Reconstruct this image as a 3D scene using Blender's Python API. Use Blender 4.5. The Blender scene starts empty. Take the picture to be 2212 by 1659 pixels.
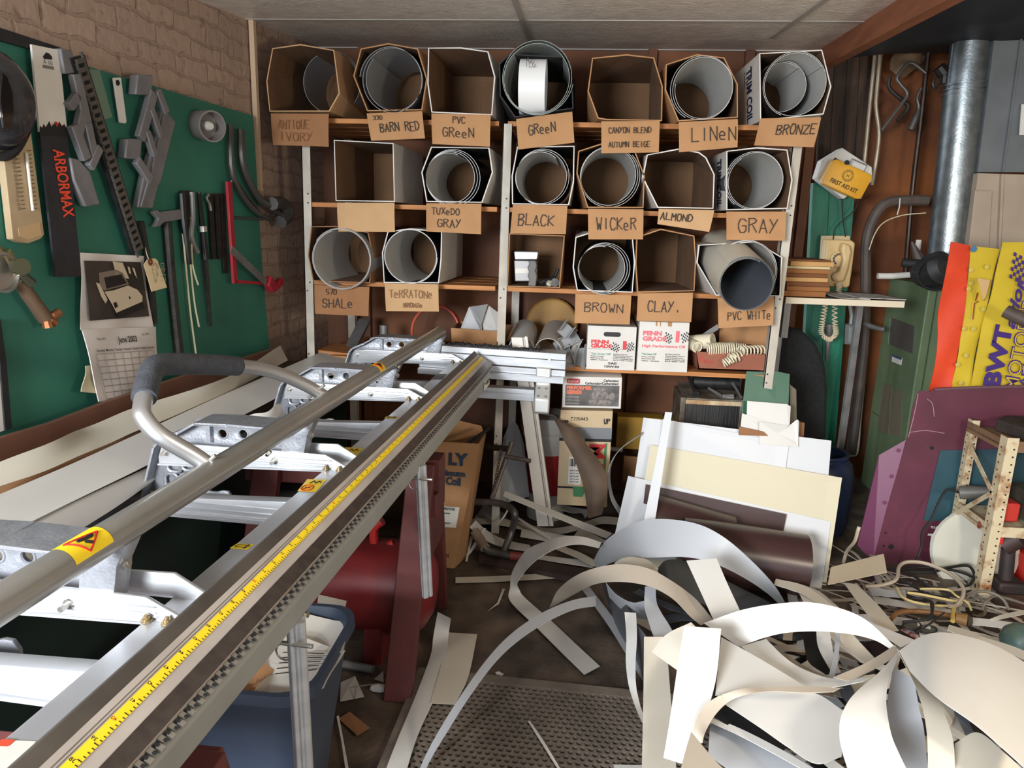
import bpy, math, random
from mathutils import Vector as V, Matrix
random.seed(7)
SC = bpy.context.scene
COL = SC.collection
# ------------------------------------------------------------------ camera
F_, YAW, PIT, ROL = 1540.0, math.radians(5), math.radians(12.8), math.radians(1.6)
EYE = V((0, 0, 1.5))
FW = V((-math.sin(YAW)*math.cos(PIT), math.cos(YAW)*math.cos(PIT), -math.sin(PIT)))
R0 = V((math.cos(YAW), math.sin(YAW), 0)); U0 = R0.cross(FW)
RR = R0*math.cos(ROL) + U0*math.sin(ROL); UU = U0*math.cos(ROL) - R0*math.sin(ROL)
cd = bpy.data.cameras.new('camera'); cam = bpy.data.objects.new('camera', cd); COL.objects.link(cam)
cd.sensor_fit = 'HORIZONTAL'; cd.sensor_width = 36.0; cd.lens = 36.0*F_/2212; cd.clip_start = 0.05; cd.clip_end = 60
m = Matrix((RR, UU, -FW)).transposed().to_4x4(); m.translation = EYE
cam.matrix_world = m
SC.camera = cam
# ------------------------------------------------------------------ view, world, lights
SC.view_settings.view_transform = 'Standard'
try: SC.view_settings.look = 'None'
except Exception: pass
SC.view_settings.gamma = 1.0
SC.view_settings.use_curve_mapping = False
SC.view_settings.exposure = 0.15
wd = bpy.data.worlds.new('world'); SC.world = wd; wd.use_nodes = True
bgn = wd.node_tree.nodes['Background']; bgn.inputs[0].default_value = (0.82, 0.90, 1.0, 1); bgn.inputs[1].default_value = 1.5
def area(name, loc, target, sx, sy, power, col, spread=180):
    l = bpy.data.lights.new(name, 'AREA'); l.shape = 'RECTANGLE'; l.size = sx; l.size_y = sy; l.energy = power; l.color = col
    l.spread = math.radians(spread)
    o = bpy.data.objects.new(name, l); COL.objects.link(o); o.location = loc
    o.rotation_euler = (V(target)-V(loc)).to_track_quat('-Z', 'Y').to_euler()
    return o
area('daylight_doorway', (-1.2, -1.15, 1.8), (0.75, 2.5, 0.35), 1.0, 1.0, 122, (0.90, 0.95, 1.0), 110)
def lamp(name, loc, power, col, rad):
    l = bpy.data.lights.new(name, 'POINT'); l.energy = power; l.color = col; l.shadow_soft_size = rad
    o = bpy.data.objects.new(name, l); COL.objects.link(o); o.location = loc; return o
lamp('hanging_work_lamp', (1.5, 0.7, 1.4), 56, (1.0, 0.88, 0.70), .12)
# ------------------------------------------------------------------ pixel -> place helpers (photo frame 2212 x 1659)
def ray(x, y): return FW + RR*((x-1106)/F_) - UU*((y-829.5)/F_)
def PY(x, y, Y): d = ray(x, y); return EYE + d*(Y/d.y)
def PZ(x, y, z): d = ray(x, y); return EYE + d*((z-1.5)/d.z)
def PL(x, y, p, n): d = ray(x, y); return EYE + d*((V(p)-EYE).dot(n)/d.dot(n))
# ------------------------------------------------------------------ materials
def lin(c):
    return tuple((x/255/12.92 if x/255 <= .04045 else ((x/255+.055)/1.055)**2.4) for x in c) + (1.0,)
MATS = {}
def mat(name, col, rough=.6, metal=0., col2=None, scale=8., bump=0., bscale=40., stretch=(1, 1, 1), detail=4., lo=.35, hi=.65, spec=None, coat=0., back=None, trans=0., brush=None):
    if name in MATS: return MATS[name]
    mt = bpy.data.materials.new(name); mt.use_nodes = True; nt = mt.node_tree; N = nt.nodes; L = nt.links
    b = N['Principled BSDF']
    b.inputs['Base Color'].default_value = lin(col); b.inputs['Roughness'].default_value = rough; b.inputs['Metallic'].default_value = metal
    if spec is not None: b.inputs['Specular IOR Level'].default_value = spec
    if coat: b.inputs['Coat Weight'].default_value = coat
    if trans: b.inputs['Transmission Weight'].default_value = trans
    tc = N.new('ShaderNodeTexCoord'); mp = N.new('ShaderNodeMapping'); L.new(tc.outputs['Object'], mp.inputs[0]); mp.inputs['Scale'].default_value = stretch
    src = None
    if col2 is not None:
        nz = N.new('ShaderNodeTexNoise'); nz.inputs['Scale'].default_value = scale; nz.inputs['Detail'].default_value = detail
        L.new(mp.outputs[0], nz.inputs['Vector'])
        rp = N.new('ShaderNodeValToRGB'); rp.color_ramp.elements[0].position = lo; rp.color_ramp.elements[1].position = hi
        rp.color_ramp.elements[0].color = lin(col); rp.color_ramp.elements[1].color = lin(col2)
        L.new(nz.outputs[0], rp.inputs[0]); src = rp.outputs[0]
        L.new(src, b.inputs['Base Color'])
    if bump:
        n2 = N.new('ShaderNodeTexNoise'); n2.inputs['Scale'].default_value = bscale; n2.inputs['Detail'].default_value = 6
        L.new(mp.outputs[0], n2.inputs['Vector'])
        bp = N.new('ShaderNodeBump'); bp.inputs['Strength'].default_value = bump; bp.inputs['Distance'].default_value = .01
        L.new(n2.outputs[0], bp.inputs['Height']); L.new(bp.outputs[0], b.inputs['Normal'])
    MATS[name] = mt
    return mt
# ------------------------------------------------------------------ mesh builder
def crom(pts, n, closed=False):
    if n <= 1 or len(pts) < 3 and not closed: 
        if len(pts) == 2 and n > 1: return [pts[0].lerp(pts[1], i/n) for i in range(n+1)]
        return [V(p) for p in pts]
    out = []; N = len(pts); rng = N if closed else N-1
    for i in range(rng):
        if closed: p0, p1, p2, p3 = (pts[(i+k-1) % N] for k in range(4))
        else:
            p1, p2 = pts[i], pts[i+1]
            p0 = pts[i-1] if i > 0 else p1*2-p2
            p3 = pts[i+2] if i+2 < N else p2*2-p1
        for k in range(n):
            t = k/n; t2 = t*t; t3 = t2*t
            out.append((p1*2 + (p2-p0)*t + (p0*2-p1*5+p2*4-p3)*t2 + (p1*3-p0-p2*3+p3)*t3)*.5)
    if not closed: out.append(V(pts[-1]))
    return out
def frame(z):
    z = V(z).normalized(); x = V((0, 0, 1)).cross(z)
    if x.length < 1e-3: x = V((1, 0, 0))
    x.normalize(); return x, z.cross(x)
class MB:
    def __init__(s): s.v = []; s.f = []; s.m = []
    def add(s, vs, fs, mi=0):
        o = len(s.v); s.v += [V(p) for p in vs]; s.f += [tuple(i+o for i in f) for f in fs]; s.m += [mi]*len(fs)
        return s
    def hexa(s, p, mi=0):   # 4 bottom ccw + 4 top ccw
        return s.add(p, [(3, 2, 1, 0), (4, 5, 6, 7), (0, 1, 5, 4), (1, 2, 6, 5), (2, 3, 7, 6), (3, 0, 4, 7)], mi)
    def box(s, c, d, ax=None, mi=0):
        c = V(c); X, Y, Z = ax if ax else (V((1, 0, 0)), V((0, 1, 0)), V((0, 0, 1)))
        a, b, e = X*(d[0]/2), Y*(d[1]/2), Z*(d[2]/2)
        return s.hexa([c-a-b-e, c+a-b-e, c+a+b-e, c-a+b-e, c-a-b+e, c+a-b+e, c+a+b+e, c-a+b+e], mi)
    def bx(s, x0, x1, y0, y1, z0, z1, mi=0): return s.box(((x0+x1)/2, (y0+y1)/2, (z0+z1)/2), (x1-x0, y1-y0, z1-z0), None, mi)
    def beam(s, p0, p1, w, h, up=(0, 0, 1), mi=0):
        p0, p1 = V(p0), V(p1); d = p1-p0; z = d.normalized(); x = V(up).cross(z)
        if x.length < 1e-4: x = V((1, 0, 0)).cross(z)
        x.normalize(); y = z.cross(x)
        return s.box((p0+p1)/2, (w, h, d.length), (x, y, z), mi)
    def prism(s, poly, vec, mi=0, mi2=None):
        n = len(poly); vec = V(vec); poly = [V(p) for p in poly]
        s.add(poly + [p+vec for p in poly], [tuple(range(n))[::-1], tuple(range(n, 2*n))], mi)
        s.add(poly + [p+vec for p in poly], [(i, (i+1) % n, n+(i+1) % n, n+i) for i in range(n)], mi if mi2 is None else mi2)
        return s
    def tube(s, pts, r, n=10, sm=0, cap=True, closed=False, mi=0):
        pts = [V(p) for p in pts]
        if sm: pts = crom(pts, sm, closed)
        N = len(pts); rs = r if isinstance(r, (list, tuple)) else None
        rings = []; x = None
        for i, p in enumerate(pts):
            if closed: t = pts[(i+1) % N]-pts[i-1]
            else: t = pts[min(i+1, N-1)]-pts[max(i-1, 0)]
            if t.length < 1e-9: t = V((0, 0, 1))
            t.normalize()
            if x is None: x, y = frame(t)
            else:
                x = x - t*x.dot(t)
                if x.length < 1e-6: x, _ = frame(t)
                x.normalize(); y = t.cross(x)
            rad = r if rs is None else (rs[0]+(rs[-1]-rs[0])*i/(N-1) if len(rs) == 2 else rs[min(int(i*len(rs)/N), len(rs)-1)] if len(rs) != N else rs[i])
            rings.append([p + x*(rad*math.cos(6.28319*k/n)) + y*(rad*math.sin(6.28319*k/n)) for k in range(n)])
        vs = [q for rg in rings for q in rg]; fs = []
        for i in range(N if closed else N-1):
            j = (i+1) % N
            for k in range(n): fs.append((i*n+k, i*n+(k+1) % n, j*n+(k+1) % n, j*n+k))
        if cap and not closed: fs += [tuple(range(n))[::-1], tuple((N-1)*n+k for k in range(n))]
        return s.add(vs, fs, mi)
    def lathe(s, prof, p, ax=(0, 0, 1), n=24, cap=True, mi=0, sy=1.0):   # prof [(r,h)]
        z = V(ax).normalized(); x, y = frame(z); p = V(p); vs = []; fs = []; N = len(prof)
        for r, h in prof:
            for k in range(n): vs.append(p + z*h + x*(r*math.cos(6.28319*k/n)) + y*(sy*r*math.sin(6.28319*k/n)))
        for i in range(N-1):
            for k in range(n): fs.append((i*n+k, i*n+(k+1) % n, (i+1)*n+(k+1) % n, (i+1)*n+k))
        if cap: fs += [tuple(range(n))[::-1], tuple((N-1)*n+k for k in range(n))]
        return s.add(vs, fs, mi)
    def grid(s, rows, mi=0):
        n = len(rows[0]); vs = [p for r in rows for p in r]
        return s.add(vs, [(i*n+k, i*n+k+1, (i+1)*n+k+1, (i+1)*n+k) for i in range(len(rows)-1) for k in range(n-1)], mi)
    def mesh(s, M): # append bpy mesh data (vertices, polygons)
        return s
    def build(s, name, mats, root=None, loc=None, ang=35, bevel=0., solid=0., sub=0, label=None, segs=2):
        me = bpy.data.meshes.new(name)
        L = V(loc) if loc is not None else V((0, 0, 0))
        off = root.get('_o') if root is not None else None
        base = V(off) if off is not None else L
        me.from_pydata([tuple(p-base) for p in s.v], [], s.f)
        for mt in (mats if isinstance(mats, (list, tuple)) else [mats]): me.materials.append(mt)
        if len(me.polygons) == len(s.m): me.polygons.foreach_set('material_index', s.m)
        me.validate(); me.update()
        import bmesh
        bm = bmesh.new(); bm.from_mesh(me); bmesh.ops.remove_doubles(bm, verts=bm.verts, dist=1e-5)
        bmesh.ops.recalc_face_normals(bm, faces=bm.faces)
        if solid: bmesh.ops.solidify(bm, geom=list(bm.faces), thickness=solid)
        bm.to_mesh(me); bm.free()
        if ang:
            me.polygons.foreach_set('use_smooth', [True]*len(me.polygons)); me.set_sharp_from_angle(angle=math.radians(ang))
        o = bpy.data.objects.new(name, me); COL.objects.link(o)
        if root is not None:
            o.parent = root
            if off is not None: o['_o'] = off
        else: o.location = L; o['_o'] = tuple(L)
        if sub:
            md = o.modifiers.new('subdivision', 'SUBSURF'); md.levels = sub; md.render_levels = sub
        if bevel:
            md = o.modifiers.new('bevel', 'BEVEL'); md.width = bevel; md.segments = segs; md.limit_method = 'ANGLE'; md.angle_limit = .6
        if label: o['label'] = label
        return o
    def solo(s, name, mats, label, cat, group=None, kind=None, **k):
        lo = [min(p[i] for p in s.v) for i in range(3)]; hi = [max(p[i] for p in s.v) for i in range(3)]
        o = s.build(name, mats, None, ((lo[0]+hi[0])/2, (lo[1]+hi[1])/2, lo[2]), **k)
        tag(o, label, cat, group, kind); return o
def tag(o, label, cat, group=None, kind=None):
    o['label'] = label; o['category'] = cat
    if group: o['group'] = group
    if kind: o['kind'] = kind
def T(name, label, cat, loc, group=None, kind=None):
    o = bpy.data.objects.new(name, None); COL.objects.link(o); o.location = V(loc); o['_o'] = tuple(V(loc)); o.empty_display_size = .05
    tag(o, label, cat, group, kind); return o
def struct(mb, name, mats, **k):
    o = mb.build(name, mats, **k); o['kind'] = 'structure'; return o
def copytree(o, delta, parent=None):
    c = o.copy(); COL.objects.link(c)
    if parent is not None: c.parent = parent
    else: c.location = o.location + V(delta)
    for ch in o.children: copytree(ch, delta, c)
    return c
def curve_mesh(loops, thick, bev=0.):   # filled 2-D outline with holes -> (verts, faces)
    cu = bpy.data.curves.new('c', 'CURVE'); cu.dimensions = '2D'; cu.fill_mode = 'BOTH'; cu.extrude = thick/2; cu.bevel_depth = bev; cu.bevel_resolution = 1
    for lp in loops:
        sp = cu.splines.new('POLY'); sp.points.add(len(lp)-1); sp.use_cyclic_u = True
        for q, p in zip(sp.points, lp): q.co = (p[0], p[1], 0, 1)
    return _conv(cu)
def _conv(cu):
    o = bpy.data.objects.new('c', cu); COL.objects.link(o)
    dg = bpy.context.evaluated_depsgraph_get(); me = bpy.data.meshes.new_from_object(o.evaluated_get(dg))
    vs = [v.co.copy() for v in me.vertices]; fs = [tuple(p.vertices) for p in me.polygons]
    bpy.data.objects.remove(o); bpy.data.curves.remove(cu); bpy.data.meshes.remove(me)
    return vs, fs
def plate(mb, loops, thick, o, X, Y, bev=0., mi=0):
    vs, fs = curve_mesh(loops, thick, bev); o, X, Y = V(o), V(X), V(Y); Z = X.cross(Y).normalized()
    return mb.add([o + X*p.x + Y*p.y + Z*p.z for p in vs], fs, mi)
def circ(cx, cy, r, n=20, ry=None): return [(cx+r*math.cos(6.28319*k/n), cy+(ry or r)*math.sin(6.28319*k/n)) for k in range(n)]
def rrect(x0, y0, x1, y1, r, n=4):
    out = []
    for cx, cy, a in ((x1-r, y1-r, 0), (x0+r, y1-r, 90), (x0+r, y0+r, 180), (x1-r, y0+r, 270)):
        for k in range(n+1): t = math.radians(a+90*k/n); out.append((cx+r*math.cos(t), cy+r*math.sin(t)))
    return out
def text(mb, s, o, X, Y, h, w=None, bold=0., shear=0., th=.0004, align='LEFT', mi=0, outline=0):
    # printed lettering: string s, lower-left corner o, unit axes X, Y, cap height h, total width w
    cu = bpy.data.curves.new('t', 'FONT'); cu.body = s; cu.size = 1; cu.shear = shear; cu.offset = bold; cu.extrude = 0; cu.resolution_u = 3
    vs, fs = _conv(cu)
    if not vs: return mb
    x0 = min(p.x for p in vs); x1 = max(p.x for p in vs); k = h/.72; kx = (w/(x1-x0)) if w else k
    if align == 'CENTER': x0 = (x0+x1)/2
    o, X, Y = V(o), V(X).normalized(), V(Y).normalized(); Z = X.cross(Y)*th
    return mb.add([o + X*((p.x-x0)*kx) + Y*(p.y*k) + Z for p in vs], fs, mi)
GL = {'A':'002640 1232','B':'0006 0636453403 0333423000','C':'4536160402103041','D':'00062644422000','E':'46060040 0333','G':'45361604021030414323','H':'0006 4046 0343',
 'I':'2026','J':'462010','K':'0006 460340','L':'060040','M':'0006234640','N':'00064046','O':'26160402103042443626','Q':'26160402103042443626 2240','P':'000636453403','R':'000636453403 2340','S':'45361605133342301001','T':'0646 2620','U':'0602103046','V':'062046',
 'W':'0610233046','X':'0046 0640','Y':'0623 4600','Z':'06460040','e':'023233241403011030','0':'26160402103042443626','1':'2026','2':'05264603 0040','3':'0636443423 44423000','5':'460603334110','6':'26040210304233 03','7':'0646200','7':'064620','4':'30360242','.':'2021', '-':'1333', 't':'2520 1434', 'i':'2023', 'n':'0003 03344440'}
def hand(mb, s, o, X, Y, h, w, t=.0035, jit=.06, mi=0):
    # marker handwriting: one polyline ribbon per pen stroke
    o, X, Y = V(o), V(X).normalized(), V(Y).normalized(); Z = X.cross(Y)*.0012; cw = w/max(len(s), 1)
    for i, ch in enumerate(s):
        g = GL.get(ch) or GL.get(ch.upper())
        if not g: continue
        dy = random.uniform(-jit, jit)*h; sc = random.uniform(.92, 1.08)
        for st in g.split():
            P = [o + X*(cw*(i+.1) + cw*.72*int(st[k])/4) + Y*(dy + h*sc*int(st[k+1])/6) + Z for k in range(0, len(st)-1, 2)]
            for k in range(len(P)-1):
                d = P[k+1]-P[k]
                if d.length < 1e-6: continue
                d.normalize(); nn = Z.normalized().cross(d)*(t/2); e = d*(t*.4)
                mb.add([P[k]-e-nn, P[k+1]+e-nn, P[k+1]+e+nn, P[k]-e+nn], [(0, 1, 2, 3)], mi)
    return mb
def quad(mb, p, off=0., mi=0):
    p = [V(q) for q in p]; n = (p[1]-p[0]).cross(p[3]-p[0]).normalized()*off
    return mb.add([q+n for q in p], [(0, 1, 2, 3)], mi)
def slab(mb, p, th, mi=0):   # thin panel from corner points, thickness th behind the face
    p = [V(q) for q in p]; n = (p[1]-p[0]).cross(p[-1]-p[0]).normalized()
    return mb.prism(p, n*(-th), mi)
# ================================================================== palette
WHITE = mat('white_aluminium', (208, 206, 201), .38, 0, (200, 197, 190), 3., .02, 30)
WCREAM = mat('cream_aluminium', (206, 199, 182), .42, 0, (198, 190, 172), 3.)
WBACK = mat('grey_sheet_back', (178, 174, 168), .42)
ALU = mat('extruded_aluminium', (204, 206, 209), .34, .5, (186, 188, 192), 6, .03, 60, (1, 1, 6))
CAST = mat('cast_aluminium', (166, 168, 174), .4, .55, (146, 149, 155), 30, .12, 160)
ANOD = mat('anodised_tube', (166, 164, 158), .3, .6, (152, 150, 144), 5)
DKALU = mat('worn_anvil', (126, 121, 115), .42, .75, (108, 103, 98), 9)
LTALU = mat('anvil_face', (196, 186, 176), .5, .35, (182, 172, 163), 8)
GREYP = mat('grey_painted_alu', (156, 156, 151), .45, .3, (146, 146, 141), 5)
ZINC = mat('zinc_bolt', (190, 188, 180), .35, .9)
BRASS = mat('brass_bolt', (176, 156, 118), .35, .8)
BLACKM = mat('black_metal', (30, 30, 32), .45, .4, (48, 47, 46), 25)
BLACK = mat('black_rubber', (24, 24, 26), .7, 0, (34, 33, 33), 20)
FOAM = mat('grip_foam', (52, 55, 60), .85, 0, (64, 66, 70), 60, .2, 200)
YEL = mat('yellow_label', (238, 205, 36), .45)
RED = mat('red_ink', (196, 44, 36), .5)
INK = mat('black_ink', (28, 26, 26), .6)
MARK = mat('marker_pen', (52, 40, 30), .7)
MARKF = mat('faded_marker', (128, 84, 52), .8)
PAPER = mat('paper', (226, 222, 214), .8, 0, (214, 208, 198), 6)
CARD = mat('cardboard', (176, 132, 90), .85, 0, (162, 118, 78), 5, .06, 60)
CARDD = mat('cardboard_old', (150, 106, 70), .88, 0, (134, 92, 60), 5, .06, 60)
CARDP = mat('cardboard_pale', (190, 152, 110), .85, 0, (178, 140, 100), 5, .05, 60)
CARDI = mat('cardboard_inside', (128, 94, 64), .9, 0, (112, 82, 56), 4)  # darker than the outside, paints in the shade within the cartons
BOXW = mat('white_carton', (216, 212, 205), .75, 0, (205, 200, 192), 5)
PINE = mat('pine_board', (190, 128, 70), .65, 0, (164, 104, 54), 4, .05, 40, (1, 14, 14))
POST = mat('post_paint', (192, 184, 170), .55, 0, (172, 163, 148), 9, .05, 60)
STEEL = mat('grey_steel', (132, 130, 128), .5, .4, (112, 110, 108), 14, .05, 80)
IRON = mat('dark_iron', (58, 54, 50), .55, .5, (40, 38, 36), 25, .15, 90)
REDP = mat('red_paint_wood', (100, 44, 40), .65, 0, (78, 34, 32), 6, .1, 40)
# ================================================================== room
FLOOR = mat('oily_concrete', (58, 50, 44), .5, 0, (116, 100, 86), 5, .35, 45, detail=12, lo=.38, hi=.7)
struct(MB().bx(-2.2, 3.4, -2.2, 4.8, -.1, 0), 'floor', FLOOR, ang=0)
az = math.radians(3.13); aL = V((math.sin(az), math.cos(az), 0)); nL = V((math.cos(az), -math.sin(az), 0)); ZZ = V((0, 0, 1))
LP = V((-1.45, 3.3, 0))
def LW(x, y, off=0.): return PL(x, y, LP + nL*off, nL)
BRICK = bpy.data.materials.new('painted_brick'); BRICK.use_nodes = True
def brick_nodes(mt):
    nt = mt.node_tree; N = nt.nodes; L = nt.links; b = N['Principled BSDF']; b.inputs['Roughness'].default_value = .75
    tc = N.new('ShaderNodeTexCoord'); sx = N.new('ShaderNodeSeparateXYZ'); cx = N.new('ShaderNodeCombineXYZ'); L.new(tc.outputs['Object'], sx.inputs[0])
    ad = N.new('ShaderNodeMath'); L.new(sx.outputs['X'], ad.inputs[0]); L.new(sx.outputs['Y'], ad.inputs[1]); L.new(ad.outputs[0], cx.inputs['X']); L.new(sx.outputs['Z'], cx.inputs['Y'])
    nz = N.new('ShaderNodeTexNoise'); nz.inputs['Scale'].default_value = 9; nz.inputs['Detail'].default_value = 6
    mx = N.new('ShaderNodeMixRGB'); mx.inputs[0].default_value = .06; L.new(cx.outputs[0], mx.inputs[1]); L.new(nz.outputs['Color'], mx.inputs[2]); L.new(tc.outputs['Object'], nz.inputs['Vector'])
    br = N.new('ShaderNodeTexBrick'); br.inputs['Scale'].default_value = 1; br.inputs['Brick Width'].default_value = .205; br.inputs['Row Height'].default_value = .068; br.inputs['Mortar Size'].default_value = .007; br.inputs['Mortar Smooth'].default_value = .4
    br.inputs['Color1'].default_value = lin((176, 150, 132)); br.inputs['Color2'].default_value = lin((166, 142, 126)); br.inputs['Mortar'].default_value = lin((158, 134, 118))
    L.new(mx.outputs[0], br.inputs['Vector'])
    n2 = N.new('ShaderNodeTexNoise'); n2.inputs['Scale'].default_value = 26; n2.inputs['Detail'].default_value = 8; L.new(tc.outputs['Object'], n2.inputs['Vector'])
    rp = N.new('ShaderNodeValToRGB'); rp.color_ramp.elements[0].position = .25; rp.color_ramp.elements[1].position = .42; rp.color_ramp.elements[0].color = lin((120, 102, 90)); rp.color_ramp.elements[1].color = (1, 1, 1, 1); L.new(n2.outputs[0], rp.inputs[0])
    ml = N.new('ShaderNodeMixRGB'); ml.blend_type = 'MULTIPLY'; ml.inputs[0].default_value = .5; L.new(br.outputs['Color'], ml.inputs[1]); L.new(rp.outputs[0], ml.inputs[2]); L.new(ml.outputs[0], b.inputs['Base Color'])
    mh = N.new('ShaderNodeMath'); mh.operation = 'MULTIPLY_ADD'; L.new(br.outputs['Fac'], mh.inputs[0]); mh.inputs[1].default_value = -1.3; L.new(n2.outputs[0], mh.inputs[2])
    bp = N.new('ShaderNodeBump'); bp.inputs['Strength'].default_value = .55; bp.inputs['Distance'].default_value = .007; L.new(mh.outputs[0], bp.inputs['Height']); L.new(bp.outputs[0], b.inputs['Normal'])
brick_nodes(BRICK)
def onL(s, off, z): p = LP + aL*s + nL*off; p.z = z; return p
w = MB().hexa([onL(-5.2, -.15, 0), onL(-5.2, 0, 0), onL(1.2, 0, 0), onL(1.2, -.15, 0), onL(-5.2, -.15, 2.75), onL(-5.2, 0, 2.75), onL(1.2, 0, 2.75), onL(1.2, -.15, 2.75)])
struct(w, 'wall_left', BRICK, ang=0)
BACKW = mat('stained_back_panel', (118, 70, 38), .7, 0, (86, 50, 28), 2.5, .06, 30, (1, 1, .4))
YB = 3.95
w = MB().bx(-1.5, 1.16, YB, YB+.05, 0, 2.6)
for x in (-1.2, -.38, .3, .78, 1.12): w.bx(x, x+.045, YB-.035, YB, 0, 2.42)
struct(w, 'wall_back', BACKW, ang=0)
BACKR = mat('orange_back_panel', (146, 82, 34), .7, 0, (92, 50, 24), 2.2, .06, 30)
struct(MB().bx(1.16, 3.3, 4.42, 4.5, 0, 3.1), 'wall_back_recess', BACKR, ang=0)
struct(MB().bx(3.2, 3.3, -2.2, 4.5, 0, 3.1), 'wall_right', mat('tan_wall', (186, 170, 152), .7), ang=0)
# suspended ceiling, slightly sagging towards the door
CP = V((0, YB, 2.37)); sl = .078; nC = V((0, sl, -1)).normalized()
def CE(x, y, off=0.): return PL(x, y, CP + nC*off, nC)
def cz(Y, o=0.): return 2.37 - (YB-Y)*sl - o
TILE = mat('embossed_tile', (244, 238, 230), .42, 0, (226, 218, 208), 14, .55, 55, detail=6)
xr = CE(1785, 100).x
w = MB().hexa([V((-1.75, -2.2, cz(-2.2))), V((xr, -2.2, cz(-2.2))), V((xr, YB, cz(YB))), V((-1.45, YB, cz(YB))), V((-1.75, -2.2, cz(-2.2, -.05))), V((xr, -2.2, cz(-2.2, -.05))), V((xr, YB, cz(YB, -.05))), V((-1.45, YB, cz(YB, -.05)))])
struct(w, 'ceiling', TILE, ang=0)
GRIDM = mat('ceiling_grid', (176, 170, 162), .5)
w = MB()
for (x0, y0), (x1, y1) in (((1113, 0), (1148, 93)), ((1781, 0), (1666, 82))):
    a, b = CE(x0, y0), CE(x1, y1); d = (a-b); a = a + d*3
    w.beam(a, b, .025, .008)
yg = CE(1100, 44).y
for k in range(0, 5):
    Y = yg - k*.61
    w.beam((-1.6, Y, cz(Y)), (xr, Y, cz(Y)), .025, .006)
w.beam((-1.45, YB-.01, cz(YB)), (xr, YB-.01, cz(YB)), .03, .012)
struct(w, 'trim_1', GRIDM, ang=0)
BEAMW = mat('brown_beam', (150, 92, 62), .6, 0, (128, 76, 50), 4, .05, 30, (6, 1, 6))
a, b = CE(1955, 0), CE(1784, 106); d = (b-a).normalized()
w = MB(); w.beam(a-d*2.2+V((0, 0, -.035)), b+d*.1+V((0, 0, -.035)), .05, .11)
struct(w, 'trim_2', BEAMW, ang=0)
# dark roof space to the right of the dropped ceiling
struct(MB().bx(xr+.02, 3.3, -2.2, 4.5, 2.54, 2.62), 'ceiling_recess', mat('dark_roof', (46, 40, 38), .8, 0, (30, 34, 44), 3), ang=0)
w = MB().beam(LW(543, 14, .02), LW(561, 412, .02), .022, .022)
struct(w, 'trim_3', mat('cream_strip', (196, 168, 138), .6), ang=0)
# ================================================================== left wall : painted board and what hangs on it
GREEN = mat('green_board', (54, 122, 102), .6, 0, (46, 106, 90), 3, .08, 20)
bp = [(-60, 66), (215, 151), (480, 230), (547, 250), (561, 489), (567, 581), (583, 760), (583, 800), (-60, 1000)]
slab(MB(), [LW(x, y, .03) for x, y in bp[::-1]], .028).solo('pegboard', GREEN, 'large green painted board covering the brick wall, hung with tools', 'board', ang=0)
def lw_poly(pts, off): return [LW(x, y, off) for x, y in pts]
def lw_slab(mb, pts, off, th, mi=0):
    return mb.prism(lw_poly(pts, off), -nL*th, mi)
lw_slab(MB(), [(-60, 40), (132, 103), (133, 112), (128, 122), (-60, 70)], .05, .015).solo('rubber_strip', BLACK, 'black rubber strip along the top edge of the green board', 'strip', ang=0)
# saw blade sleeve
r = T('saw_blade_sleeve', 'long white and black cardboard saw blade sleeve with red lettering, on green board', 'saw blade sleeve', LW(121, 598, .05))
q = [(68.6, 96), (127.7, 108), (146, 290), (176, 597.7), (121, 598), (86, 285)]
lw_slab(MB(), [q[0], q[1], q[2], q[5]], .06, .006).build('upper_sleeve', PAPER, r, ang=0)
lw_slab(MB(), [q[5], q[2], q[3], q[4]], .061, .007).build('lower_sleeve', mat('sleeve_black', (34, 34, 38), .55, 0, (44, 44, 48), 30), r, ang=0)
tp = [(86, 292), (87, 272), (92, 277), (95, 268), (99, 276), (107, 262), (111, 274), (119, 266), (124, 276), (129, 263), (134, 274), (139, 268), (145, 280), (147, 296)]
lw_slab(MB(), tp, .0618, .001).build('printed_treeline', INK, r, ang=0)
tp2 = [(88, 276), (96, 273), (103, 279), (118, 264), (124, 277), (135, 277), (143, 280), (144, 276), (136, 272), (120, 262), (104, 275)]
lw_slab(MB(), tp2, .0613, .0005).build('red_treeline', RED, r, ang=0)
ORG = mat('orange_red_ink', (236, 78, 48), .5)
p0, p1 = LW(114, 322, .0625), LW(138, 470, .0625); X = (p1-p0).normalized(); Yv = nL.cross(X)
text(MB(), 'ARBORMAX', p0, X, Yv, .042, (p1-p0).length, .02).build('lettering', ORG, r, ang=0)
a0 = LW(88, 150, .0605); mb = MB(); text(mb, 'A 10', LW(94, 137, .0615), LW(110, 141, .0615)-LW(94, 137, .0615), ZZ, .012)
lw_slab(mb, [(92, 139.5), (116, 144), (117, 151), (93, 146.5)], .0612, .0004); mb.build('size_text', mat('grey_ink', (120, 116, 112), .7), r, ang=0)
lw_slab(MB(), [(93, 122), (100, 113), (107, 116), (113, 124), (112, 129), (95, 127)], .0612, .0005).build('hang_hole', INK, r, ang=0)
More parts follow.
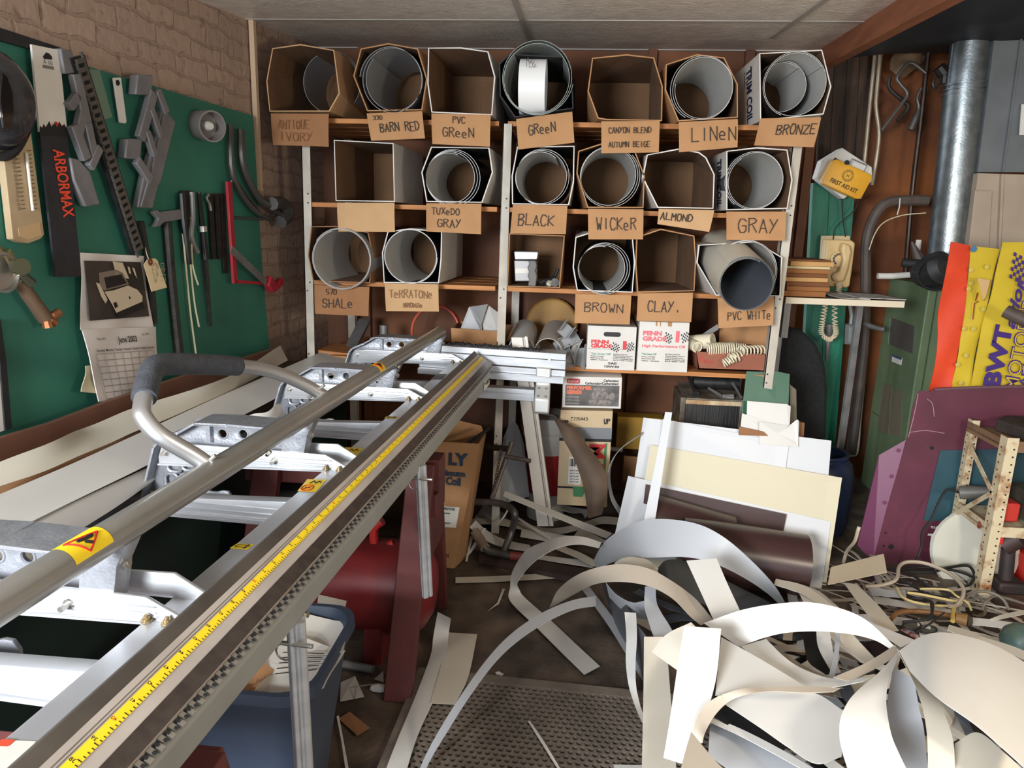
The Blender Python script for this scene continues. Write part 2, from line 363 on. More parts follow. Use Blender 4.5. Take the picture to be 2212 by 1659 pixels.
# thermometer board
r = T('thermometer_board', 'cream wooden wall thermometer board with scale, left of the saw sleeve', 'thermometer', LW(60, 525, .05))
lw_slab(MB(), [(-6, 215), (58, 215), (96, 507), (88, 516), (62, 526), (44, 524), (28, 517)], .055, .02).build('board', mat('old_cream_wood', (188, 166, 132), .7, 0, (170, 144, 110), 8, .05, 40), r, ang=0, bevel=.002)
mb = MB(); mb.tube([LW(57, 330, .062), LW(71, 455, .062)], .004, 8); mb.build('glass_tube', mat('tube_glass', (214, 208, 190), .2), r)
mb = MB()
for k, dx in [(k, dx) for dx in (0, 26) for k in range(15)]:
    if k == 0 and dx: mb.build('scale_text', mat('brown_ink', (110, 90, 70), .7), r, ang=0); mb = MB()
    t = k/14; xa, ya = 33+14*t, 325+125*t
    mb.add([LW(xa+dx, ya, .0565), LW(xa+dx+8, ya-1, .0565), LW(xa+dx+8, ya+1, .0565), LW(xa+dx, ya+2, .0565)], [(0, 1, 2, 3)])
    if not dx: text(mb, str(abs(120-10*k)), LW(xa-8, ya+4, .0565), LW(xa+10, ya+4, .0565)-LW(xa-8, ya+4, .0565), ZZ, .008)
mb.build('scale_text', mat('brown_ink', (110, 90, 70), .7), r, ang=0)
lw_slab(MB(), [(40, 492), (86, 480), (90, 508), (62, 518), (42, 510)], .0565, .001).build('plate', mat('plate_tan', (196, 164, 120), .6), r, ang=0)
# welding helmet
r = T('welding_helmet', 'black welding helmet hanging at the upper left of the green board', 'helmet', LW(20, 330, .1))
c = LW(-30, 212, .05); kx = (LW(46, 212, .05)-c).length; kz = (LW(-30, 100, .05)-c).length
mb = MB(); rows = []
for i in range(13):
    t = math.pi*i/12; row = []
    for k in range(25):
        f = 6.28319*k/24; row.append(c + aL*(kx*math.sin(t)*math.cos(f)) + nL*(.10*math.cos(t) if t < 1.5708 else .02*math.cos(t)) + ZZ*(kz*math.sin(t)*math.sin(f)*(1 if math.sin(f) > 0 else 1.0)))
    rows.append(row)
mb.grid(rows); mb.build('shell', mat('helmet_black', (40, 40, 44), .28, 0, (58, 58, 62), 5, coat=.3), r, ang=60)
mb = MB(); lw = [(8, 150), (22, 165), (33, 200), (36, 240), (28, 282), (12, 280), (2, 215)]
mb.prism([LW(x-4, y, .15) for x, y in lw], -nL*.05).build('visor', mat('visor_dark', (20, 21, 24), .12, coat=.5), r, bevel=.004)
mb = MB(); mb.tube([LW(-30, 330, .06), LW(10, 338, .07), LW(36, 320, .07), LW(62, 270, .06)], .012, 8, 4); mb.build('chin_rim', BLACK, r)
# ladder-jack style steel brackets
BRK = mat('bracket_steel', (134, 132, 134), .5, .3, (120, 118, 120), 12)
def bar(mb, p, q, w, off, th=.02): # flat bar between two photo points on the wall
    a, b = LW(*p, off), LW(*q, off); d = (b-a).normalized(); s = nL.cross(d)*(w/2)
    return mb.prism([a-s, b-s, b+s, a+s], nL*th)
r = T('steel_bracket', 'grey steel lattice bracket hanging right of the white strip on green board', 'bracket', LW(320, 452, .05))
mb = MB(); bar(mb, (323, 200), (296, 300), .035, .06); bar(mb, (318, 235), (340, 296), .025, .062); bar(mb, (309, 283), (327, 338), .025, .062); bar(mb, (332, 195), (352, 245), .03, .06); bar(mb, (287, 345), (318, 390), .032, .06)
mb.build('lattice', BRK, r, bevel=.003)
lw_slab(MB(), [(298, 161), (331, 162), (328, 206), (294, 204)], .075, .03).build('upper_clamp', BRK, r, bevel=.004)
lw_slab(MB(), [(275, 300), (308, 300), (304, 345), (271, 342)], .072, .03).build('lower_clamp', BRK, r, bevel=.004)
lw_slab(MB(), [(350, 238), (360, 240), (380, 264), (347, 395), (342, 402), (330, 450), (298, 448), (310, 385), (337, 300)], .068, .022).build('side_plate', BRK, r, bevel=.003)
mb = MB(); bar(mb, (351, 250), (322, 392), .006, .07, .006); bar(mb, (318, 395), (303, 446), .006, .07, .006); mb.build('plate_rib', BRK, r)
r = T('steel_bracket', 'grey steel lattice bracket hanging between saw sleeve and black chain strip', 'bracket', LW(200, 446, .05))
mb = MB(); bar(mb, (154, 160), (178, 268), .035, .06); bar(mb, (178, 262), (196, 345), .03, .06); bar(mb, (160, 205), (141, 232), .025, .06); bar(mb, (170, 240), (158, 300), .028, .06); bar(mb, (150, 270), (178, 345), .034, .062); bar(mb, (206, 318), (186, 362), .026, .062)
mb.build('lattice', BRK, r, bevel=.003)
lw_slab(MB(), [(131, 104), (156, 108), (168, 158), (140, 160)], .072, .03).build('upper_clamp', BRK, r, bevel=.004)
lw_slab(MB(), [(152, 340), (172, 345), (196, 372), (217, 442), (186, 447), (160, 388)], .068, .022).build('foot_plate', BRK, r, bevel=.004)
# chain strip
r = T('saw_chain', 'black saw chain strip with bright links hanging diagonally down the green board', 'chain', LW(296, 544, .05))
p0, p1 = LW(160, 122, .065), LW(293, 543, .05); d = (p1-p0); n = 26; dn = d.normalized(); sv = nL.cross(dn)
mb = MB(); mb.prism([p0-sv*.03, p1-sv*.03, p1+sv*.03, p0+sv*.03], nL*.012); mb.build('backing', BLACKM, r)
mb = MB()
for k in range(n):
    p = p0 + d*((k+.5)/n) + nL*.014
    mb.box(p, (.012, .034, .01), (dn, sv, nL)); mb.box(p+dn*.014-sv*.018, (.02, .006, .008), (dn, sv, nL)); mb.box(p-dn*.012+sv*.016, (.018, .006, .008), (dn, sv, nL))
mb.build('links', mat('worn_links', (116, 112, 106), .4, .7), r)
lw_slab(MB(), [(173, 149), (215, 151), (243, 253), (209, 264)], .034, .003).solo('paper_card', mat('green_grey_card', (112, 134, 116), .8), 'faded grey green card tacked beside the black chain strip', 'card', ang=0)
r = T('plastic_strip', 'small white strip with a hole hanging near the top edge of green board', 'strip', LW(266, 267, .05))
lw_slab(MB(), [(245, 168), (262, 167), (274, 262), (272, 267), (259, 265)], .05, .006).build('body', PAPER, r, bevel=.002)
lw_slab(MB(), [(250, 174), (256, 172), (260, 180), (256, 186), (251, 183)], .0505, .001).build('hole', INK, r, ang=0)
# lamp socket cup
r = T('socket_cup', 'dull grey round socket cup fixed to the green board', 'socket', LW(440, 300, .05))
ax = (nL*.8 + aL*(-.4) + ZZ*(-.1)).normalized(); c = LW(432, 270, .05)
MB().lathe([(.03, 0), (.05, .01), (.054, .06), (.056, .1), (.05, .1), (.047, .05), (.001, .045)], c-ax*.02, ax, 20, cap=False).build('cup', mat('cup_grey', (120, 112, 108), .6), r)
MB().lathe([(.018, .03), (.018, .07), (.012, .08)], c-ax*.01, ax, 12).build('core', mat('porcelain', (190, 186, 176), .5), r)
# wrenches, pliers, bars, wires
mb = MB(); bar(mb, (336, 470), (392, 462), .035, .05, .012)
ol = [(352, 462), (340, 460), (330, 453), (322, 458), (328, 466), (334, 472), (330, 482), (324, 490), (336, 489), (346, 480), (356, 478)]
mb.prism(lw_poly(ol, .048), nL*.016); mb.solo('open_end_wrench', BRK, 'big grey open end wrench hanging sideways on green board', 'wrench', bevel=.002)
def hang_bar(pts, rad, nm, lab, cat, m, off=.05, n=8):
    mb = MB(); mb.tube([LW(x, y, off) for x, y in pts], rad, n, 4); return mb.solo(nm, m, lab, cat)
hang_bar([(303, 478), (318, 560), (328, 640), (332, 700)], .012, 'iron_bar', 'thin black iron bar with hooked top behind the paper tag', 'bar', IRON)
hang_bar([(360, 478), (370, 600), (380, 700), (388, 770)], .016, 'iron_bar', 'long rough black iron bar hanging below the open end wrench', 'bar', IRON)
r = T('long_file', 'long dark file with light ferrule hanging left of the red saw', 'file', LW(455, 700, .05))
MB().tube([LW(430, 415, .05), LW(438, 500, .05), LW(444, 560, .05)], [.008, .014], 8).build('handle', BLACKM, r)
MB().tube([LW(437, 488, .05), LW(438.5, 500, .05)], .017, 8).build('ferrule', ZINC, r)
MB().tube([LW(442, 540, .05), LW(449, 630, .05), LW(456, 705, .05)], [.013, .006], 6).build('blade', IRON, r)
r = T('pliers', 'dark long handled pliers hanging in the middle of green board', 'pliers', LW(420, 560, .05))
mb = MB(); mb.tube([LW(392, 418, .06), LW(396, 470, .06), LW(402, 520, .06), LW(408, 570, .055)], .011, 8, 3); mb.build('handle', BLACKM, r)
mb = MB(); mb.tube([LW(414, 415, .06), LW(416, 470, .06), LW(412, 510, .06), (LW(426, 545, .055))], .011, 8, 3); mb.build('handle', STEEL, r)
mb = MB(); lw_slab(mb, [(398, 412), (418, 412), (424, 460), (420, 500), (404, 505), (394, 470)], .055, .02); mb.build('jaws', IRON, r, bevel=.003)
WIRE = mat('cream_wire', (206, 196, 160), .6)
hang_bar([(395, 505), (404, 600), (412, 680), (424, 770)], .0035, 'wire_length', 'longest of three cream wires hanging under the pliers', 'wire', WIRE, .055, 6)
hang_bar([(406, 505), (414, 600), (421, 660), (430, 706)], .0035, 'wire_length', 'middle cream wire of three hanging under the pliers', 'wire', WIRE, .055, 6)
hang_bar([(412, 470), (415, 560), (420, 590), (428, 615)], .0035, 'wire_length', 'shortest cream wire of three, curling out under the pliers', 'wire', WIRE, .058, 6)
for i, (xx, y1, lab) in enumerate(((452, 560, 'dull flat steel bar hanging right of the long file'), (466, 560, 'dark flat steel bar hanging close to the red saw'), (478, 590, 'narrow dark steel bar touching the red saw frame'))):
    mb = MB(); bar(mb, (xx, 418), (xx+8, y1), .028, .04, .006); mb.solo('flat_bar', IRON, lab, 'bar')
mb = MB(); mb.tube([LW(x, y, .05) for x, y in ((451, 420), (446, 428), (452, 440), (455, 455))], .006, 6, 3); mb.solo('hook', ZINC, 'small bright hook above the flat steel bars', 'hook')
# red hacksaw
REDS = mat('red_saw', (158, 30, 44), .5)
r = T('hacksaw', 'red hacksaw frame with grey blade hanging at right end of green board', 'saw', LW(540, 620, .06))
mb = MB(); bar(mb, (490, 392), (504, 612), .03, .06, .012); bar(mb, (503, 608), (572, 612), .014, .06, .012); mb.build('frame', REDS, r, bevel=.002)
mb = MB(); bar(mb, (498, 538), (574, 610), .032, .075, .004); mb.build('blade', STEEL, r)
mb = MB(); bar(mb, (571, 606), (582, 622), .05, .06, .03); bar(mb, (582, 624), (600, 606), .03, .06, .03); mb.build('handle', REDS, r, bevel=.004)
# tong-like bent rods in the corner
ROD = mat('dull_rod', (92, 88, 84), .45, .6)
r = T('bent_rods', 'bent dull metal rod frame hanging in the dark corner', 'rod frame', LW(540, 480, .05))
for pts, rad in (([(498, 270), (503, 380), (545, 450), (580, 472)], .012), ([(520, 280), (525, 360), (560, 430), (590, 450), (612, 470)], .016), ([(500, 470), (545, 472), (580, 470), (612, 440)], .006), ([(500, 390), (500, 468)], .006), ([(505, 385), (560, 455), (576, 470)], .006)):
    MB().tube([LW(x, y, .06) for x, y in pts], rad, 8, 4).build('rod', ROD, r)
MB().tube([LW(588, 440, .08), LW(610, 440, .08), LW(622, 462, .08), LW(606, 480, .08)], .03, 8, 3).build('clamp_head', ROD, r)
# cutting torch
r = T('cutting_torch', 'brass and steel cutting torch hanging low at left of the calendar', 'torch', LW(100, 690, .05))
P = [LW(x, y, .07) for x, y in ((-20, 520), (8, 562), (40, 602), (58, 632), (98, 688))]
MB().tube(P[:3], .012, 10).build('neck', BRASS, r); MB().tube([P[1]+ZZ*.02, P[2]], [.02, .022], 10).build('valve_body', BRASS, r)
MB().tube(P[2:], [.017, .02], 12).build('handle', mat('torch_handle', (120, 98, 78), .45, .5), r)
for q in ((104, 706), (117, 697), (126, 676)):
    MB().tube([P[4], LW(98+(q[0]-98)*.55, 688+(q[1]-688)*.5, .08), LW(*q, .08)], [.008, .012, .014], 8).build('hose_fitting', mat('copper_fit', (164, 108, 72), .4, .7), r)
MB().tube([LW(38, 575, .1), LW(48, 576, .12)], .022, 10).build('valve_knob', mat('olive_knob', (78, 78, 58), .5, .4), r); MB().tube([LW(44, 590, .09), LW(68, 612, .09)], [.012, .014], 8).build('lever', mat('olive_lever', (70, 72, 56), .5, .3), r)
MB().lathe([(.05, 0), (.052, .02), (.045, .022), (.043, .012), (.001, .012)], LW(-6, 588, .07), nL, 20, cap=False).build('gauge', ZINC, r)
# dark strip hanging lower left
lw_slab(MB(), [(-8, 690), (2, 690), (14, 780), (26, 925), (12, 930), (2, 800)], .05, .02).solo('rubber_strip', BLACK, 'speckled black rubber strip hanging at lower left of the green board', 'strip')
lw_slab(MB(), [(-20, 720), (-2, 740), (9, 930), (-20, 940)], .045, .004).solo('paper_sheet', PAPER, 'white paper sheet at the far left edge behind the rubber strip', 'paper', ang=0)
# paper tag
r = T('paper_tag', 'cream paper luggage tag tied beside the calendar picture', 'tag', LW(340, 625, .07))
lw_slab(MB(), [(311, 572), (318, 561), (334, 558), (340, 562), (361, 621), (328, 630)], .09, .0015).build('tag_card', mat('tag_cream', (226, 204, 162), .75), r, ang=0)
MB().lathe([(.012, 0), (.012, .002), (.004, .002), (.004, 0)], LW(324, 566, .0905), nL, 12, cap=False).build('eyelet', mat('eyelet', (120, 64, 52), .6), r)
MB().tube([LW(324, 566, .092), LW(318, 552, .08), LW(314, 535, .06)], .0015, 5, 3).build('string', WIRE, r)
mb = MB()
for k, s in enumerate(('1234 57', '5 W 712', 'W 71')): hand(mb, s, LW(327+k*3, 583+k*14, .0915), LW(345, 581, .0915)-LW(327, 583, .0915), ZZ, .02, .07, .0018)
mb.build('handwriting', mat('pencil', (176, 160, 130), .8), r, ang=0)
# calendar
CALP = mat('calendar_paper', (216, 207, 200), .75, 0, (204, 194, 186), 4)
r = T('photo_calendar', 'wall calendar page of June with an old car photo, hung on green board', 'calendar', LW(215, 868, .04))
def bil(c, s, t): return c[0]*(1-s)*(1-t)+c[1]*s*(1-t)+c[2]*s*t+c[3]*(1-s)*t
cu = [LW(x, y, .06) for x, y in ((173, 545.5), (310, 553), (329, 706), (177, 712.5))]
cl = [LW(*p) for p in ((177.5, 712, .065), (336, 706, .065), (348, 850, .07), (216, 868, .09))]
def sheet4(mb, c, n=10, wob=.004):
    rows = [[bil(c, s/n, t/n) + nL*(wob*math.sin(s*.9+t*.5)) for s in range(n+1)] for t in range(n+1)]; return mb.grid(rows)
sheet4(MB(), cu).build('upper_page', CALP, r, solid=.002); sheet4(MB(), cl, wob=.003).build('lower_page', CALP, r, solid=.003)
cl2 = [LW(*p) for p in ((185, 790, .06), (300, 780, .06), (300, 860, .06), (178, 846, .085))]
sheet4(MB(), cl2).build('curled_page', mat('page_cream', (206, 196, 164), .8), r, solid=.002)
cphoto = [LW(x, y, .067) for x, y in ((182, 563), (304, 566), (322, 683), (194, 693))]
sheet4(MB(), cphoto, 6, .001).build('photo', mat('photo_dark', (42, 36, 32), .5, 0, (72, 64, 56), 7), r)
def cp(mb, pts, k=1, mi=0):
    ps = [bil(cphoto, x, y) + nL*(.0018+.0006*k) for x, y in pts]; return mb.add(ps, [tuple(range(len(ps)))], mi)
PL1 = mat('photo_light', (202, 184, 158), .5); PL2 = mat('photo_mid', (128, 114, 98), .5); PL3 = mat('photo_black', (26, 22, 20), .5)
mb = MB(); cp(mb, [(.46, 0), (.64, .02), (.72, .3), (.5, .28)]); cp(mb, [(.14, .36), (.2, .38), (.3, .66), (.26, .72), (.2, .6)]); cp(mb, [(.26, .52), (.42, .5), (.68, .42), (.84, .5), (.92, .62), (.9, .72), (.6, .84), (.44, .96), (.36, .74)], 2); cp(mb, [(.72, .08), (.76, .1), (.77, .22), (.73, .2)]); cp(mb, [(.8, .1), (.85, .12), (.87, .3), (.83, .22)]); mb.build('photo_car', PL1, r, ang=0)
mb = MB(); cp(mb, [(.2, .2), (.5, .14), (.62, .2), (.7, .4), (.26, .5), (.2, .4)], 1); mb.build('photo_cab', PL2, r, ang=0)
mb = MB(); cp(mb, [(.28, .28), (.58, .22), (.66, .38), (.3, .47)], 3); cp(mb, [(.4, .9), (.9, .72), (.92, .84), (.46, 1)], 3); cp(mb, [(.38, .72), (.43, .7), (.45, .78), (.4, .82)], 4); cp(mb, [(.66, .62), (.68, .61), (.69, .66), (.67, .67)], 4); mb.build('photo_shadow_shapes', PL3, r, ang=0)
mb = MB()
for k in range(8):
    for c0, c1 in (((k/7*.84+.08, .34), (k/7*.84+.08, .97)), ((.08, .34+k/7*.63), (.92, .34+k/7*.63))):
        a, b = bil(cl, *c0)+nL*.006, bil(cl, *c1)+nL*.007; d = (b-a).normalized()*.0012; s = nL.cross(d)
        mb.add([a-s, b-s, b+s, a+s], [(0, 1, 2, 3)])
mb.build('grid_lines', mat('grid_ink', (150, 140, 134), .7), r, ang=0)
mb = MB(); Xc = (cl[1]-cl[0]).normalized(); Yc = -(cl[3]-cl[0]).normalized()
text(mb, 'June 2003', bil(cl, .4, .2)+nL*.007, Xc, Yc, .02, .09, .02); mb.build('month_lettering', INK, r, ang=0); mb = MB()
for k, s in enumerate(('Sunday', 'Monday', 'Tuesday', 'Wednesday', 'Thursday', 'Friday', 'Saturday')): text(mb, s, bil(cl, .09+k*.121, .31)+nL*.007, Xc, Yc, .008, .035, .01)
mb.build('weekday_lettering', INK, r, ang=0); mb = MB(); text(mb, 'May 2003', bil(cl, .13, .15)+nL*.007, Xc, Yc, .007); text(mb, 'July 2003', bil(cl, .75, .11)+nL*.007, Xc, Yc, .007)
mb.build('lettering', INK, r, ang=0)
# ================================================================== sheet metal folding machine (brake)
_d = ray(1342, 475).normalized(); aB = _d; uB = aB.cross(ZZ).normalized(); vB = uB.cross(aB)
OB = PZ(1041, 774, .93)
def B(u, v, s): return OB + uB*u + vB*v + aB*s
def onV(x, y, v): return PL(x, y, OB + vB*v, vB)
r = T('folding_brake', 'long aluminium sheet folding brake with yellow tape measure, resting on red sawhorses', 'sheet metal brake', B(-.2, -.17, -1.2))
BR = r
S0, S1 = -3.0, 0.0
def extr(prof, s0, s1, nm, m, closed=True, root=None, **k):
    mb = MB(); mb.prism([B(u, v, s0) for u, v in prof], aB*(s1-s0)); return mb.build(nm, m, root or r, **k)
bed = extr([(-.137, -.03), (-.05, -.03), (-.05, -.15), (-.11, -.15), (-.137, -.09)], S0, S1+.02, 'bed', ALU, ang=0, bevel=.003)
anv = extr([(-.036, .028), (-.031, .03), (-.0165, .0155), (-.02, -.03), (-.05, -.03), (-.045, 0)], S0, S1, 'anvil_blade', DKALU, ang=0, bevel=.0015)
extr([(-.0165, .0155), (.0425, -.0215), (.040, -.036), (-.02, -.03)], S0, S1+.002, 'anvil_face', LTALU, ang=0)
nF = V((0, 0, 0)); dface = (B(.0425, -.0215, 0)-B(-.0165, .0155, 0)); dl = dface.length; df = dface/dl; nf = (df.cross(aB)); nf = nf if nf.z > 0 else -nf
def face(t, off, s): return B(-.0165, .0155, s) + df*t + nf*off
def strip(t0, t1, off, s0, s1, nm, m, **k):
    mb = MB(); mb.prism([face(t0, 0, s0), face(t1, 0, s0), face(t1, off, s0), face(t0, off, s0)], aB*(s1-s0)); return mb.build(nm, m, r, ang=0, **k)
GRV = mat('groove_dark', (92, 84, 80), .6)
strip(.0085, .0095, .0004, S0, S1, 'groove', GRV); strip(.0125, .0135, .0004, S0, S1, 'groove', GRV)
tape = strip(.0155, .0285, .0008, S0, S1-.003, 'tape_measure', YEL)
strip(.046, .0695, .0012, S0, S1+.004, 'nose_strip', mat('nose_brown', (104, 94, 88), .3, .75, (86, 78, 74), 40))
mb = MB(); s = -2.45; i = 0
while s < -.02:
    h = .006 if i % 4 == 0 else .0035
    a, b = face(.0285-h, .0011, s), face(.0285, .0011, s); e = aB*.0007; mb.add([a-e, b-e, b+e, a+e], [(0, 1, 2, 3)]); s += .0127 if s > -1.4 else .00635; i += 1
mb.build('tick_text', INK, tape, ang=0)
mb = MB(); mr = MB()
for k in range(72):
    s = -2.42 + k*.0254*1.3
    if s > -.05: break
    text(mr if k % 10 == 4 else mb, str(36+k), face(.0225, .0012, s), -df, aB, .0052, .009 if False else None, .02)
mb.build('number_text', INK, tape, ang=0); mr.build('red_number_text', RED, tape, ang=0)
# apron with hinge
extr([(.040, -.030), (.052, -.036), (.056, -.040), (.053, -.085), (.012, -.105), (.0, -.085), (.03, -.06)], S0, S1-.11, 'apron', GREYP, ang=0, bevel=.003)
extr([(.034, -.0225), (.047, -.033), (.04, -.037), (.03, -.03)], S0, S1-.02, 'dark_hinge_bed', mat('hinge_dark', (62, 68, 70), .5, .2), ang=0)
mb = MB(); mk = MB(); s = -2.5; hd = (B(.056, -.0375, 0)-B(.044, -.031, 0)).normalized(); hn = hd.cross(aB); hn = hn if hn.z > 0 else -hn; i = 0
while s < -.03:
    c = B(.0475, -.0315, s) + hn*.002; mb.box(c + hd*(.003 if i % 2 else -.003), (.0085, .008, .0032), (hd, aB, hn))
    mb.box(c + hn*.0018 + hd*(-.002 if i % 2 else .002), (.005, .005, .001), (hd, aB, hn), 1)
    s += .0105; i += 1
mb.bx(0, .0001, 0, .0001, 0, .0001) if False else None
mb.build('piano_hinge', [mat('hinge_steel', (176, 172, 164), .4, .8), BLACK], r, ang=0)
lab = MB(); lab.add([B(.0575, -.043, -.245), B(.0575, -.043, -.115), B(.0555, -.083, -.115), B(.0555, -.083, -.245)], [(0, 1, 2, 3)]); lab = lab.build('nameplate', PAPER, r, ang=0)
mb = MB(); text(mb, 'PRO19', B(.0578, -.068, -.2), aB, vB, .018, .075, .05); text(mb, 'MAX', B(.0578, -.06, -.235), aB, vB, .008, .03, .04); mb.build('lettering', INK, lab, ang=0)
# tube handle along the brake
TC = (-.186, .103)
mb = MB(); mb.tube([B(TC[0], TC[1], S0), B(TC[0], TC[1], .0), B(TC[0], TC[1], .012)], .025, 28); mb.build('locking_tube', ANOD, r, ang=50)
# cast arms : profile built once, copied to each station
STN = [-2.03, -1.34, -.63, .03]
def cast_plate(nm, loops, s, th, m, root, bev=.0015, **k):
    mb = MB(); plate(mb, loops, th, B(0, 0, s), uB, vB, bev); return mb.build(nm, m, root, ang=40, **k)
def arc(cx, cy, rx, ry, a0, a1, n=10): return [(cx+rx*math.cos(math.radians(a0+(a1-a0)*i/n)), cy+ry*math.sin(math.radians(a0+(a1-a0)*i/n))) for i in range(n+1)]
out = [(-.655, -.165), (-.60, -.165), (-.50, -.165), (-.42, -.165), (-.42, -.15), (-.43, -.135)] + arc(-.47, -.095, .05, .045, -60, -180, 6) + arc(-.46, -.075, .06, .03, 180, 110, 4) + [(-.40, -.045), (-.27, -.03), (-.215, -.01), (-.205, .03), (-.215, .052), (-.40, .058), (-.487, .055), (-.535, .028), (-.59, .003), (-.606, -.015)]
pockets = [rrect(-.588, -.085, -.55, -.035, .012), rrect(-.545, -.078, -.515, -.04, .01), rrect(-.598, -.13, -.562, -.092, .012), rrect(-.555, -.128, -.522, -.09, .012)]
holes = [circ(-.432, .026, .0135), circ(-.375, .029, .0135)]
for i, s in enumerate(STN):
    body = cast_plate('cast_arm', [out] + holes, s+.045, .006, CAST, r)
    # thick rim that follows the outline, a pad under it, ribs around the pockets
    mb = MB(); rim = [out[k] for k in (0,)] + [(-.606, -.015), (-.59, .003), (-.535, .028), (-.487, .055), (-.40, .058), (-.215, .054)]
    for p, q in zip(rim[:-1], rim[1:]):
        a, b = B(p[0], p[1], s+.035), B(q[0], q[1], s+.035); n2 = aB.cross(b-a).normalized()
        mb.prism([a-aB*.03, b-aB*.03, b+aB*.06, a+aB*.06], -n2*.006)
    mb.build('rim', CAST, body, bevel=.0015)
    mb = MB()
    for pk in pockets:
        MB().tube([B(p[0], p[1], s+.03) for p in pk], .0045, 6, closed=True).build('rib', CAST, body)
    for p in holes: MB().tube([B(q[0], q[1], s+.041) for q in p], .003, 6, closed=True).build('hole_rim', CAST, body)
    mb = MB(); plate(mb, [rrect(-.47, .004, -.458, .05, .003)], .02, B(0, 0, s+.035), uB, vB); mb.build('web', CAST, body)
    mb = MB(); mb.box(B(-.64, -.160, s+.03), (.075, .09, .012), (uB, aB, vB)); mb.build('foot', CAST, body, bevel=.002)
    mb = MB(); text(mb, 'Tapco', B(-.345, .022, s+.0415), uB, vB, .012, .055, .02); mb.build('lettering', CAST, body, ang=0)
    mb = MB(); mb.lathe([(.008, 0), (.008, .007), (.004, .007), (.004, .014)], B(-.635, -.154, s+.02), vB, 6); mb.build('bolt', BRASS, body)
    # twin extruded channels of the upper arm
    for j, (ds, u0) in enumerate(((0, 0), (.062, .0))):
        prof = [(-.587, -.035), (-.575, -.002), (-.52, .004), (-.138, .004), (-.078, -.026), (-.078, -.032), (-.587, -.05)] if j == 0 else [(-.30, .006), (-.13, .012), (-.07, -.022), (-.07, -.03), (-.30, -.03)]
        a_ = cast_plate('upper_channel', [prof], s+ds, .004, ALU, r)
        if j == 0:
            mb = MB(); mb.prism([B(-.587, -.05, s-.012), B(-.1, -.03, s-.012), B(-.1, -.034, s), B(-.587, -.054, s)], aB*.0005)
            for vv in (-.018, -.024, -.008, -.035): mb.prism([B(-.56, vv-.002, s-.002), B(-.12+max(0, -vv-.02), vv-.002, s-.002), B(-.12, vv, s-.002), B(-.56, vv, s-.002)], -aB*.0045)
            mb.hexa([B(-.587, -.054, s-.012), B(-.075, -.034, s-.012), B(-.075, -.034, s), B(-.587, -.054, s), B(-.587, -.05, s-.012), B(-.075, -.03, s-.012), B(-.075, -.03, s), B(-.587, -.05, s)])
            mb.build('flange', ALU, a_, ang=0)
            for u, vv in ((-.27, -.02), (-.565, -.02)):
                mb = MB(); mb.lathe([(.009, 0), (.009, .006), (.005, .006), (.005, .022)], B(u, vv, s-.001), -aB, 8); mb.build('bolt', ZINC, a_)
            for u in (-.132, -.098):
                mb = MB(); mb.lathe([(.009, 0), (.009, .0025), (.0055, .0025), (.0055, .007), (.003, .007), (.003, .011)], B(u, -.029, s-.012), vB, 10); mb.build('nut', BRASS, a_)
        else:
            mb = MB(); mb.hexa([B(-.20, -.034, s+.062), B(-.08, -.031, s+.062), B(-.08, -.031, s+.09), B(-.20, -.034, s+.09), B(-.20, -.03, s+.062), B(-.08, -.027, s+.062), B(-.08, -.027, s+.09), B(-.20, -.03, s+.09)]); mb.build('flange', ALU, a_, ang=0)
    # lower arm
    la = cast_plate('lower_arm', [[(-.62, -.15), (-.5, -.128), (-.16, -.112), (-.12, -.112), (-.12, -.17), (-.62, -.17)]], s-.02, .03, ALU, r)
    mb = MB()
    for vv in (-.135, -.15, -.163):
        MB().prism([B(-.6, vv-.0025, s-.035), B(-.14, vv-.0025, s-.035), B(-.14, vv, s-.035), B(-.6, vv, s-.035)], -aB*.005).build('rib', ALU, la, ang=0)
    mb.hexa([B(-.62, -.175, s-.05), B(-.13, -.175, s-.05), B(-.13, -.175, s+.03), B(-.62, -.175, s+.03), B(-.62, -.17, s-.05), B(-.13, -.17, s-.05), B(-.13, -.17, s+.03), B(-.62, -.17, s+.03)])
    mb.build('flange', ALU, la, ang=0)
    # tube lug
    lg = MB(); plate(lg, [[(-.255, -.012), (-.20, -.012), (-.192, .02), (-.186, .05), (-.168, .085), (-.2, .092), (-.225, .05), (-.25, .02)]], .035, B(0, 0, s+.02), uB, vB, .002); lg = lg.build('tube_lug', CAST, r, ang=40)
    mb = MB(); mb.lathe([(.009, 0), (.009, .006), (.005, .006), (.005, .01)], B(-.185, .045, s+.02), (uB*.9+vB*.3), 6); mb.build('bolt', ZINC, lg)
# rear rail joining the feet
extr([(-.69, -.155), (-.61, -.155), (-.61, -.172), (-.69, -.172)], S0, .1, 'rear_rail', mat('rail_grey', (128, 128, 136), .45, .6, (112, 112, 120), 18), ang=0, bevel=.002)
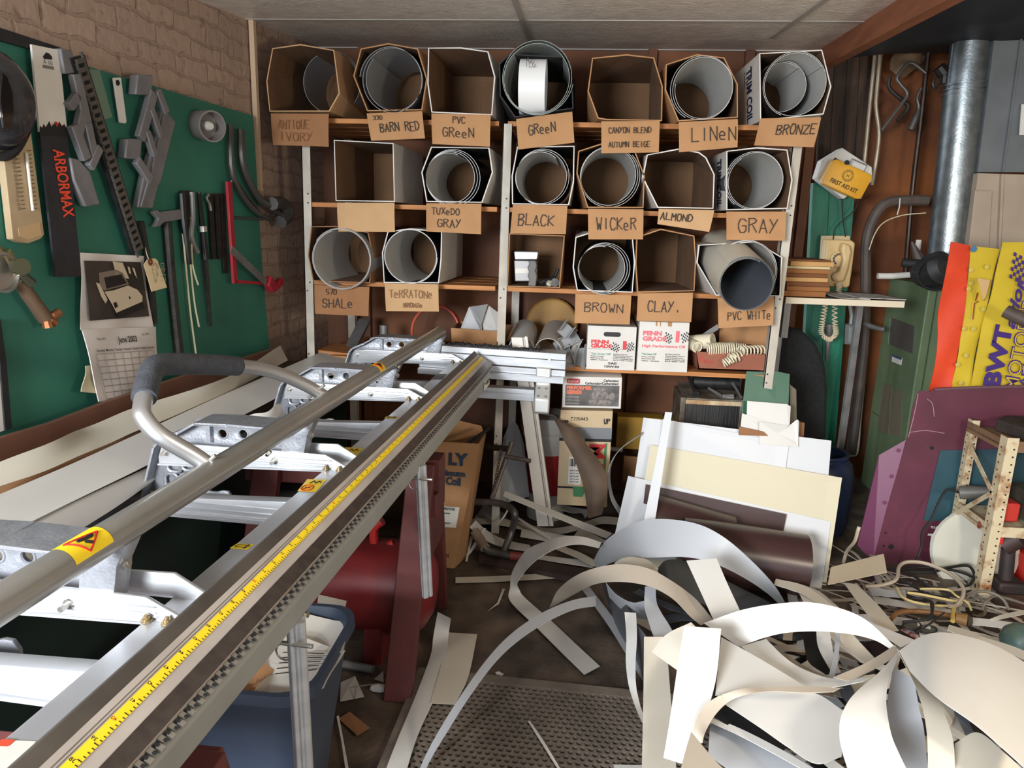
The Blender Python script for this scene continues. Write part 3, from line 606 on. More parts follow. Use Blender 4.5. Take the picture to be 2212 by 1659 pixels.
# bent lifting handle with foam grip
phi = math.radians(50); wB = -uB*math.cos(phi) + vB*math.sin(phi); hn_ = wB.cross(aB)
def HP(x, y): return PL(x, y, OB + uB*TC[0] + vB*TC[1], hn_)
hp = [HP(*q) for q in ((455, 1010), (420, 985), (345, 940), (312, 905), (307, 880), (322, 815), (331, 795), (350, 788), (400, 786), (500, 790), (560, 796), (615, 812), (660, 832), (700, 855), (715, 862))]
hc = crom(hp, 6)
ha = MB().tube(hc, .0165, 16).build('lifting_handle', mat('handle_alu', (200, 200, 200), .35, .85), r, ang=50)
g = [p for p in hc[26:56]]; MB().tube(g, .0225, 18).build('foam_grip', FOAM, ha, ang=50)
for x, y in ((443, 1003), (683, 846)):
    p = HP(x, y); MB().tube([p-hn_*.03, p+hn_*.03], .004, 8).build('pin', ZINC, ha)
mb = MB(); p = HP(440, 1000); mb.tube([p+aB*(.018*math.cos(t*.5236))+vB*(.018*math.sin(t*.5236))-vB*.016 for t in range(12)], .0016, 6, closed=True); mb.build('pin_ring', ZINC, ha)
for s in (-1.58, -.87, -.66): 
    mb = MB(); mb.lathe([(.008, 0), (.008, .006)], B(-.163, .088, s), (uB*.7-vB*.6), 6); mb.build('bolt', ZINC, r)
# hinged bending handles that hang below the apron
for nm, (x0, y0), (x1, y1), s in (('bending_handle', (907, 1003), (922, 1284), -1.15), ('bending_handle', (638, 1338), (664, 1800), -1.91)):
    pl = OB + aB*s; a = PL(x0, y0, pl, aB); b = PL(x1, y1, pl, aB); d = (b-a).normalized()
    h = MB(); h.beam(a, b, .018, .034, aB); h.beam(a+uB*.006, b+uB*.006, .006, .040, aB); h.tube([a+uB*.012-aB*.004, b+uB*.012-aB*.004], .007, 10); h.tube([a+aB*-.018, b+aB*-.018], .006, 10); h = h.build(nm, ALU, r, ang=40)
    mb = MB(); c = a + d*.05 - uB*.012 - aB*.02; mb.tube([c + uB*(.016*math.cos(t*.5236)) + d*(.016*math.sin(t*.5236)) for t in range(12)], .0018, 6, closed=True); mb.build('pin_ring', ZINC, h)
    MB().tube([c-d*.016-uB*.01, c-d*.016+uB*.05], .004, 8).build('pin', ZINC, h)
for x, y in ((664, 1327),): 
    p = PL(x, y, OB+uB*.0545, uB); mb = MB(); mb.lathe([(.006, 0), (.006, .002), (.002, .002)], p, uB, 12); mb.build('screw', BRASS, r)
# labels on the bed
def bed_label(pts, nm='warning_sticker', m=YEL):
    ps = [onV(x, y, -.0292) for x, y in pts]; mb = MB(); mb.add(ps, [(0, 1, 2, 3)]); return mb.build(nm, m, r, ang=0), ps
def on_lab(ps, x, y): return bil(ps, x, y) + vB*.0008
for pts in (((664, 1035), (706, 1036), (682, 1063), (642, 1061)), ((748, 966), (785, 968), (765, 990), (726, 990))):
    l, ps = bed_label(pts); mb = MB(); mb.tube([on_lab(ps, .38+.3*math.cos(t*.39), .72+.22*math.sin(t*.39)) for t in range(16)], .0012, 4, closed=True); mb.tube([on_lab(ps, .2, .85), on_lab(ps, .56, .6)], .0012, 4); mb.build('red_ring_text', RED, l)
    mb = MB()
    for x0, y0, x1, y1 in ((.3, .35, .45, .15), (.45, .15, .55, .3), (.6, .35, .72, .15), (.72, .15, .85, .3), (.25, .72, .5, .7)): mb.tube([on_lab(ps, x0, y0), on_lab(ps, x1, y1)], .0012, 4)
    mb.build('pictogram_text', INK, l)
for pts in (((512, 1174), (549, 1176), (533, 1187.5), (496, 1184)), ((836, 899), (860, 900), (857, 904), (830, 903))):
    l, ps = bed_label(pts, 'arrow_sticker'); mb = MB()
    for a, b in (((.15, .3), (.75, .3)), ((.15, .7), (.75, .7)), ((.15, .3), (.15, .7)), ((.75, .1), (.92, .5)), ((.92, .5), (.75, .9)), ((.75, .1), (.75, .9))): mb.tube([on_lab(ps, *a), on_lab(ps, *b)], .0008, 4)
    mb.build('arrow_text', INK, l)
l, ps = bed_label(((944, 808), (966, 808), (955, 819), (930, 819)), 'dark_sticker', mat('sticker_dark', (70, 66, 62), .5)); mb = MB()
text(mb, 'MADE IN USA', on_lab(ps, .3, .4), ps[1]-ps[0], vB.cross(ps[1]-ps[0]), .006, .03); mb.build('lettering', PAPER, l, ang=0)
l, ps = bed_label(((4, 1598), (78, 1601), (30, 1659), (-45, 1659)), 'maker_sticker', PAPER); mb = MB(); q = [on_lab(ps, *t) for t in ((0, 0), (.4, 0), (.33, .25), (-.05, .25))]; mb.add(q, [(0, 1, 2, 3)]); mb.build('red_block', ORG, l, ang=0)
# warning labels wrapped round the tube
def tube_label(s0, s1, a0, a1, m, nm, rr=.0256, n=8, root=None):
    rows = [[B(TC[0], TC[1], s) + uB*(rr*math.cos(math.radians(a0+(a1-a0)*k/n))) + vB*(rr*math.sin(math.radians(a0+(a1-a0)*k/n))) for k in range(n+1)] for s in (s0, s1)]
    return MB().grid(rows).build(nm, m, root or r, ang=60)
def tl_line(s0, a0, s1, a1, w=.0018, rr=.026):
    return [B(TC[0], TC[1], s0+(s1-s0)*k/5) + uB*(rr*math.cos(math.radians(a0+(a1-a0)*k/5))) + vB*(rr*math.sin(math.radians(a0+(a1-a0)*k/5))) for k in range(6)]
for x, y, sz in ((198, 1172, .075), (818, 790, .05)):
    s = (PL(x, y, OB+vB*(TC[1]+.02), vB)-OB).dot(aB); L_ = tube_label(s-sz/2, s+sz/2, 130, 10, YEL, 'warning_sticker')
    mb = MB()
    for A in ((-.35, 95, .35, 70), (.35, 70, -.1, 25), (-.1, 25, -.35, 95)): mb.tube(tl_line(s+sz*A[0], A[1], s+sz*A[2], A[3]), .0016, 4)
    mb.build('red_triangle_text', RED, L_); mb = MB()
    for A in ((-.15, 75, .15, 65), (-.05, 60, .05, 45), (.05, 70, .2, 68)): mb.tube(tl_line(s+sz*A[0], A[1], s+sz*A[2], A[3]), .003, 4)
    mb.build('pictogram_text', INK, L_)
# cross cutter rail bolted across the far end
Yc = 3.02
def CR(x, y, dy=0.): return PY(x, y, Yc+dy)
a0, a1 = CR(905, 738), CR(1223, 760); X_ = (a1-a0).normalized(); Ln = (a1-a0).length
cr = MB(); base = CR(905, 752)
for z0, z1, dep in ((-.01, .018, .10), (-.05, -.012, .085), (-.082, -.055, .03)): 
    p = base + ZZ*z0; cr.hexa([p, p+X_*Ln, p+X_*Ln+V((0, dep, 0)), p+V((0, dep, 0)), p+ZZ*(z1-z0), p+X_*Ln+ZZ*(z1-z0), p+X_*Ln+V((0, dep, z1-z0)), p+V((0, dep, z1-z0))])
p = base+ZZ*-.108+V((0, -.03, 0)); cr.hexa([p, p+X_*(Ln-.005), p+X_*(Ln-.005)+V((0, .11, 0)), p+V((0, .11, 0)), p+ZZ*.026, p+X_*(Ln-.005)+ZZ*.026, p+X_*(Ln-.005)+V((0, .11, .026)), p+V((0, .11, .026))])
cr = cr.build('cutter_rail', ALU, r, ang=0, bevel=.002)
mb = MB(); p = base + ZZ*.02 + V((0, .05, 0))
for k in range(66): mb.box(p + X_*(.03+k*(Ln-.12)/66) + V((0, random.uniform(-.02, .02), random.uniform(0, .005))), (.007, .03, .008), None)
mb.build('brush_strip', BLACK, cr, ang=0)
mb = MB(); mb.lathe([(.007, 0), (.007, .006)], base+X_*(Ln-.07)+ZZ*-.01+V((0, -.002, 0)), (0, -1, 0), 8); mb.build('screw', ZINC, cr)
bk = MB(); c0 = CR(1174, 795, -.02); W = X_*.032
prof = [V((0, 0, 0)), V((0, 0, -.075)), V((0, -.055, -.125)), V((0, -.055, -.185)), V((0, -.02, -.2)), V((0, .03, -.18)), V((0, .05, -.1)), V((0, .05, 0))]
bk.prism([c0 - W + q for q in prof], W*2); bk = bk.build('support_bracket', mat('bracket_alu', (196, 196, 192), .5, .5), r, bevel=.006)
for dx in (-.016, .016):
    for t in (.25, .8): mb = MB(); mb.lathe([(.005, 0), (.005, .003)], c0 + X_*dx + V((0, -.055*t-.002, -.075-.05*t)), (0, -.7, .7), 8); mb.build('screw', ZINC, bk)
mb = MB(); p0, p1 = CR(1030, 845), CR(1155, 852); mb.beam(p0-X_*.1, p1, .05, .052, ZZ); mb.beam(p0-X_*.1+V((0, -.03, .016)), p1+V((0, -.03, .016)), .006, .02, ZZ); mb.build('support_beam', ALU, r, ang=0, bevel=.002)
# ================================================================== bench behind the brake with sheet lengths
BENCH = mat('bench_wood', (84, 60, 42), .7, 0, (66, 46, 32), 5)
r = T('workbench', 'wooden workbench along the green board, covered by long white sheets', 'workbench', onL(-2, .4, 0))
MB().hexa([onL(-3.4, .02, .76), onL(-3.4, .34, .76), onL(.05, .34, .76), onL(.05, .02, .76), onL(-3.4, .02, .80), onL(-3.4, .34, .80), onL(.05, .34, .80), onL(.05, .02, .80)]).build('bench_top', BENCH, r, ang=0)
MB().hexa([onL(-3.4, .32, .02), onL(-3.4, .335, .02), onL(.05, .335, .02), onL(.05, .32, .02), onL(-3.4, .32, .76), onL(-3.4, .335, .76), onL(.05, .335, .76), onL(.05, .32, .76)]).build('front_panel', mat('dark_green_panel', (20, 44, 40), .6, 0, (16, 34, 32), 4), r, ang=0)
for s in (-2.4, -.1):
    for o in (.08, .27):
        mb = MB(); mb.beam(onL(s, o, 0), onL(s, o, .76), .08, .08, aL); mb.build('leg', BENCH, r, ang=0)
FASC = mat('brown_board', (124, 84, 66), .6, 0, (110, 72, 56), 6, .05, 40)
fb = [(-40, 954), (100, 913), (220, 868), (400, 808), (598, 749), (612, 770), (500, 808), (307, 879), (116, 960), (-40, 1012)]
mb = MB(); mb.prism([LW(x, y, .10) for x, y in fb], nL*.018); mb.solo('brown_board', FASC, 'long brown board standing along the back of the bench under the calendar', 'board', ang=0)
def ribbon(A, Bp, n=6, m=4, wave=0., z=None):
    # two edge lines of photo points with heights -> smooth sheet rows
    f = lambda q: PZ(q[0], q[1], q[2] if len(q) > 2 else z)
    a = crom([f(q) for q in A], n); b = crom([f(q) for q in Bp], n); rows = []
    for i, (p, q) in enumerate(zip(a, b)):
        rows.append([p.lerp(q, k/m) + ZZ*(wave*math.sin(i*.9+k*1.7)) for k in range(m+1)])
    return MB().grid(rows)
def sheet(A, Bp, label, m=WHITE, name='sheet_offcut', z=None, n=6, w=4, wave=0., th=.0012, cat='metal sheet', group=None):
    return ribbon(A, Bp, n, w, wave, z).solo(name, m, label, cat, group, solid=th, ang=60)
sheet([(-40, 1015, .9), (116, 952, .915), (202, 916, .90), (330, 867, .91), (489, 816, .92), (606, 747, .93)], [(-40, 1066, .86), (121, 1007, .86), (240, 955, .86), (347, 910, .86), (492, 847, .86), (622, 779, .86)], 'wavy cream sheet length leaning along the brown board', WCREAM, 'sheet_length', wave=.0015)
sheet([(-40, 1068, .835), (121, 1002, .835), (304, 930, .835), (480, 850, .835)], [(-40, 1100, .83), (121, 1030, .83), (304, 950, .83), (480, 860, .83)], 'brown cardboard edge showing between the white sheet lengths on the bench', CARD, 'cardboard_strip', cat='cardboard', th=.004)
sheet([(-40, 1084, .86), (150, 1004, .86), (304, 934, .86), (492, 848, .86), (660, 775, .86), (735, 742, .86)], [(-40, 1180, .85), (150, 1086, .845), (327, 1000, .84), (500, 910, .84), (640, 838, .84), (760, 780, .84)], 'widest white sheet length lying on the bench behind the brake', WHITE, 'sheet_length', w=6)
sheet([(-40, 1178, .845), (150, 1088, .84), (330, 1004, .83), (460, 940, .825)], [(-40, 1290, .80), (101, 1190, .803), (250, 1096, .803), (330, 1040, .803)], 'grey curved sheet length tucked beside the brake rail', WBACK, 'sheet_length', w=6)
sheet([(440, 905, .87), (520, 902, .875), (575, 888, .885), (606, 871, .89)], [(470, 925, .85), (540, 918, .85), (585, 912, .85), (612, 895, .85)], 'small crumpled white sheet beside the second cast arm', WHITE, wave=.004)
sheet([(670, 800, .845), (700, 786, .845), (760, 768, .845)], [(690, 815, .84), (740, 805, .84), (790, 790, .84)], 'short pale sheet end lying at the far end of the bench', WCREAM)
# ================================================================== sawhorses
r = T('sawhorse', 'far red sawhorse with chipped legs under the brake', 'sawhorse', (-.85, 2.25, 0))
zt = OB.z - .178 - .02
mb = MB(); mb.bx(-1.09, -.42, 2.19, 2.28, zt-.11, zt); mb.build('top_beam', REDP, r, bevel=.004)
mb = MB(); mb.bx(-.50, -.425, 2.165, 2.305, zt-.19, zt-.112); mb.build('spacer_block', REDP, r, bevel=.004)
for x in (-.51, -1.03):
    for f, t in (((x, 1.965, 0), (x+.03, 2.19, zt-.01)), ((x+.01, 2.535, 0), (x+.03, 2.28, zt-.01))):
        mb = MB(); f, t = V(f), V(t); mb.hexa([f+V((-.045, -.02, 0)), f+V((.045, -.02, 0)), f+V((.045, .02, 0)), f+V((-.045, .02, 0)), t+V((-.045, -.02, 0)), t+V((.045, -.02, 0)), t+V((.045, .02, 0)), t+V((-.045, .02, 0))]); mb.build('leg', REDP, r, bevel=.004)
mb = MB(); mb.bx(-.463, -.443, 2.09, 2.38, zt-.34, zt-.16); mb.build('gusset', REDP, r, bevel=.004)
c = copytree(r, (-.06, -1.42, 0)); c['label'] = 'near red sawhorse at the bottom left, under the front of the brake'
# ================================================================== bin, tank and things under the brake
BLUE = mat('bin_blue', (50, 59, 76), .5, 0, (43, 52, 68), 6)
r = T('waste_bin', 'blue plastic waste bin full of papers under the brake', 'bin', (-.685, 1.45, 0))
def rr_ring(cx, cy, hx, hy, rad, z, n=6): return [V((x, y, z)) for x, y in rrect(cx-hx, cy-hy, cx+hx, cy+hy, rad, n)]
prof = [(0, .10, .115), (.0, .10, .115), (.46, .165, .19), (.485, .168, .193), (.49, .185, .21), (.515, .183, .208), (.515, .168, .193), (.49, .16, .185), (.02, .11, .12)]
mb = MB(); rows = [rr_ring(-.69, 1.45, hx*.93, hy*.9, .07, z) for z, hx, hy in prof]; rows = [q+[q[0]] for q in rows]; mb.grid(rows)
mb.add(rr_ring(-.69, 1.45, .1, .12, .07, .02), [tuple(range(28))]); mb.build('bin_body', BLUE, r, ang=40)
def paper(pts, label, m=PAPER, nm='waste_paper', cat='paper', bend=.01):
    A = [V(p) for p in pts]; rows = [[bil(A, s/6, t/6) + V((0, 0, bend*math.sin(s*.8+t*.6))) for s in range(7)] for t in range(7)]
    return MB().grid(rows).solo(nm, m, label, cat, 'papers in the blue bin', solid=.0008)
paper([(-.78, 1.60, .50), (-.54, 1.60, .50), (-.51, 1.46, .49), (-.74, 1.40, .46)], 'white paper standing at the back of the blue bin')
paper([(-.70, 1.50, .50), (-.512, 1.48, .50), (-.515, 1.34, .48), (-.68, 1.30, .44)], 'printed white paper sheet curled at the front of the blue bin')
pp_ = [V(p) for p in [(-.70, 1.50, .50), (-.512, 1.48, .50), (-.515, 1.34, .48), (-.68, 1.30, .44)]]
po_ = [o for o in SC.objects if o.name.startswith('waste_paper')][-1]
mb = MB()
for k in range(5):
    a, b = bil(pp_, .25, .3+.08*k)+V((0, 0, .0135)), bil(pp_, .8, .3+.08*k)+V((0, 0, .0135)); e = V((0, .0022, .001)); mb.add([a, b, b+e, a+e], [(0, 1, 2, 3)])
mb.build('print_text', INK, po_, ang=0)
paper([(-.80, 1.46, .47), (-.66, 1.44, .46), (-.67, 1.32, .45), (-.8, 1.31, .45)], 'white paper at the left side inside the blue bin')
paper([(-.74, 1.42, .50), (-.655, 1.40, .50), (-.66, 1.31, .47), (-.75, 1.32, .46)], 'torn brown cardboard flap on the papers in the blue bin', CARD, 'cardboard_scrap', 'cardboard', .02)
TANKR = mat('tank_red', (122, 26, 28), .5, 0, (98, 24, 26), 5, .06, 30)
tc_ = PY(800, 1345, 2.25); r = T('air_tank', 'dark red air compressor tank lying under the brake behind the sawhorse leg', 'air tank', (tc_.x-.2, 2.25, 0))
ty = 2.25; tz = .24; xe = PY(944, 1380, ty).x
MB().lathe([(.001, 0), (.09, .012), (.14, .04), (.158, .09), (.16, .13), (.16, .58), (.14, .64), (.001, .68)], (xe, ty, tz), (-1, 0, 0), 28, cap=False).build('tank_shell', TANKR, r, ang=50)
for dx in (.2, .5):
    mb = MB(); mb.bx(xe-dx-.03, xe-dx+.03, ty-.12, ty+.12, 0, tz-.1); mb.build('foot', TANKR, r)
mb = MB(); mb.bx(xe-.62, xe-.34, ty-.09, ty+.12, tz+.155, tz+.36); mb.build('motor_block', BLACKM, r, bevel=.02)
mb = MB(); p = PY(800, 1200, ty-.05); mb.tube([V((p.x, ty, tz+.15)), V((p.x, ty, tz+.21)), V((p.x+.03, ty, tz+.24))], .016, 10, 2); mb.tube([p+V((0, .05, -.02)), p+V((.07, .05, .03))], .014, 10); mb.build('red_valve', mat('valve_red', (176, 40, 36), .45), r)
# printed sticker on the tank
mb = MB(); st = [(688, 1284), (749, 1298), (739, 1340), (682, 1330)]; rows = []
def tankp(x, y, off=.002):
    d = ray(x, y); o = EYE - V((0, ty, tz)); A = d.y**2+d.z**2; Bq = o.y*d.y+o.z*d.z; Cq = o.y**2+o.z**2-(.16+off)**2; D = max(Bq*Bq-A*Cq, 0); return EYE + d*((-Bq-math.sqrt(D))/A)
q4 = [V((x, y, 0)) for x, y in st]
def tq(s, t, off=.002): p = bil(q4, s, t); return tankp(p.x, p.y, off)
mb.grid([[tq(s/5, t/5) for s in range(6)] for t in range(6)]); stk = mb.build('sticker', mat('sticker_cream', (206, 198, 180), .6), r, ang=60)
mb = MB(); a, b = tq(.08, .62, .004), tq(.86, .62, .004); up = (tq(.08, .2, .004)-a); text(mb, 'Big Blue', a, b-a, up, .018, (b-a).length, .03); text(mb, '020', tq(.2, .95, .004), b-a, up, .014, .05, .02); mb.build('lettering', mat('sticker_navy', (40, 52, 92), .6), stk, ang=0)
# ================================================================== shelving unit
YS = 3.25
SZ = [1.927, 1.563, 1.21, .853]
r = T('shelving_unit', 'tall shelving unit with cream metal posts and pine boards along the back wall', 'shelving', (-.15, 3.55, 0))
def post(nm, x0, y0, x1, y1, wpx, dy=0., zb=0.):
    a, b = PY(x0, y0, YS+dy), PY(x1, y1, YS+dy); d = (b-a)/(b.z-a.z); t = a + d*(1.915-a.z); f = a + d*(zb-a.z)
    w = wpx*YS/F_; mb = MB()
    X = V((w/2, 0, 0)); D = V((0, .045, 0)); E = V((0, .004, 0))
    mb.hexa([f-X, f+X, f+X+E, f-X+E, t-X, t+X, t+X+E, t-X+E]); X2 = V((.004, 0, 0))
    mb.hexa([f-X, f-X+X2, f-X+X2+D, f-X+D, t-X, t-X+X2, t-X+X2+D, t-X+D]); p = mb.build(nm, POST, r, ang=0)
    mh = MB()
    for z in (1.6, 1.56, 1.2, 1.16, .86, .82, .5, .46):
        c = a + d*(z-a.z) + V((-.008 if int(z*100) % 4 else .006, -.0006, 0)); mh.lathe([(.004, 0), (.004, .0005)], c, (0, -1, 0), 8)
    mh.build('bolt_holes', INK, p); return p
post('post', 660, 317, 671, 774, 19); post('post', 1095.5, 300, 1082, 742, 18); post('post', 1722, 320, 1664, 790, 19)
for x, dx in ((-1.24, 0), (-.33, 0), (.88, 0)):
    mb = MB(); mb.bx(x-.02, x+.02, 3.84, 3.88, 0, 1.9); mb.build('post', POST, r, ang=0)
for k, z in enumerate(SZ):
    for x0, x1 in ((-1.235, -.375), (-.335, .885)):
        if k == 0: x0 -= .05 if x0 < -1 else 0
        mb = MB()
        for j in range(4):
            y0 = YS+.012+j*.15; mb.bx(x0, x1, y0, y0+.135, z-.02, z)
        mb.build('shelf_board', PINE, r, ang=0)
mb = MB(); mb.bx(-1.235, -.375, YS+.012, YS+.55, .62-.02, .62) if False else None
# ================================================================== coil cartons and rolls
YF = 3.19
def cen(p): return sum((V(q) for q in p), V((0, 0, 0)))/len(p)
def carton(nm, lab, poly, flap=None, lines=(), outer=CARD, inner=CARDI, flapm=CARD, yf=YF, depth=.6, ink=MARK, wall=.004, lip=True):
    P = [PY(x, y, yf) for x, y in poly]; c = cen(P); sz = max(z for z in SZ if z < c.z)+.001
    for p in P: p.z = max(p.z, sz)
    c = cen(P); n = len(P); zb = min(p.z for p in P)
    rt = T('coil_carton', lab, 'carton', V((c.x, yf+depth/2, zb)), 'trim coil cartons on the shelves')
    I = [p + (c-p).normalized()*wall*1.4 for p in P]; D = V((0, depth, 0))
    x0, x1 = min(p.x for p in P), max(p.x for p in P); z0, z1 = min(p.z for p in P), max(p.z for p in P)
    def bk(p): # rear outline is squarer than the sprung front
        hx, hz = (x1-x0)/2, (z1-z0)/2; mx_, mz_ = (x0+x1)/2, (z0+z1)/2; x, z = p.x, p.z
        if abs(x-mx_) > .35*hx: x += ((x1-.004 if x > mx_ else x0+.004)-x)*.85
        if abs(z-mz_) > .35*hz: z += ((z1 if z > mz_ else z0)-z)*.85
        return V((x, yf+depth, z))
    Q = [bk(p) for p in P]; J = [bk(p+(p-c).normalized()*wall*.4)-V((0, .004, 0))+(c-p).normalized()*.003 for p in I]
    mb = MB()
    for i in range(n):
        j = (i+1) % n
        out_ = lambda a_, b_: ((a_+b_)/2 - c).xz.length
        mb.add([P[i], P[j], Q[j], Q[i]], [(0, 1, 2), (0, 2, 3)] if out_(P[i], Q[j]) > out_(P[j], Q[i]) else [(0, 1, 3), (1, 2, 3)], 0)
        mb.add([I[i], J[i], J[j], I[j]], [(0, 1, 2), (0, 2, 3)] if out_(I[i], J[j]) > out_(I[j], J[i]) else [(0, 1, 3), (1, 2, 3)], 1); mb.add([P[i], I[i], I[j], P[j]], [(0, 1, 2, 3)], 0)
    mb.add(J, [tuple(range(n))], 2); mb.add(Q, [tuple(range(n))[::-1]], 0)
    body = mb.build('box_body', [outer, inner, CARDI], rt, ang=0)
    c2 = cen(J); mb = MB()   # taped seam of the rear flaps
    mb.box(c2+V((0, -.003, -.02)), (.0025, .001, (z1-z0)*.7)); mb.box(c2+V((0, -.003, (z1-z0)*.25)), (.07, .001, .0025)); mb.build('rear_seam', CARDD, body, ang=0)
    if flap:
        f = [PY(x, y, yf-.008-(.012 if k > 1 else 0)) for k, (x, y) in enumerate(flap)]
        mb = MB(); rows = [[bil(f, s/6, t/4) + V((0, -.004*math.sin(t/4*3.14), 0)) for s in range(7)] for t in range(5)]; mb.grid(rows)
        fl = mb.build('label_flap', flapm, rt, solid=.004, ang=60)
        if lines:
            X = (f[1]-f[0]+f[2]-f[3]); Yv = (f[0]-f[3]+f[1]-f[2]); W = (f[1]-f[0]).length; H = (f[0]-f[3]).length
            mb = MB()
            for s, u, v_, w, h in lines:   # text, left, baseline (fractions), width, height
                o = bil(f, u, 1-v_) + V((0, -.0085, 0)); hand(mb, s, o, X, Yv, H*h, W*w, min(.0042, .0018+.0065*h) if ink is MARK else .0036)
            mb.build('hand_lettering', ink, fl, ang=0)
    return rt
def spiral(cx, cy, rpx, yc, turns=2.2, gap=.006, length=.5, a0=0., drift=(0, 0), loose=None):
    c = PY(cx, cy, yc); R = rpx*(c-EYE).dot(FW)/F_*.99; N = int(turns*40); front = []
    for i in range(N+1):
        t = i/40; th = a0 + 6.28319*t; rad = R + gap*t; o = V((drift[0]*t, 0, drift[1]*t))
        if loose and t > turns-.25: rad += loose*(t-turns+.25)*4
        front.append(c + o + V((rad*math.cos(th), 0, rad*math.sin(th))))
    return front, c, R
def roll(lab, cx, cy, rpx, yc=YF+.03, turns=2.2, gap=.006, length=.5, a0=0., inner=WHITE, outer=BLACK, drift=(0, 0), tilt=(0, 0), nm='coil_roll', group='trim coil rolls in the cartons', loose=None):
    fr, c, R = spiral(cx, cy, rpx, yc, turns, gap, length, a0, drift, loose); mb = MB(); D = V((tilt[0], length, tilt[1])); th = .0016
    n = len(fr); inn = []; 
    for i, p in enumerate(fr):
        q = fr[min(i+1, n-1)]-fr[max(i-1, 0)]; nn = V((q.z, 0, -q.x)).normalized()   # outward
        inn.append(p - nn*th)
    for i in range(n-1):
        mb.add([inn[i], inn[i+1], inn[i+1]+D, inn[i]+D], [(0, 1, 2, 3)], 0)
        mb.add([fr[i], fr[i]+D, fr[i+1]+D, fr[i+1]], [(0, 1, 2, 3)], 1)
        mb.add([fr[i], fr[i+1], inn[i+1], inn[i]], [(0, 1, 2, 3)], 0)
    for i in (0, n-1): mb.add([fr[i], inn[i], inn[i]+D, fr[i]+D], [(0, 1, 2, 3)], 0)
    return mb.solo(nm, [inner, outer], lab, 'metal coil', group, ang=50)
COILW = mat('coil_white_face', (204, 203, 199), .42, 0, (194, 193, 189), 3)
COILG = mat('coil_grey_face', (150, 150, 150), .45)
DKBLK = mat('coil_black', (22, 22, 25), .3); DKGRN = mat('coil_green', (24, 52, 44), .3); DKGRY = mat('coil_grey', (96, 98, 102), .35); DKBRZ = mat('coil_bronze', (52, 42, 38), .35); LTTAN = mat('coil_tan', (178, 160, 138), .4)
# --- top row
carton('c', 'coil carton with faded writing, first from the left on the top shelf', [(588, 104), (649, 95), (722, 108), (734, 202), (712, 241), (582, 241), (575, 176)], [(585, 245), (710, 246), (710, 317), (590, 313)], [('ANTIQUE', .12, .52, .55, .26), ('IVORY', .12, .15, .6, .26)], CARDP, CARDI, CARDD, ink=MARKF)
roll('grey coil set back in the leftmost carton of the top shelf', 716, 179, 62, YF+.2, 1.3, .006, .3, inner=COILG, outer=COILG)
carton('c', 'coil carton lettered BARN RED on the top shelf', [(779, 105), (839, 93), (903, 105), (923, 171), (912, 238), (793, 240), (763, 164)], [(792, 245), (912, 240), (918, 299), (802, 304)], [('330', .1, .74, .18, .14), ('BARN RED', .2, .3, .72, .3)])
roll('grey coil inside the BARN RED carton', 852, 172, 63, YF+.0, 2.1, .006, inner=COILG, outer=DKGRY, a0=2.4, drift=(-.008, -.002))
carton('c', 'white coil carton lettered PVC GREEN on the top shelf, empty', [(925, 103), (996, 102), (1055, 111), (1070, 166), (1063, 249), (932, 243), (923, 181)], [(932, 245), (1060, 248), (1058, 317), (934, 311)], [('PVC', .36, .7, .22, .2), ('GReeN', .18, .25, .55, .28)], BOXW)
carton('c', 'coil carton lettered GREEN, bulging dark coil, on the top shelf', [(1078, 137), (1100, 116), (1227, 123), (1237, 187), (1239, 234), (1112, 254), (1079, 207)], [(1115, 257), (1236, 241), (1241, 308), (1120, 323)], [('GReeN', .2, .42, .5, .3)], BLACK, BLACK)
roll('dark green coil bulging out of the carton lettered GREEN', 1159, 172, 70, YF-.02, 2.4, .007, inner=mat('coil_dusty', (160, 166, 160), .4), outer=DKGRN, a0=3.6, drift=(.002, .004))
mb = MB(); cc = PY(1150, 183, YF-.005); rr_ = 58*2.95/F_; rows = []
for k in range(0, 27):
    a = 6.28319*k/24; rd = rr_ + .0015*k/24; rows.append([cc + V((dx, rd*math.cos(a)+.06, rd*math.sin(a))) for dx in (-.055, .055)])
mb.grid(rows); sm = mb.solo('coil_roll', mat('bright_white_sheet', (232, 232, 230), .4), 'small white rolled strip standing inside the dark green coil', 'metal coil', 'trim coil rolls in the cartons', solid=.0016, ang=50)
mb = MB(); o = PY(1136, 138, YF-.0745+.012); hand(mb, '4-', PY(1136, 134, YF-.055), V((1, 0, 0)), V((0, 0, 1)), .018, .03, .002); hand(mb, '126', PY(1134, 144, YF-.06), V((1, 0, 0)), V((0, 0, 1)), .02, .045, .002)
ob = mb.build('hand_lettering', MARK, sm, ang=0)
carton('c', 'empty coil carton lettered CANYON BLEND on the top shelf', [(1279, 125), (1354, 117), (1413, 124), (1432, 187), (1430, 261), (1309, 261), (1291, 256), (1269, 197)], [(1299, 262), (1425, 261), (1423, 329), (1299, 331)], [('CANYON BLEND', .12, .62, .74, .17), ('AUTUMN BEIGE', .12, .18, .72, .16)])
carton('c', 'coil carton lettered LINEN on the top shelf', [(1438, 139), (1505, 117), (1565, 124), (1594, 182), (1594, 254), (1465, 262), (1436, 194)], [(1466, 264), (1594, 257), (1593, 318), (1467, 329)], [('LINeN', .2, .3, .78, .42)])
roll('white coil in the LINEN carton', 1520, 191, 62, YF-.005, 2.2, .005, .55, inner=COILW, outer=DKBRZ, a0=3.0, drift=(-.004, 0))
gc = carton('c', 'white coil carton lettered BRONZE, rightmost on the top shelf', [(1640, 115), (1776, 107), (1796, 187), (1779, 247), (1642, 261)], [(1642, 256), (1774, 253), (1758, 318), (1629, 314)], [('BRONZE', .3, .42, .66, .34)], BOXW)
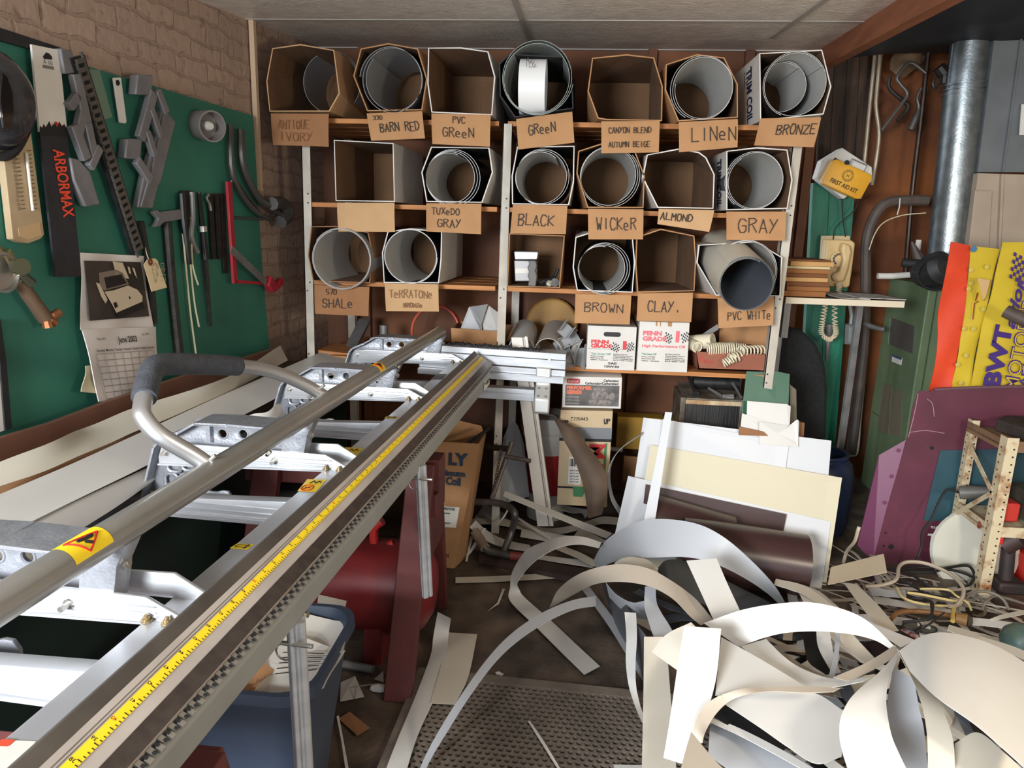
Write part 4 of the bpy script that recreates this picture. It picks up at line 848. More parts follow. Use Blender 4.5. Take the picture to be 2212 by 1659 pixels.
def side_text(rt, poly, s, yf, k, h, L, m):
    p0, p1 = PY(*poly[0], yf), PY(*poly[-1], yf); mb = MB(); d = (p1-p0).normalized(); o = p0.lerp(p1, .1) + V((-.007, k, 0))
    text(mb, s, o, d, V((0, -1, 0)) if False else V((0, -1, 0)), h, L, .03); return mb.build('lettering', m, rt, ang=0)
NAVY = mat('navy_print', (38, 44, 72), .6)
side_text(gc, [(1640, 115), (1642, 261)], 'TRIM COIL', YF, .20, .095, .22, NAVY); side_text(gc, [(1640, 115), (1642, 261)], '24" X 50 FT OPEN ONE END FOR COIL SELECTIONS', YF, .25, .02, .16, NAVY)
roll('white coil in the BRONZE carton, outer turn', 1717, 182, 64, YF-.008, 1.6, .005, .55, inner=COILW, outer=DKBRZ, a0=.6)
roll('inner white coil turned inside the BRONZE carton coil', 1688, 188, 50, YF+.12, 1.3, .006, .4, inner=COILW, outer=DKBRZ, a0=.9)
# --- second row
carton('c', 'white empty coil carton with a blank flap on the second shelf', [(721, 302), (850, 309), (853, 436), (725, 434)], [(728, 438), (852, 438), (853, 501), (731, 500)], (), BOXW, flapm=CARDP)
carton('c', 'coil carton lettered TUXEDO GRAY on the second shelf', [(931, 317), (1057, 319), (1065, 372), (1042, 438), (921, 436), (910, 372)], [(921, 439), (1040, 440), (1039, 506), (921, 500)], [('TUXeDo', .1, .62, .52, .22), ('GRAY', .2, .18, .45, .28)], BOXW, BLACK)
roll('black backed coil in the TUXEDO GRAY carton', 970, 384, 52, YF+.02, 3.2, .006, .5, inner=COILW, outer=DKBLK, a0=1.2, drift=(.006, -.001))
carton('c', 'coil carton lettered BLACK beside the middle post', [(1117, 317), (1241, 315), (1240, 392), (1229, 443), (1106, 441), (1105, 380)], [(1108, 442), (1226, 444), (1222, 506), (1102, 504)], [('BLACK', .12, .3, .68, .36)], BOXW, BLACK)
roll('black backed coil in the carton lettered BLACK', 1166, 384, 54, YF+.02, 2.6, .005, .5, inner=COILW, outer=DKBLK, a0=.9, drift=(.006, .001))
carton('c', 'coil carton lettered WICKER on the second shelf', [(1249, 326), (1301, 309), (1369, 318), (1393, 380), (1390, 449), (1269, 449), (1245, 374)], [(1270, 451), (1390, 452), (1389, 517), (1271, 517)], [('WICKeR', .14, .33, .74, .36)])
roll('loose white coil in the WICKER carton', 1314, 380, 59, YF+.02, 2.3, .006, .5, inner=COILW, outer=LTTAN, a0=5.2, drift=(.003, -.002))
carton('c', 'torn white coil carton lettered ALMOND, empty', [(1397, 334), (1464, 321), (1510, 328), (1526, 340), (1544, 377), (1541, 451), (1420, 449), (1387, 383)], [(1423, 451), (1543, 454), (1532, 501), (1420, 484)], [('ALMOND', .03, .34, .6, .42)], BOXW, flapm=CARDP)
gd = carton('c', 'white coil carton lettered GRAY, rightmost on the second shelf', [(1569, 326), (1633, 318), (1701, 323), (1712, 389), (1701, 451), (1569, 454)], [(1569, 457), (1698, 457), (1695, 520), (1569, 518)], [('GRAY', .18, .28, .7, .5)], BOXW)
side_text(gd, [(1569, 326), (1569, 454)], 'TRIM COIL', YF, .17, .09, .2, NAVY)
roll('white coil in the carton lettered GRAY', 1632, 391, 58, YF+.01, 2.3, .004, .55, inner=COILW, outer=DKGRY, a0=2.2, drift=(-.003, 0))
# --- third row
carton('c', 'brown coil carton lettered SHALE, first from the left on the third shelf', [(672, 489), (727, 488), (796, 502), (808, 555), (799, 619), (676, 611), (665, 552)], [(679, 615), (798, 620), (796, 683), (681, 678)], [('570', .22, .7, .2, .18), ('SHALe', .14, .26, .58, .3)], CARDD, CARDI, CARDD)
roll('wide grey coil poking out of the SHALE carton', 737, 560, 63, YF-.05, 2.1, .004, .5, inner=COILW, outer=COILG, a0=1.9)
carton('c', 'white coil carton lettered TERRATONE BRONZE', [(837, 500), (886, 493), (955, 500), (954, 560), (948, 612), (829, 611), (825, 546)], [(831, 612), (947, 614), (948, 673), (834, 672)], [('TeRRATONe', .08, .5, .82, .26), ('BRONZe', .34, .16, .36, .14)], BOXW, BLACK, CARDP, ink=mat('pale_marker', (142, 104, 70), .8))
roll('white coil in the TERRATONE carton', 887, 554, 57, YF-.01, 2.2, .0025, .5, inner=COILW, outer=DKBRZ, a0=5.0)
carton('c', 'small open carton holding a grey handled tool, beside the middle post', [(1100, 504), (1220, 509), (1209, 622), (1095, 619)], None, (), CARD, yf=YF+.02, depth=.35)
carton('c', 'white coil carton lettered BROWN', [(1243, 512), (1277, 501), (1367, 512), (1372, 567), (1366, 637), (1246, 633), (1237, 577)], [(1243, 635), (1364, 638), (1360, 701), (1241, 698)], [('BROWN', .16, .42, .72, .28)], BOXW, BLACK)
roll('white coil in the carton lettered BROWN', 1297, 581, 49, YF-.01, 3.2, .005, .5, inner=COILW, outer=DKBRZ, a0=1.4, drift=(.006, .0))
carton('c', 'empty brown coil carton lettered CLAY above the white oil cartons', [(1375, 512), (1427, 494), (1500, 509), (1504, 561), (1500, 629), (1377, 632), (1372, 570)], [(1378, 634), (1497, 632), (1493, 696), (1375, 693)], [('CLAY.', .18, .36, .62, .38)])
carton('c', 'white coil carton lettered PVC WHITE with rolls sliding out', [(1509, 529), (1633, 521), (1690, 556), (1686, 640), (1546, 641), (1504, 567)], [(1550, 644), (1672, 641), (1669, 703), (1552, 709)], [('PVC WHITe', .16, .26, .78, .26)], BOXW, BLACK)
roll('large white coil filling the PVC WHITE carton', 1607, 588, 66, YF-.03, 2.3, .004, .5, inner=COILW, outer=WHITE, a0=3.3, drift=(.002, -.001), tilt=(-.04, .02))
roll('grey coil nearest the camera, sliding out of the PVC WHITE carton', 1612, 614, 55, YF-.22, 2.2, .004, .45, inner=mat('coil_grey_in', (84, 88, 94), .4), outer=WCREAM, a0=1.1, drift=(0, .001), tilt=(-.03, .10))
# ---- tool in the small open carton
yq = YF+.06; r = T('trim_cutter', 'grey cast tool with a finger grip handle in the small open carton', 'tool', PY(1140, 612, yq))
def pyslab(mb, pts, y, th): return mb.prism([PY(a, b, y) for a, b in pts], V((0, th, 0)))
mb = MB(); pyslab(mb, [(1110, 562), (1160, 563), (1160, 608), (1112, 608)], yq, .07); mb.build('housing', mat('cast_tool', (132, 130, 128), .45, .5), r, bevel=.004)
mb = MB(); pyslab(mb, [(1110, 543), (1163, 544), (1160, 561), (1112, 561)], yq-.01, .09); mb.build('clamp_head', ALU, r, bevel=.004)
mb = MB(); pyslab(mb, [(1141, 563), (1157, 563), (1160, 575), (1156, 585), (1160, 596), (1157, 619), (1140, 618), (1143, 604), (1139, 596), (1143, 587), (1139, 578), (1143, 570)], yq-.03, .03); mb.build('handle', mat('grip_grey', (104, 100, 96), .6), r, bevel=.004)
mb = MB(); pyslab(mb, [(1113, 580), (1140, 580), (1140, 590), (1113, 590)], yq-.002, .001); mb.build('label', PAPER, r, ang=0)
r = T('small_parts', 'small dark metal fitting beside the grey tool in the open carton', 'fitting', PY(1180, 615, yq))
mb = MB(); mb.tube([PY(1166, 612, yq), PY(1180, 606, yq), PY(1196, 600, yq+.02), PY(1206, 580, yq+.03)], [.012, .007], 8, 3); mb.build('arm', BLACKM, r)
mb = MB(); mb.lathe([(.014, 0), (.014, .02), (.006, .02), (.006, .03)], PY(1184, 614, yq), (.3, -1, .3), 10); mb.build('bolt', ZINC, r)
mb = MB(); mb.lathe([(.02, 0), (.02, .012)], PY(1198, 612, yq), (.2, -1, .5), 12); mb.build('washer', STEEL, r)
# ================================================================== bottom shelf, left bay
mb = MB(); cc = PY(940, 716, 3.62); R_ = 53*3.62/F_
mb.tube([cc + V((R_*(1+.02*(k//24))*math.cos(k*.2618), .02*(k//24)+.03*math.sin(k*.2618), R_*1.05*math.sin(k*.2618))) for k in range(52)], .0065, 8); mb.solo('copper_coil', mat('copper_red', (206, 96, 74), .45, .2), 'loop of red copper coloured tubing behind the open scrap carton', 'tubing')
def obox(nm, lab, cat, pts, y, depth, m, flap=None, inner=None, open_top=False, group=None, dz=0.):
    # carton whose front face is given by four photo points tl tr br bl on plane Y = y
    P = [PY(a, b, y) for a, b in pts]; c = cen(P); D = V((0, depth, 0)); rt = T(nm, lab, cat, V((c.x, y+depth/2, min(p.z for p in P))), group)
    mb = MB()
    if open_top:
        th = .006; e = V((0, th, 0)); q = [p+D for p in P]
        mb.hexa([P[3], P[2], P[2]+e, P[3]+e, P[0], P[1], P[1]+e, P[0]+e]); mb.hexa([q[3]-e, q[2]-e, q[2], q[3], q[0]-e, q[1]-e, q[1], q[0]])
        x = V((th, 0, 0)); mb.hexa([P[3], P[3]+x, q[3]+x, q[3], P[0], P[0]+x, q[0]+x, q[0]]); mb.hexa([P[2]-x, P[2], q[2], q[2]-x, P[1]-x, P[1], q[1], q[1]-x])
        z = V((0, 0, th)); mb.hexa([P[3], P[2], q[2], q[3], P[3]+z, P[2]+z, q[2]+z, q[3]+z])
    else: mb.hexa([P[3], P[2], P[2]+D, P[3]+D, P[0], P[1], P[1]+D, P[0]+D])
    mb.build('box_body', m, rt, ang=0, bevel=.002); return rt, P
def fpt(P, s, t, off=-.0015): return bil(P, s, t) + V((0, off, 0))
def ftext(mb, P, s, u, v_, h, w, bold=.02, shear=0., align='LEFT', vert=False):
    X = P[1]-P[0]; Yv = P[0]-P[3]; H = Yv.length; W = X.length
    if vert: text(mb, s, fpt(P, u, v_), -Yv, X, W*h, H*w, bold, shear)
    else: text(mb, s, fpt(P, u, v_), X, Yv, H*h, W*w if w else None, bold, shear, align=align)
rt, P = obox('scrap_carton', 'small open brown carton of grey sheet scraps in the left bay', 'carton', [(974, 708), (1076, 716), (1076, 765), (975, 760)], 3.36, .24, CARD, open_top=True)
sheet_g = mat('grey_sheet', (164, 165, 166), .45, 0, (150, 151, 152), 3)
def flat(nm, lab, cat, pts, m, th=.0015, group=None, ang=0, rt=None):
    # upright or leaning flat piece: photo points each with their own depth
    P = [PY(x, y, Y) for x, y, Y in pts]; n = (P[1]-P[0]).cross(P[-1]-P[0]).normalized()
    mb = MB().prism(P, -n*th if n.y < 0 else n*th); return mb.solo(nm, m, lab, cat, group, ang=ang)
flat('sheet_offcut', 'grey bent sheet scrap standing in the small open carton', 'metal sheet', [(990, 722, 3.42), (1013, 663, 3.44), (1054, 657, 3.5), (1040, 700, 3.44), (1042, 722, 3.42)], sheet_g)
flat('sheet_offcut', 'pale sheet scrap leaning behind the middle post in the open carton', 'metal sheet', [(1040, 698, 3.47), (1056, 660, 3.52), (1076, 675, 3.52), (1076, 720, 3.45), (1045, 722, 3.45)], COILW)
flat('channel_offcut', 'grey metal channel leaning in the dark left bay', 'metal channel', [(776, 688, 3.7), (800, 688, 3.7), (761, 766, 3.4), (737, 766, 3.4)], STEEL, .02)
mb = MB(); mb.tube([PY(829, 745, 3.6), PY(829, 702, 3.6)], .022, 14); mb.solo('pipe_offcut', STEEL, 'short upright grey pipe at the back of the left bay', 'pipe')
for k, (pts, lab) in enumerate((([(686, 756), (757, 764), (752, 774), (690, 770)], 'upper pine offcut lying in the left bay'), ([(684, 771), (760, 778), (756, 790), (686, 786)], 'lower pine offcut lying on the left bay shelf'))):
    P = [PY(x, y, 3.30) for x, y in pts]; mb = MB().prism(P, V((0, .22, 0))); mb.solo('wood_offcut', PINE, lab, 'wood')
# ================================================================== bottom shelf, right bay
def tubeaxis(nm, lab, a, b, r, m, cat='metal coil', inner=None, n=28):
    a, b = V(a), V(b); d = (b-a); L_ = d.length; mb = MB(); mb.lathe([(r, 0), (r, L_), (r-.003, L_), (r-.003, 0), (r, 0)], a, d, n, cap=False); return mb.solo(nm, m, lab, cat, ang=50)
tubeaxis('sheet_roll', 'white rolled sheet leaning back on the shelf right of middle post', PY(1126, 757, 3.3), PY(1134, 716, 3.62), .064, COILW)
tubeaxis('sheet_roll', 'beige rolled sheet leaning back beside the scrap channels', PY(1184, 760, 3.3), PY(1200, 718, 3.65), .066, mat('beige_sheet', (190, 182, 170), .45))
mb = MB(); c = PY(1192, 700, 3.86); mb.lathe([(.001, 0), (.13, 0), (.14, .008), (.13, .016), (.001, .018)], c, (0, -1, .15), 32, cap=False); mb.solo('round_disc', mat('ochre_disc', (176, 132, 62), .6, 0, (150, 108, 48), 6), 'ochre round disc standing behind the sheet rolls', 'disc')
def channel(a, b, w, h, nm, lab, m, up=(0, 0, 1), cat='metal channel', group=None, t=.003):
    a, b = V(a), V(b); d = (b-a).normalized(); x = V(up).cross(d).normalized(); y = d.cross(x); mb = MB()
    for p0, p1 in (((-w/2, 0), (w/2, t)), ((-w/2, 0), (-w/2+t, h)), ((w/2-t, 0), (w/2, h))):
        q = [a + x*p0[0] + y*p0[1], a + x*p1[0] + y*p0[1], a + x*p1[0] + y*p1[1], a + x*p0[0] + y*p1[1]]; mb.prism(q, b-a)
    return mb.solo(nm, m, lab, cat, group, ang=0)
GRP = 'bent channel offcuts on the shelf'
for a, b, up, lab in (((1228, 702, 3.34), (1212, 724, 3.30), (.3, -1, .2), 'topmost bent channel offcut of the shelf heap, open side up'), ((1200, 752, 3.34), (1250, 728, 3.40), (0, -1, .4), 'dark lined channel offcut in the middle of the shelf heap'), ((1222, 790, 3.3), (1246, 742, 3.4), (1, -.4, 0), 'upright channel offcut nearest the left oil carton'), ((1252, 800, 3.27), (1262, 752, 3.34), (-.6, -1, 0), 'white channel offcut touching the left oil carton'), ((1230, 795, 3.26), (1216, 756, 3.36), (.2, -1, 0), 'grey channel offcut at the front of the shelf heap')):
    channel(PY(*a), PY(*b), .055, .035, 'channel_offcut', lab, random.choice([COILW, WBACK, sheet_g]), up)
MAG = mat('carton_red', (206, 58, 62), .6); PINKR = mat('carton_pink', (220, 104, 112), .6); GRNP = mat('green_print', (40, 128, 92), .6)
def oil(P, rt, red, big):
    mb = MB(); v0 = .17 if big else .33
    ftext(mb, P, 'PENN', .08, v0+.10 if big else .40, .085, .38 if big else .36, .05); ftext(mb, P, 'GRADE', .08, v0+.21 if big else .495, .085, .48 if big else .43, .05); ftext(mb, P, '1', .735, v0+.21 if big else .50, .20 if big else .17, .075, .07)
    if big: ftext(mb, P, 'High Performance Oil', .08, .51, .055, .86, .03)
    mb.build('lettering', red, rt, ang=0)
    mb = MB(); cx0 = (.56, .84) if big else (.56, .8)
    for cx in cx0:
        sg = -1 if cx < .7 else 1
        for i in range(6):
            for j in range(5):
                if (i+j) % 2: continue
                u = cx + .025*i + sg*.008*j - (.03 if sg < 0 else 0); vv = (.2 if big else .36) + .036*j + (.012*i if sg < 0 else -.012*i+.03)
                mb.add([fpt(P, u, vv), fpt(P, u+.024, vv), fpt(P, u+.024, vv+.036), fpt(P, u, vv+.036)], [(0, 1, 2, 3)])
        mb.build('flag_text', INK, rt, ang=0); mb = MB()
    mb = MB(); ftext(mb, P, '"The Green Oil"', .08, .67 if big else .655, .04, .3 if big else .42, .02); mb.build('green_lettering', GRNP, rt, ang=0)
    mb = MB()
    for k, s in enumerate(('Product Contains:', 'Hydrocarbon Oils', 'Additives - Trade Secret')): ftext(mb, P, s, .08, (.715 if big else .70)+.042*k, .024, (.28, .27, .36)[k], .02)
    for k, s in enumerate(('Brad Penn Lubricants', 'American Refining Group, Inc.', '77 North Kendall Avenue', 'Bradford, Pennsylvania 16701', '814-368-1200')): ftext(mb, P, s, .55, (.65 if big else .64)+.036*k, .022, (.3, .4, .36, .4, .4)[k], .02)
    if not big: ftext(mb, P, 'SAE', .45, .87, .05, .18, .03); ftext(mb, P, '10W30', .38, .945, .05, .30, .03)
    mb.build('small_lettering', INK, rt, ang=0)
rt, P = obox('oil_carton', 'shorter white oil carton with oval hand hole and flag print', 'carton', [(1270, 703), (1376, 707), (1370, 801), (1266, 797)], YS-.005, .3, BOXW)
oil(P, rt, MAG, False)
mb = MB(); pts = [(1305 + 0, 721)]; h = rrect(.33, .13, .68, .235, .05); mb.add([fpt(P, x, y, -.0012) for x, y in h], [tuple(range(len(h)))]); mb.build('hand_hole', INK, rt, ang=0)
mb = MB(); mb.add([fpt(P, .02, .515), fpt(P, .98, .52), fpt(P, .98, .53), fpt(P, .02, .525)], [(0, 1, 2, 3)]); mb.build('lid_seam', mat('seam_grey', (150, 146, 140), .8), rt, ang=0)
rt, P = obox('oil_carton', 'taller white oil carton with pink print, right of its shorter twin', 'carton', [(1382, 694), (1490, 697), (1484, 805), (1375, 801)], YS-.01, .3, BOXW)
oil(P, rt, PINKR, True)
mb = MB()
for u0, u1 in ((.32, .36), (.40, .43), (.56, .65)): mb.add([fpt(P, u0, .0), fpt(P, u1, .0), fpt(P, u1-.005, .09), fpt(P, u0+.01, .08)], [(0, 1, 2, 3)])
mb.build('torn_patches', CARD, rt, ang=0)
rt, P = obox('spring_tray', 'open red brown box full of cream coiled binding rings', 'box', [(1505, 760), (1653, 766), (1650, 803), (1508, 798)], YS+.0, .28, mat('red_box', (156, 96, 72), .8, 0, (138, 82, 62), 4), open_top=True)
mb = MB(); mb.prism([PY(1555, 690, 3.55), PY(1662, 700, 3.55), PY(1656, 770, 3.55), PY(1552, 768, 3.55)], V((0, .006, 0))); mb.build('back_panel', CARD, rt, ang=0)
mb = MB(); ftext(mb, P, 'A', .02, .55, .42, .07, .03); ftext(mb, P, 'llegro', .1, .62, .22, .14); mb.build('lettering', mat('tray_print', (176, 66, 52), .7), rt, ang=0)
CREAM = mat('cream_plastic', (222, 212, 184), .4)
def spring(nm, lab, a, b, r, n, wr=.0035, tw=1.2):
    a, b = V(a), V(b); d = b-a; x, y = frame(d); mb = MB(); N = n*14
    mb.tube([a + d*(k/N) + x*(r*math.cos(k*6.28319/14)) + y*(r*math.sin(k*6.28319/14)) for k in range(N+1)], wr, 5); return mb.solo(nm, CREAM, lab, 'binding coil', 'cream binding coils in the red brown box')
spring('binding_coil', 'tightly wound cream coil lying along the front of the red brown box', PY(1527, 754, YS+.02), PY(1585, 754, YS+.03), .028, 12)
spring('binding_coil', 'cream coil in the middle of the red brown box', PY(1575, 750, YS+.06), PY(1612, 755, YS+.04), .024, 8)
spring('binding_coil', 'cream coil with spread loops at the right end of the box', PY(1598, 758, YS+.0), PY(1650, 756, YS+.05), .02, 7)
spring('binding_coil', 'cream coil drooping over the front edge of the red brown box', PY(1590, 770, YS-.03), PY(1562, 786, YS-.03), .018, 6)
spring('binding_coil', 'spread cream coil hanging lowest over the box front', PY(1600, 768, YS-.02), PY(1572, 776, YS-.025), .022, 4)
mb = MB(); mb.lathe([(.035, 0), (.035, .12), (.028, .12), (.028, 0)], PY(1540, 736, YS+.05), (-.8, .5, -.2), 20); mb.solo('plastic_ring', CREAM, 'largest cream plastic tube ring at the back left of the box', 'ring')
mb = MB(); mb.lathe([(.026, 0), (.026, .09), (.02, .09), (.02, 0)], PY(1506, 750, YS+.02), (-.3, .9, .1), 18); mb.solo('plastic_ring', CREAM, 'small cream plastic tube ring at the box corner', 'ring')
flat('channel_offcut', 'grey metal strip sticking up behind the cream rings', 'metal strip', [(1492, 738, 3.5), (1550, 700, 3.45), (1552, 711, 3.45), (1494, 752, 3.5)], STEEL, .01)
# ================================================================== floor level under the shelves
rt, P = obox('carburetor_box', 'white and black printed carburetor box on top of the tall carton', 'box', [(1216, 813), (1344, 816), (1341, 883), (1214, 880)], 3.2, .26, BOXW)
zc = min(p.z for p in P)
def fq(P, u0, v0, u1, v1, off=-.0012): return [fpt(P, u0, v0, off), fpt(P, u1, v0, off), fpt(P, u1, v1, off), fpt(P, u0, v1, off)]
MB().add(fq(P, .05, .26, .96, .93), [(0, 1, 2, 3)]).build('photo_panel', mat('box_photo', (70, 66, 64), .5, 0, (104, 98, 94), 18), rt, ang=0)
MB().add([fpt(P, x, y, -.0014) for x, y in rrect(.07, .06, .29, .22, .03)], [tuple(range(20))]).build('red_badge', mat('badge_red', (186, 34, 40), .5), rt, ang=0)
mb = MB(); ftext(mb, [p+V((0, -.001, 0)) for p in P], 'Edelbrock', .09, .18, .09, .18, .0, .3); mb.build('badge_lettering', PAPER, rt, ang=0)
mb = MB(); ftext(mb, P, 'Carburetor', .69, .14, .08, .26, .03); ftext(mb, P, 'Carburador/Carburateur', .38, .235, .08, .57, .03); mb.build('lettering', INK, rt, ang=0)
P2 = [p+V((0, -.001, 0)) for p in P]
mb = MB(); ftext(mb, P2, 'PERFORMER', .07, .40, .11, .43, .05); ftext(mb, P2, 'SERIES', .07, .54, .11, .26, .05); mb.build('orange_lettering', mat('orange_print', (222, 112, 78), .5), rt, ang=0)
mb = MB(); 
for k in range(3): ftext(mb, P2, 'performance carburetor', .07, .66+.1*k, .03, .22, .0)
mb.build('small_lettering', PAPER, rt, ang=0)
mb = MB()
for u, v_, a, b in ((.64, .38, .12, .05), (.64, .5, .13, .06), (.55, .6, .06, .1), (.72, .6, .08, .1), (.6, .78, .08, .1), (.74, .8, .1, .08), (.84, .6, .05, .12), (.5, .78, .05, .06)):
    pts = circ(u, v_, a, 14, b); mb.add([fpt(P2, x, y, -.0016-.0002*len(mb.f)) for x, y in pts], [tuple(range(14))])
mb.build('carburetor_picture_shapes', mat('print_silver', (146, 136, 130), .5, 0, (92, 84, 80), 60), rt, ang=0)
CARDT = mat('tall_carton', (200, 178, 144), .8, 0, (186, 162, 128), 5)
rt, P = obox('tall_carton', 'tall taped tan carton with large red letters, standing under the shelf', 'carton', [(1211, 886), (1324, 888), (1311, 1096), (1203, 1090)], 3.22, .24, CARDT)
P2 = [p+V((0, -.001, 0)) for p in P]
MB().add(fq(P, -.005, .17, 1.005, .30), [(0, 1, 2, 3)]).build('duct_tape', mat('duct_tape', (128, 130, 132), .4, .3), rt, ang=0)
MB().add(fq(P2, -.005, .285, 1.005, .315), [(0, 1, 2, 3)]).build('strap', BLACK, rt, ang=0); MB().add(fq(P2, -.005, .795, .75, .815), [(0, 1, 2, 3)]).build('strap', BLACK, rt, ang=0)
mb = MB(); mb.box(fpt(P2, .45, .30, -.004), (.02, .006, .02)); mb.build('strap_buckle', ZINC, rt)
mb = MB(); ftext(mb, P2, 'MAXI', .60, .34, .30, .5, .03, vert=True); mb.build('lettering', mat('carton_crimson', (190, 46, 48), .6), rt, ang=0)
MB().add(fq(P, .88, .33, .93, .9), [(0, 1, 2, 3)]).build('green_stripe', mat('stripe_green', (64, 120, 76), .6), rt, ang=0)
MB().add(fq(P2, .2, .48, .45, .77), [(0, 1, 2, 3)]).build('shipping_label', PAPER, rt, ang=0)
mb = MB(); P3_ = [p+V((0, -.002, 0)) for p in P]
for k in range(6): mb.add(fq(P3_, .22+.02*k, .50, .23+.02*k+.004*(k % 3), .58), [(0, 1, 2, 3)])
for k in range(5): ftext(mb, P3_, 'SHIP TO 4029', .23, .63+.03*k, .012, .18)
mb.build('label_text', INK, rt, ang=0)
mb = MB(); ps = [(.3, .79), (.5, .79), (.55, .84), (.5, .9), (.32, .9)]; mb.add([fpt(P3_, *q) for q in ps], [tuple(range(5))]); mb.build('green_patch', mat('patch_green', (58, 122, 78), .6), rt, ang=0)
mb = MB(); hand(mb, 'UP', fpt(P2, .04, .15, -.002), P[1]-P[0], P[0]-P[3], .022, .03, .004); hand(mb, 'UP', fpt(P2, .84, .13, -.002), P[1]-P[0], P[0]-P[3], .022, .03, .004); hand(mb, '2775443', fpt(P2, .2, .10, -.002), P[1]-P[0], P[0]-P[3], .014, .08, .002); mb.build('hand_lettering', INK, rt, ang=0)
mb = MB(); rows = []
for (xl, yl), (xr, yr), Y in (((1195, 903), (1216, 909), 3.14), ((1207, 926), (1244, 925), 3.10), ((1217, 950), (1268, 960), 3.06), ((1239, 990), (1295, 996), 3.02), ((1259, 1046), (1311, 1030), 2.98), ((1267, 1093), (1310, 1071), 2.96), ((1270, 1120), (1300, 1112), 2.97)):
    rows.append([PY(xl+(xr-xl)*k/4, yl+(yr-yl)*k/4, Y-.02*math.sin(k/4*3.14)) for k in range(5)])
a = [crom([r_[k] for r_ in rows], 4) for k in range(5)]; mb.grid([[a[k][i] for k in range(5)] for i in range(len(a[0]))])
mb.solo('leather_strap', mat('brown_leather', (92, 74, 58), .7, 0, (72, 56, 44), 8, .15, 30), 'wide brown leather strap leaning in front of the tall carton', 'leather strap', solid=.008, ang=60)
r = T('bucket', 'white pail with red lower band, half hidden behind the white trim length', 'bucket', (PY(1185, 1000, 3.52).x, 3.52, 0))
c = PY(1182, 1000, 3.52); mb = MB(); mb.lathe([(.10, .0), (.115, .22)], (c.x, 3.52, .14), n=24, cap=False); mb.build('red_band', mat('pail_red', (168, 40, 44), .5), r)
mb = MB(); mb.lathe([(.098, 0), (.10, .14)], (c.x, 3.52, 0), n=24); mb.build('base', mat('pail_white', (196, 192, 186), .5), r); mb = MB(); mb.lathe([(.115, .36), (.125, .44), (.13, .44), (.13, .47), (.12, .47), (.125, .55), (.001, .55)], (c.x, 3.52, 0), n=24, cap=False); mb.build('upper_wall', mat('pail_white', (196, 192, 186), .5), r)
MB().tube([PY(1150, 960, 3.42), PY(1165, 905, 3.42), PY(1200, 900, 3.42), PY(1212, 940, 3.42)], .004, 6, 4).build('bail_handle', STEEL, r)
r = T('trim_length', 'long white ribbed door trim length leaning against the shelf below the cutter rail', 'trim', PY(1178, 1137, 3.24))
def strip4(mb, x0, x1, x0b, x1b, yt, yb, Y, Yb, th): mb.prism([PY(x0, yt, Y), PY(x1, yt, Y), PY(x1b, yb, Yb), PY(x0b, yb, Yb)], V((0, th, 0)))
TW = mat('pvc_trim', (232, 226, 216), .4)
mb = MB(); strip4(mb, 1104, 1133, 1161, 1190, 729, 1137, 3.19, 3.24, .02); mb.build('flat_face', TW, r, ang=0, bevel=.002)
mb = MB(); strip4(mb, 1133, 1139, 1190, 1196, 727, 1137, 3.18, 3.23, .035); mb.build('edge_bead', TW, r, ang=0, bevel=.002)
mb = MB(); strip4(mb, 1128, 1130.5, 1185, 1187.5, 729, 1137, 3.1895, 3.2395, .001); mb.build('seam', mat('trim_seam', (140, 124, 112), .7), r, ang=0)
flat('sheet_offcut', 'grey pointed sheet leaning behind the pipe clamp', 'metal sheet', [(1106, 901, 3.5), (1120, 922, 3.49), (1132, 960, 3.45), (1144, 1072, 3.36), (1079, 1090, 3.35), (1071, 1045, 3.38), (1088, 945, 3.47)], sheet_g)
CL = mat('clamp_steel', (120, 112, 104), .45, .6, (96, 88, 82), 20)
r = T('pipe_clamp', 'dull steel clamp with cross handle standing behind the carton', 'clamp', PY(1062, 1080, 3.1))
MB().tube([PY(1105, 955, 3.2), PY(1095, 985, 3.18), PY(1062, 1078, 3.08)], .011, 8).build('bar', CL, r)
MB().tube([PY(1090, 985, 3.15), PY(1146, 996, 3.12)], .011, 8).build('cross_handle', CL, r); MB().tube([PY(1052, 965, 3.25), PY(1100, 970, 3.2)], .015, 8).build('screw_rod', IRON, r)
mb = MB(); a = PY(1082, 975, 3.16); b = PY(1068, 1050, 3.12)
for k in range(14): p = a.lerp(b, k/13); x, y = frame(b-a); mb.tube([p + (x if k % 2 else y)*(.007*math.cos(t*1.0472)) + (b-a).normalized()*(.01*math.sin(t*1.0472)) for t in range(6)], .0022, 5, closed=True)
mb.build('chain', mat('rust_chain', (92, 70, 56), .6, .5), r)
# large leaning coil carton with blue print
r = T('coil_carton', 'tall brown coil carton with blue lettering behind the sawhorse', 'carton', PY(960, 1229, 2.86))
Y0 = 2.86; F4 = [PY(895, 951, Y0+.06), PY(1035, 959, Y0+.05), PY(981, 1230, Y0), PY(868, 1226, Y0)]; S4 = [PY(1050, 936, Y0+.42), PY(1004, 1221, Y0+.12)]
mb = MB(); mb.add(F4, [(0, 1, 2, 3)]); mb.add([F4[1], S4[0], S4[1], F4[2]], [(0, 1, 2, 3)])
bk0 = F4[0]+V((0, .34, 0)); bk1 = F4[3]+V((0, .1, 0)); mb.add([F4[0], F4[3], bk1, bk0], [(0, 1, 2, 3)]); mb.add([S4[0], bk0, bk1, S4[1]], [(0, 1, 2, 3)]); mb.add([F4[3], F4[2], S4[1], bk1], [(0, 1, 2, 3)])
mb.build('box_body', CARD, r, ang=0, solid=.005)
mb = MB(); mb.add([PY(935, 925, Y0+.36), PY(994, 909, Y0+.40), PY(1040, 920, Y0+.42), PY(1048, 945, Y0+.41), PY(940, 955, Y0+.34)], [(0, 1, 2, 3, 4)]); mb.build('rear_flap', CARD, r, ang=0, solid=.005)
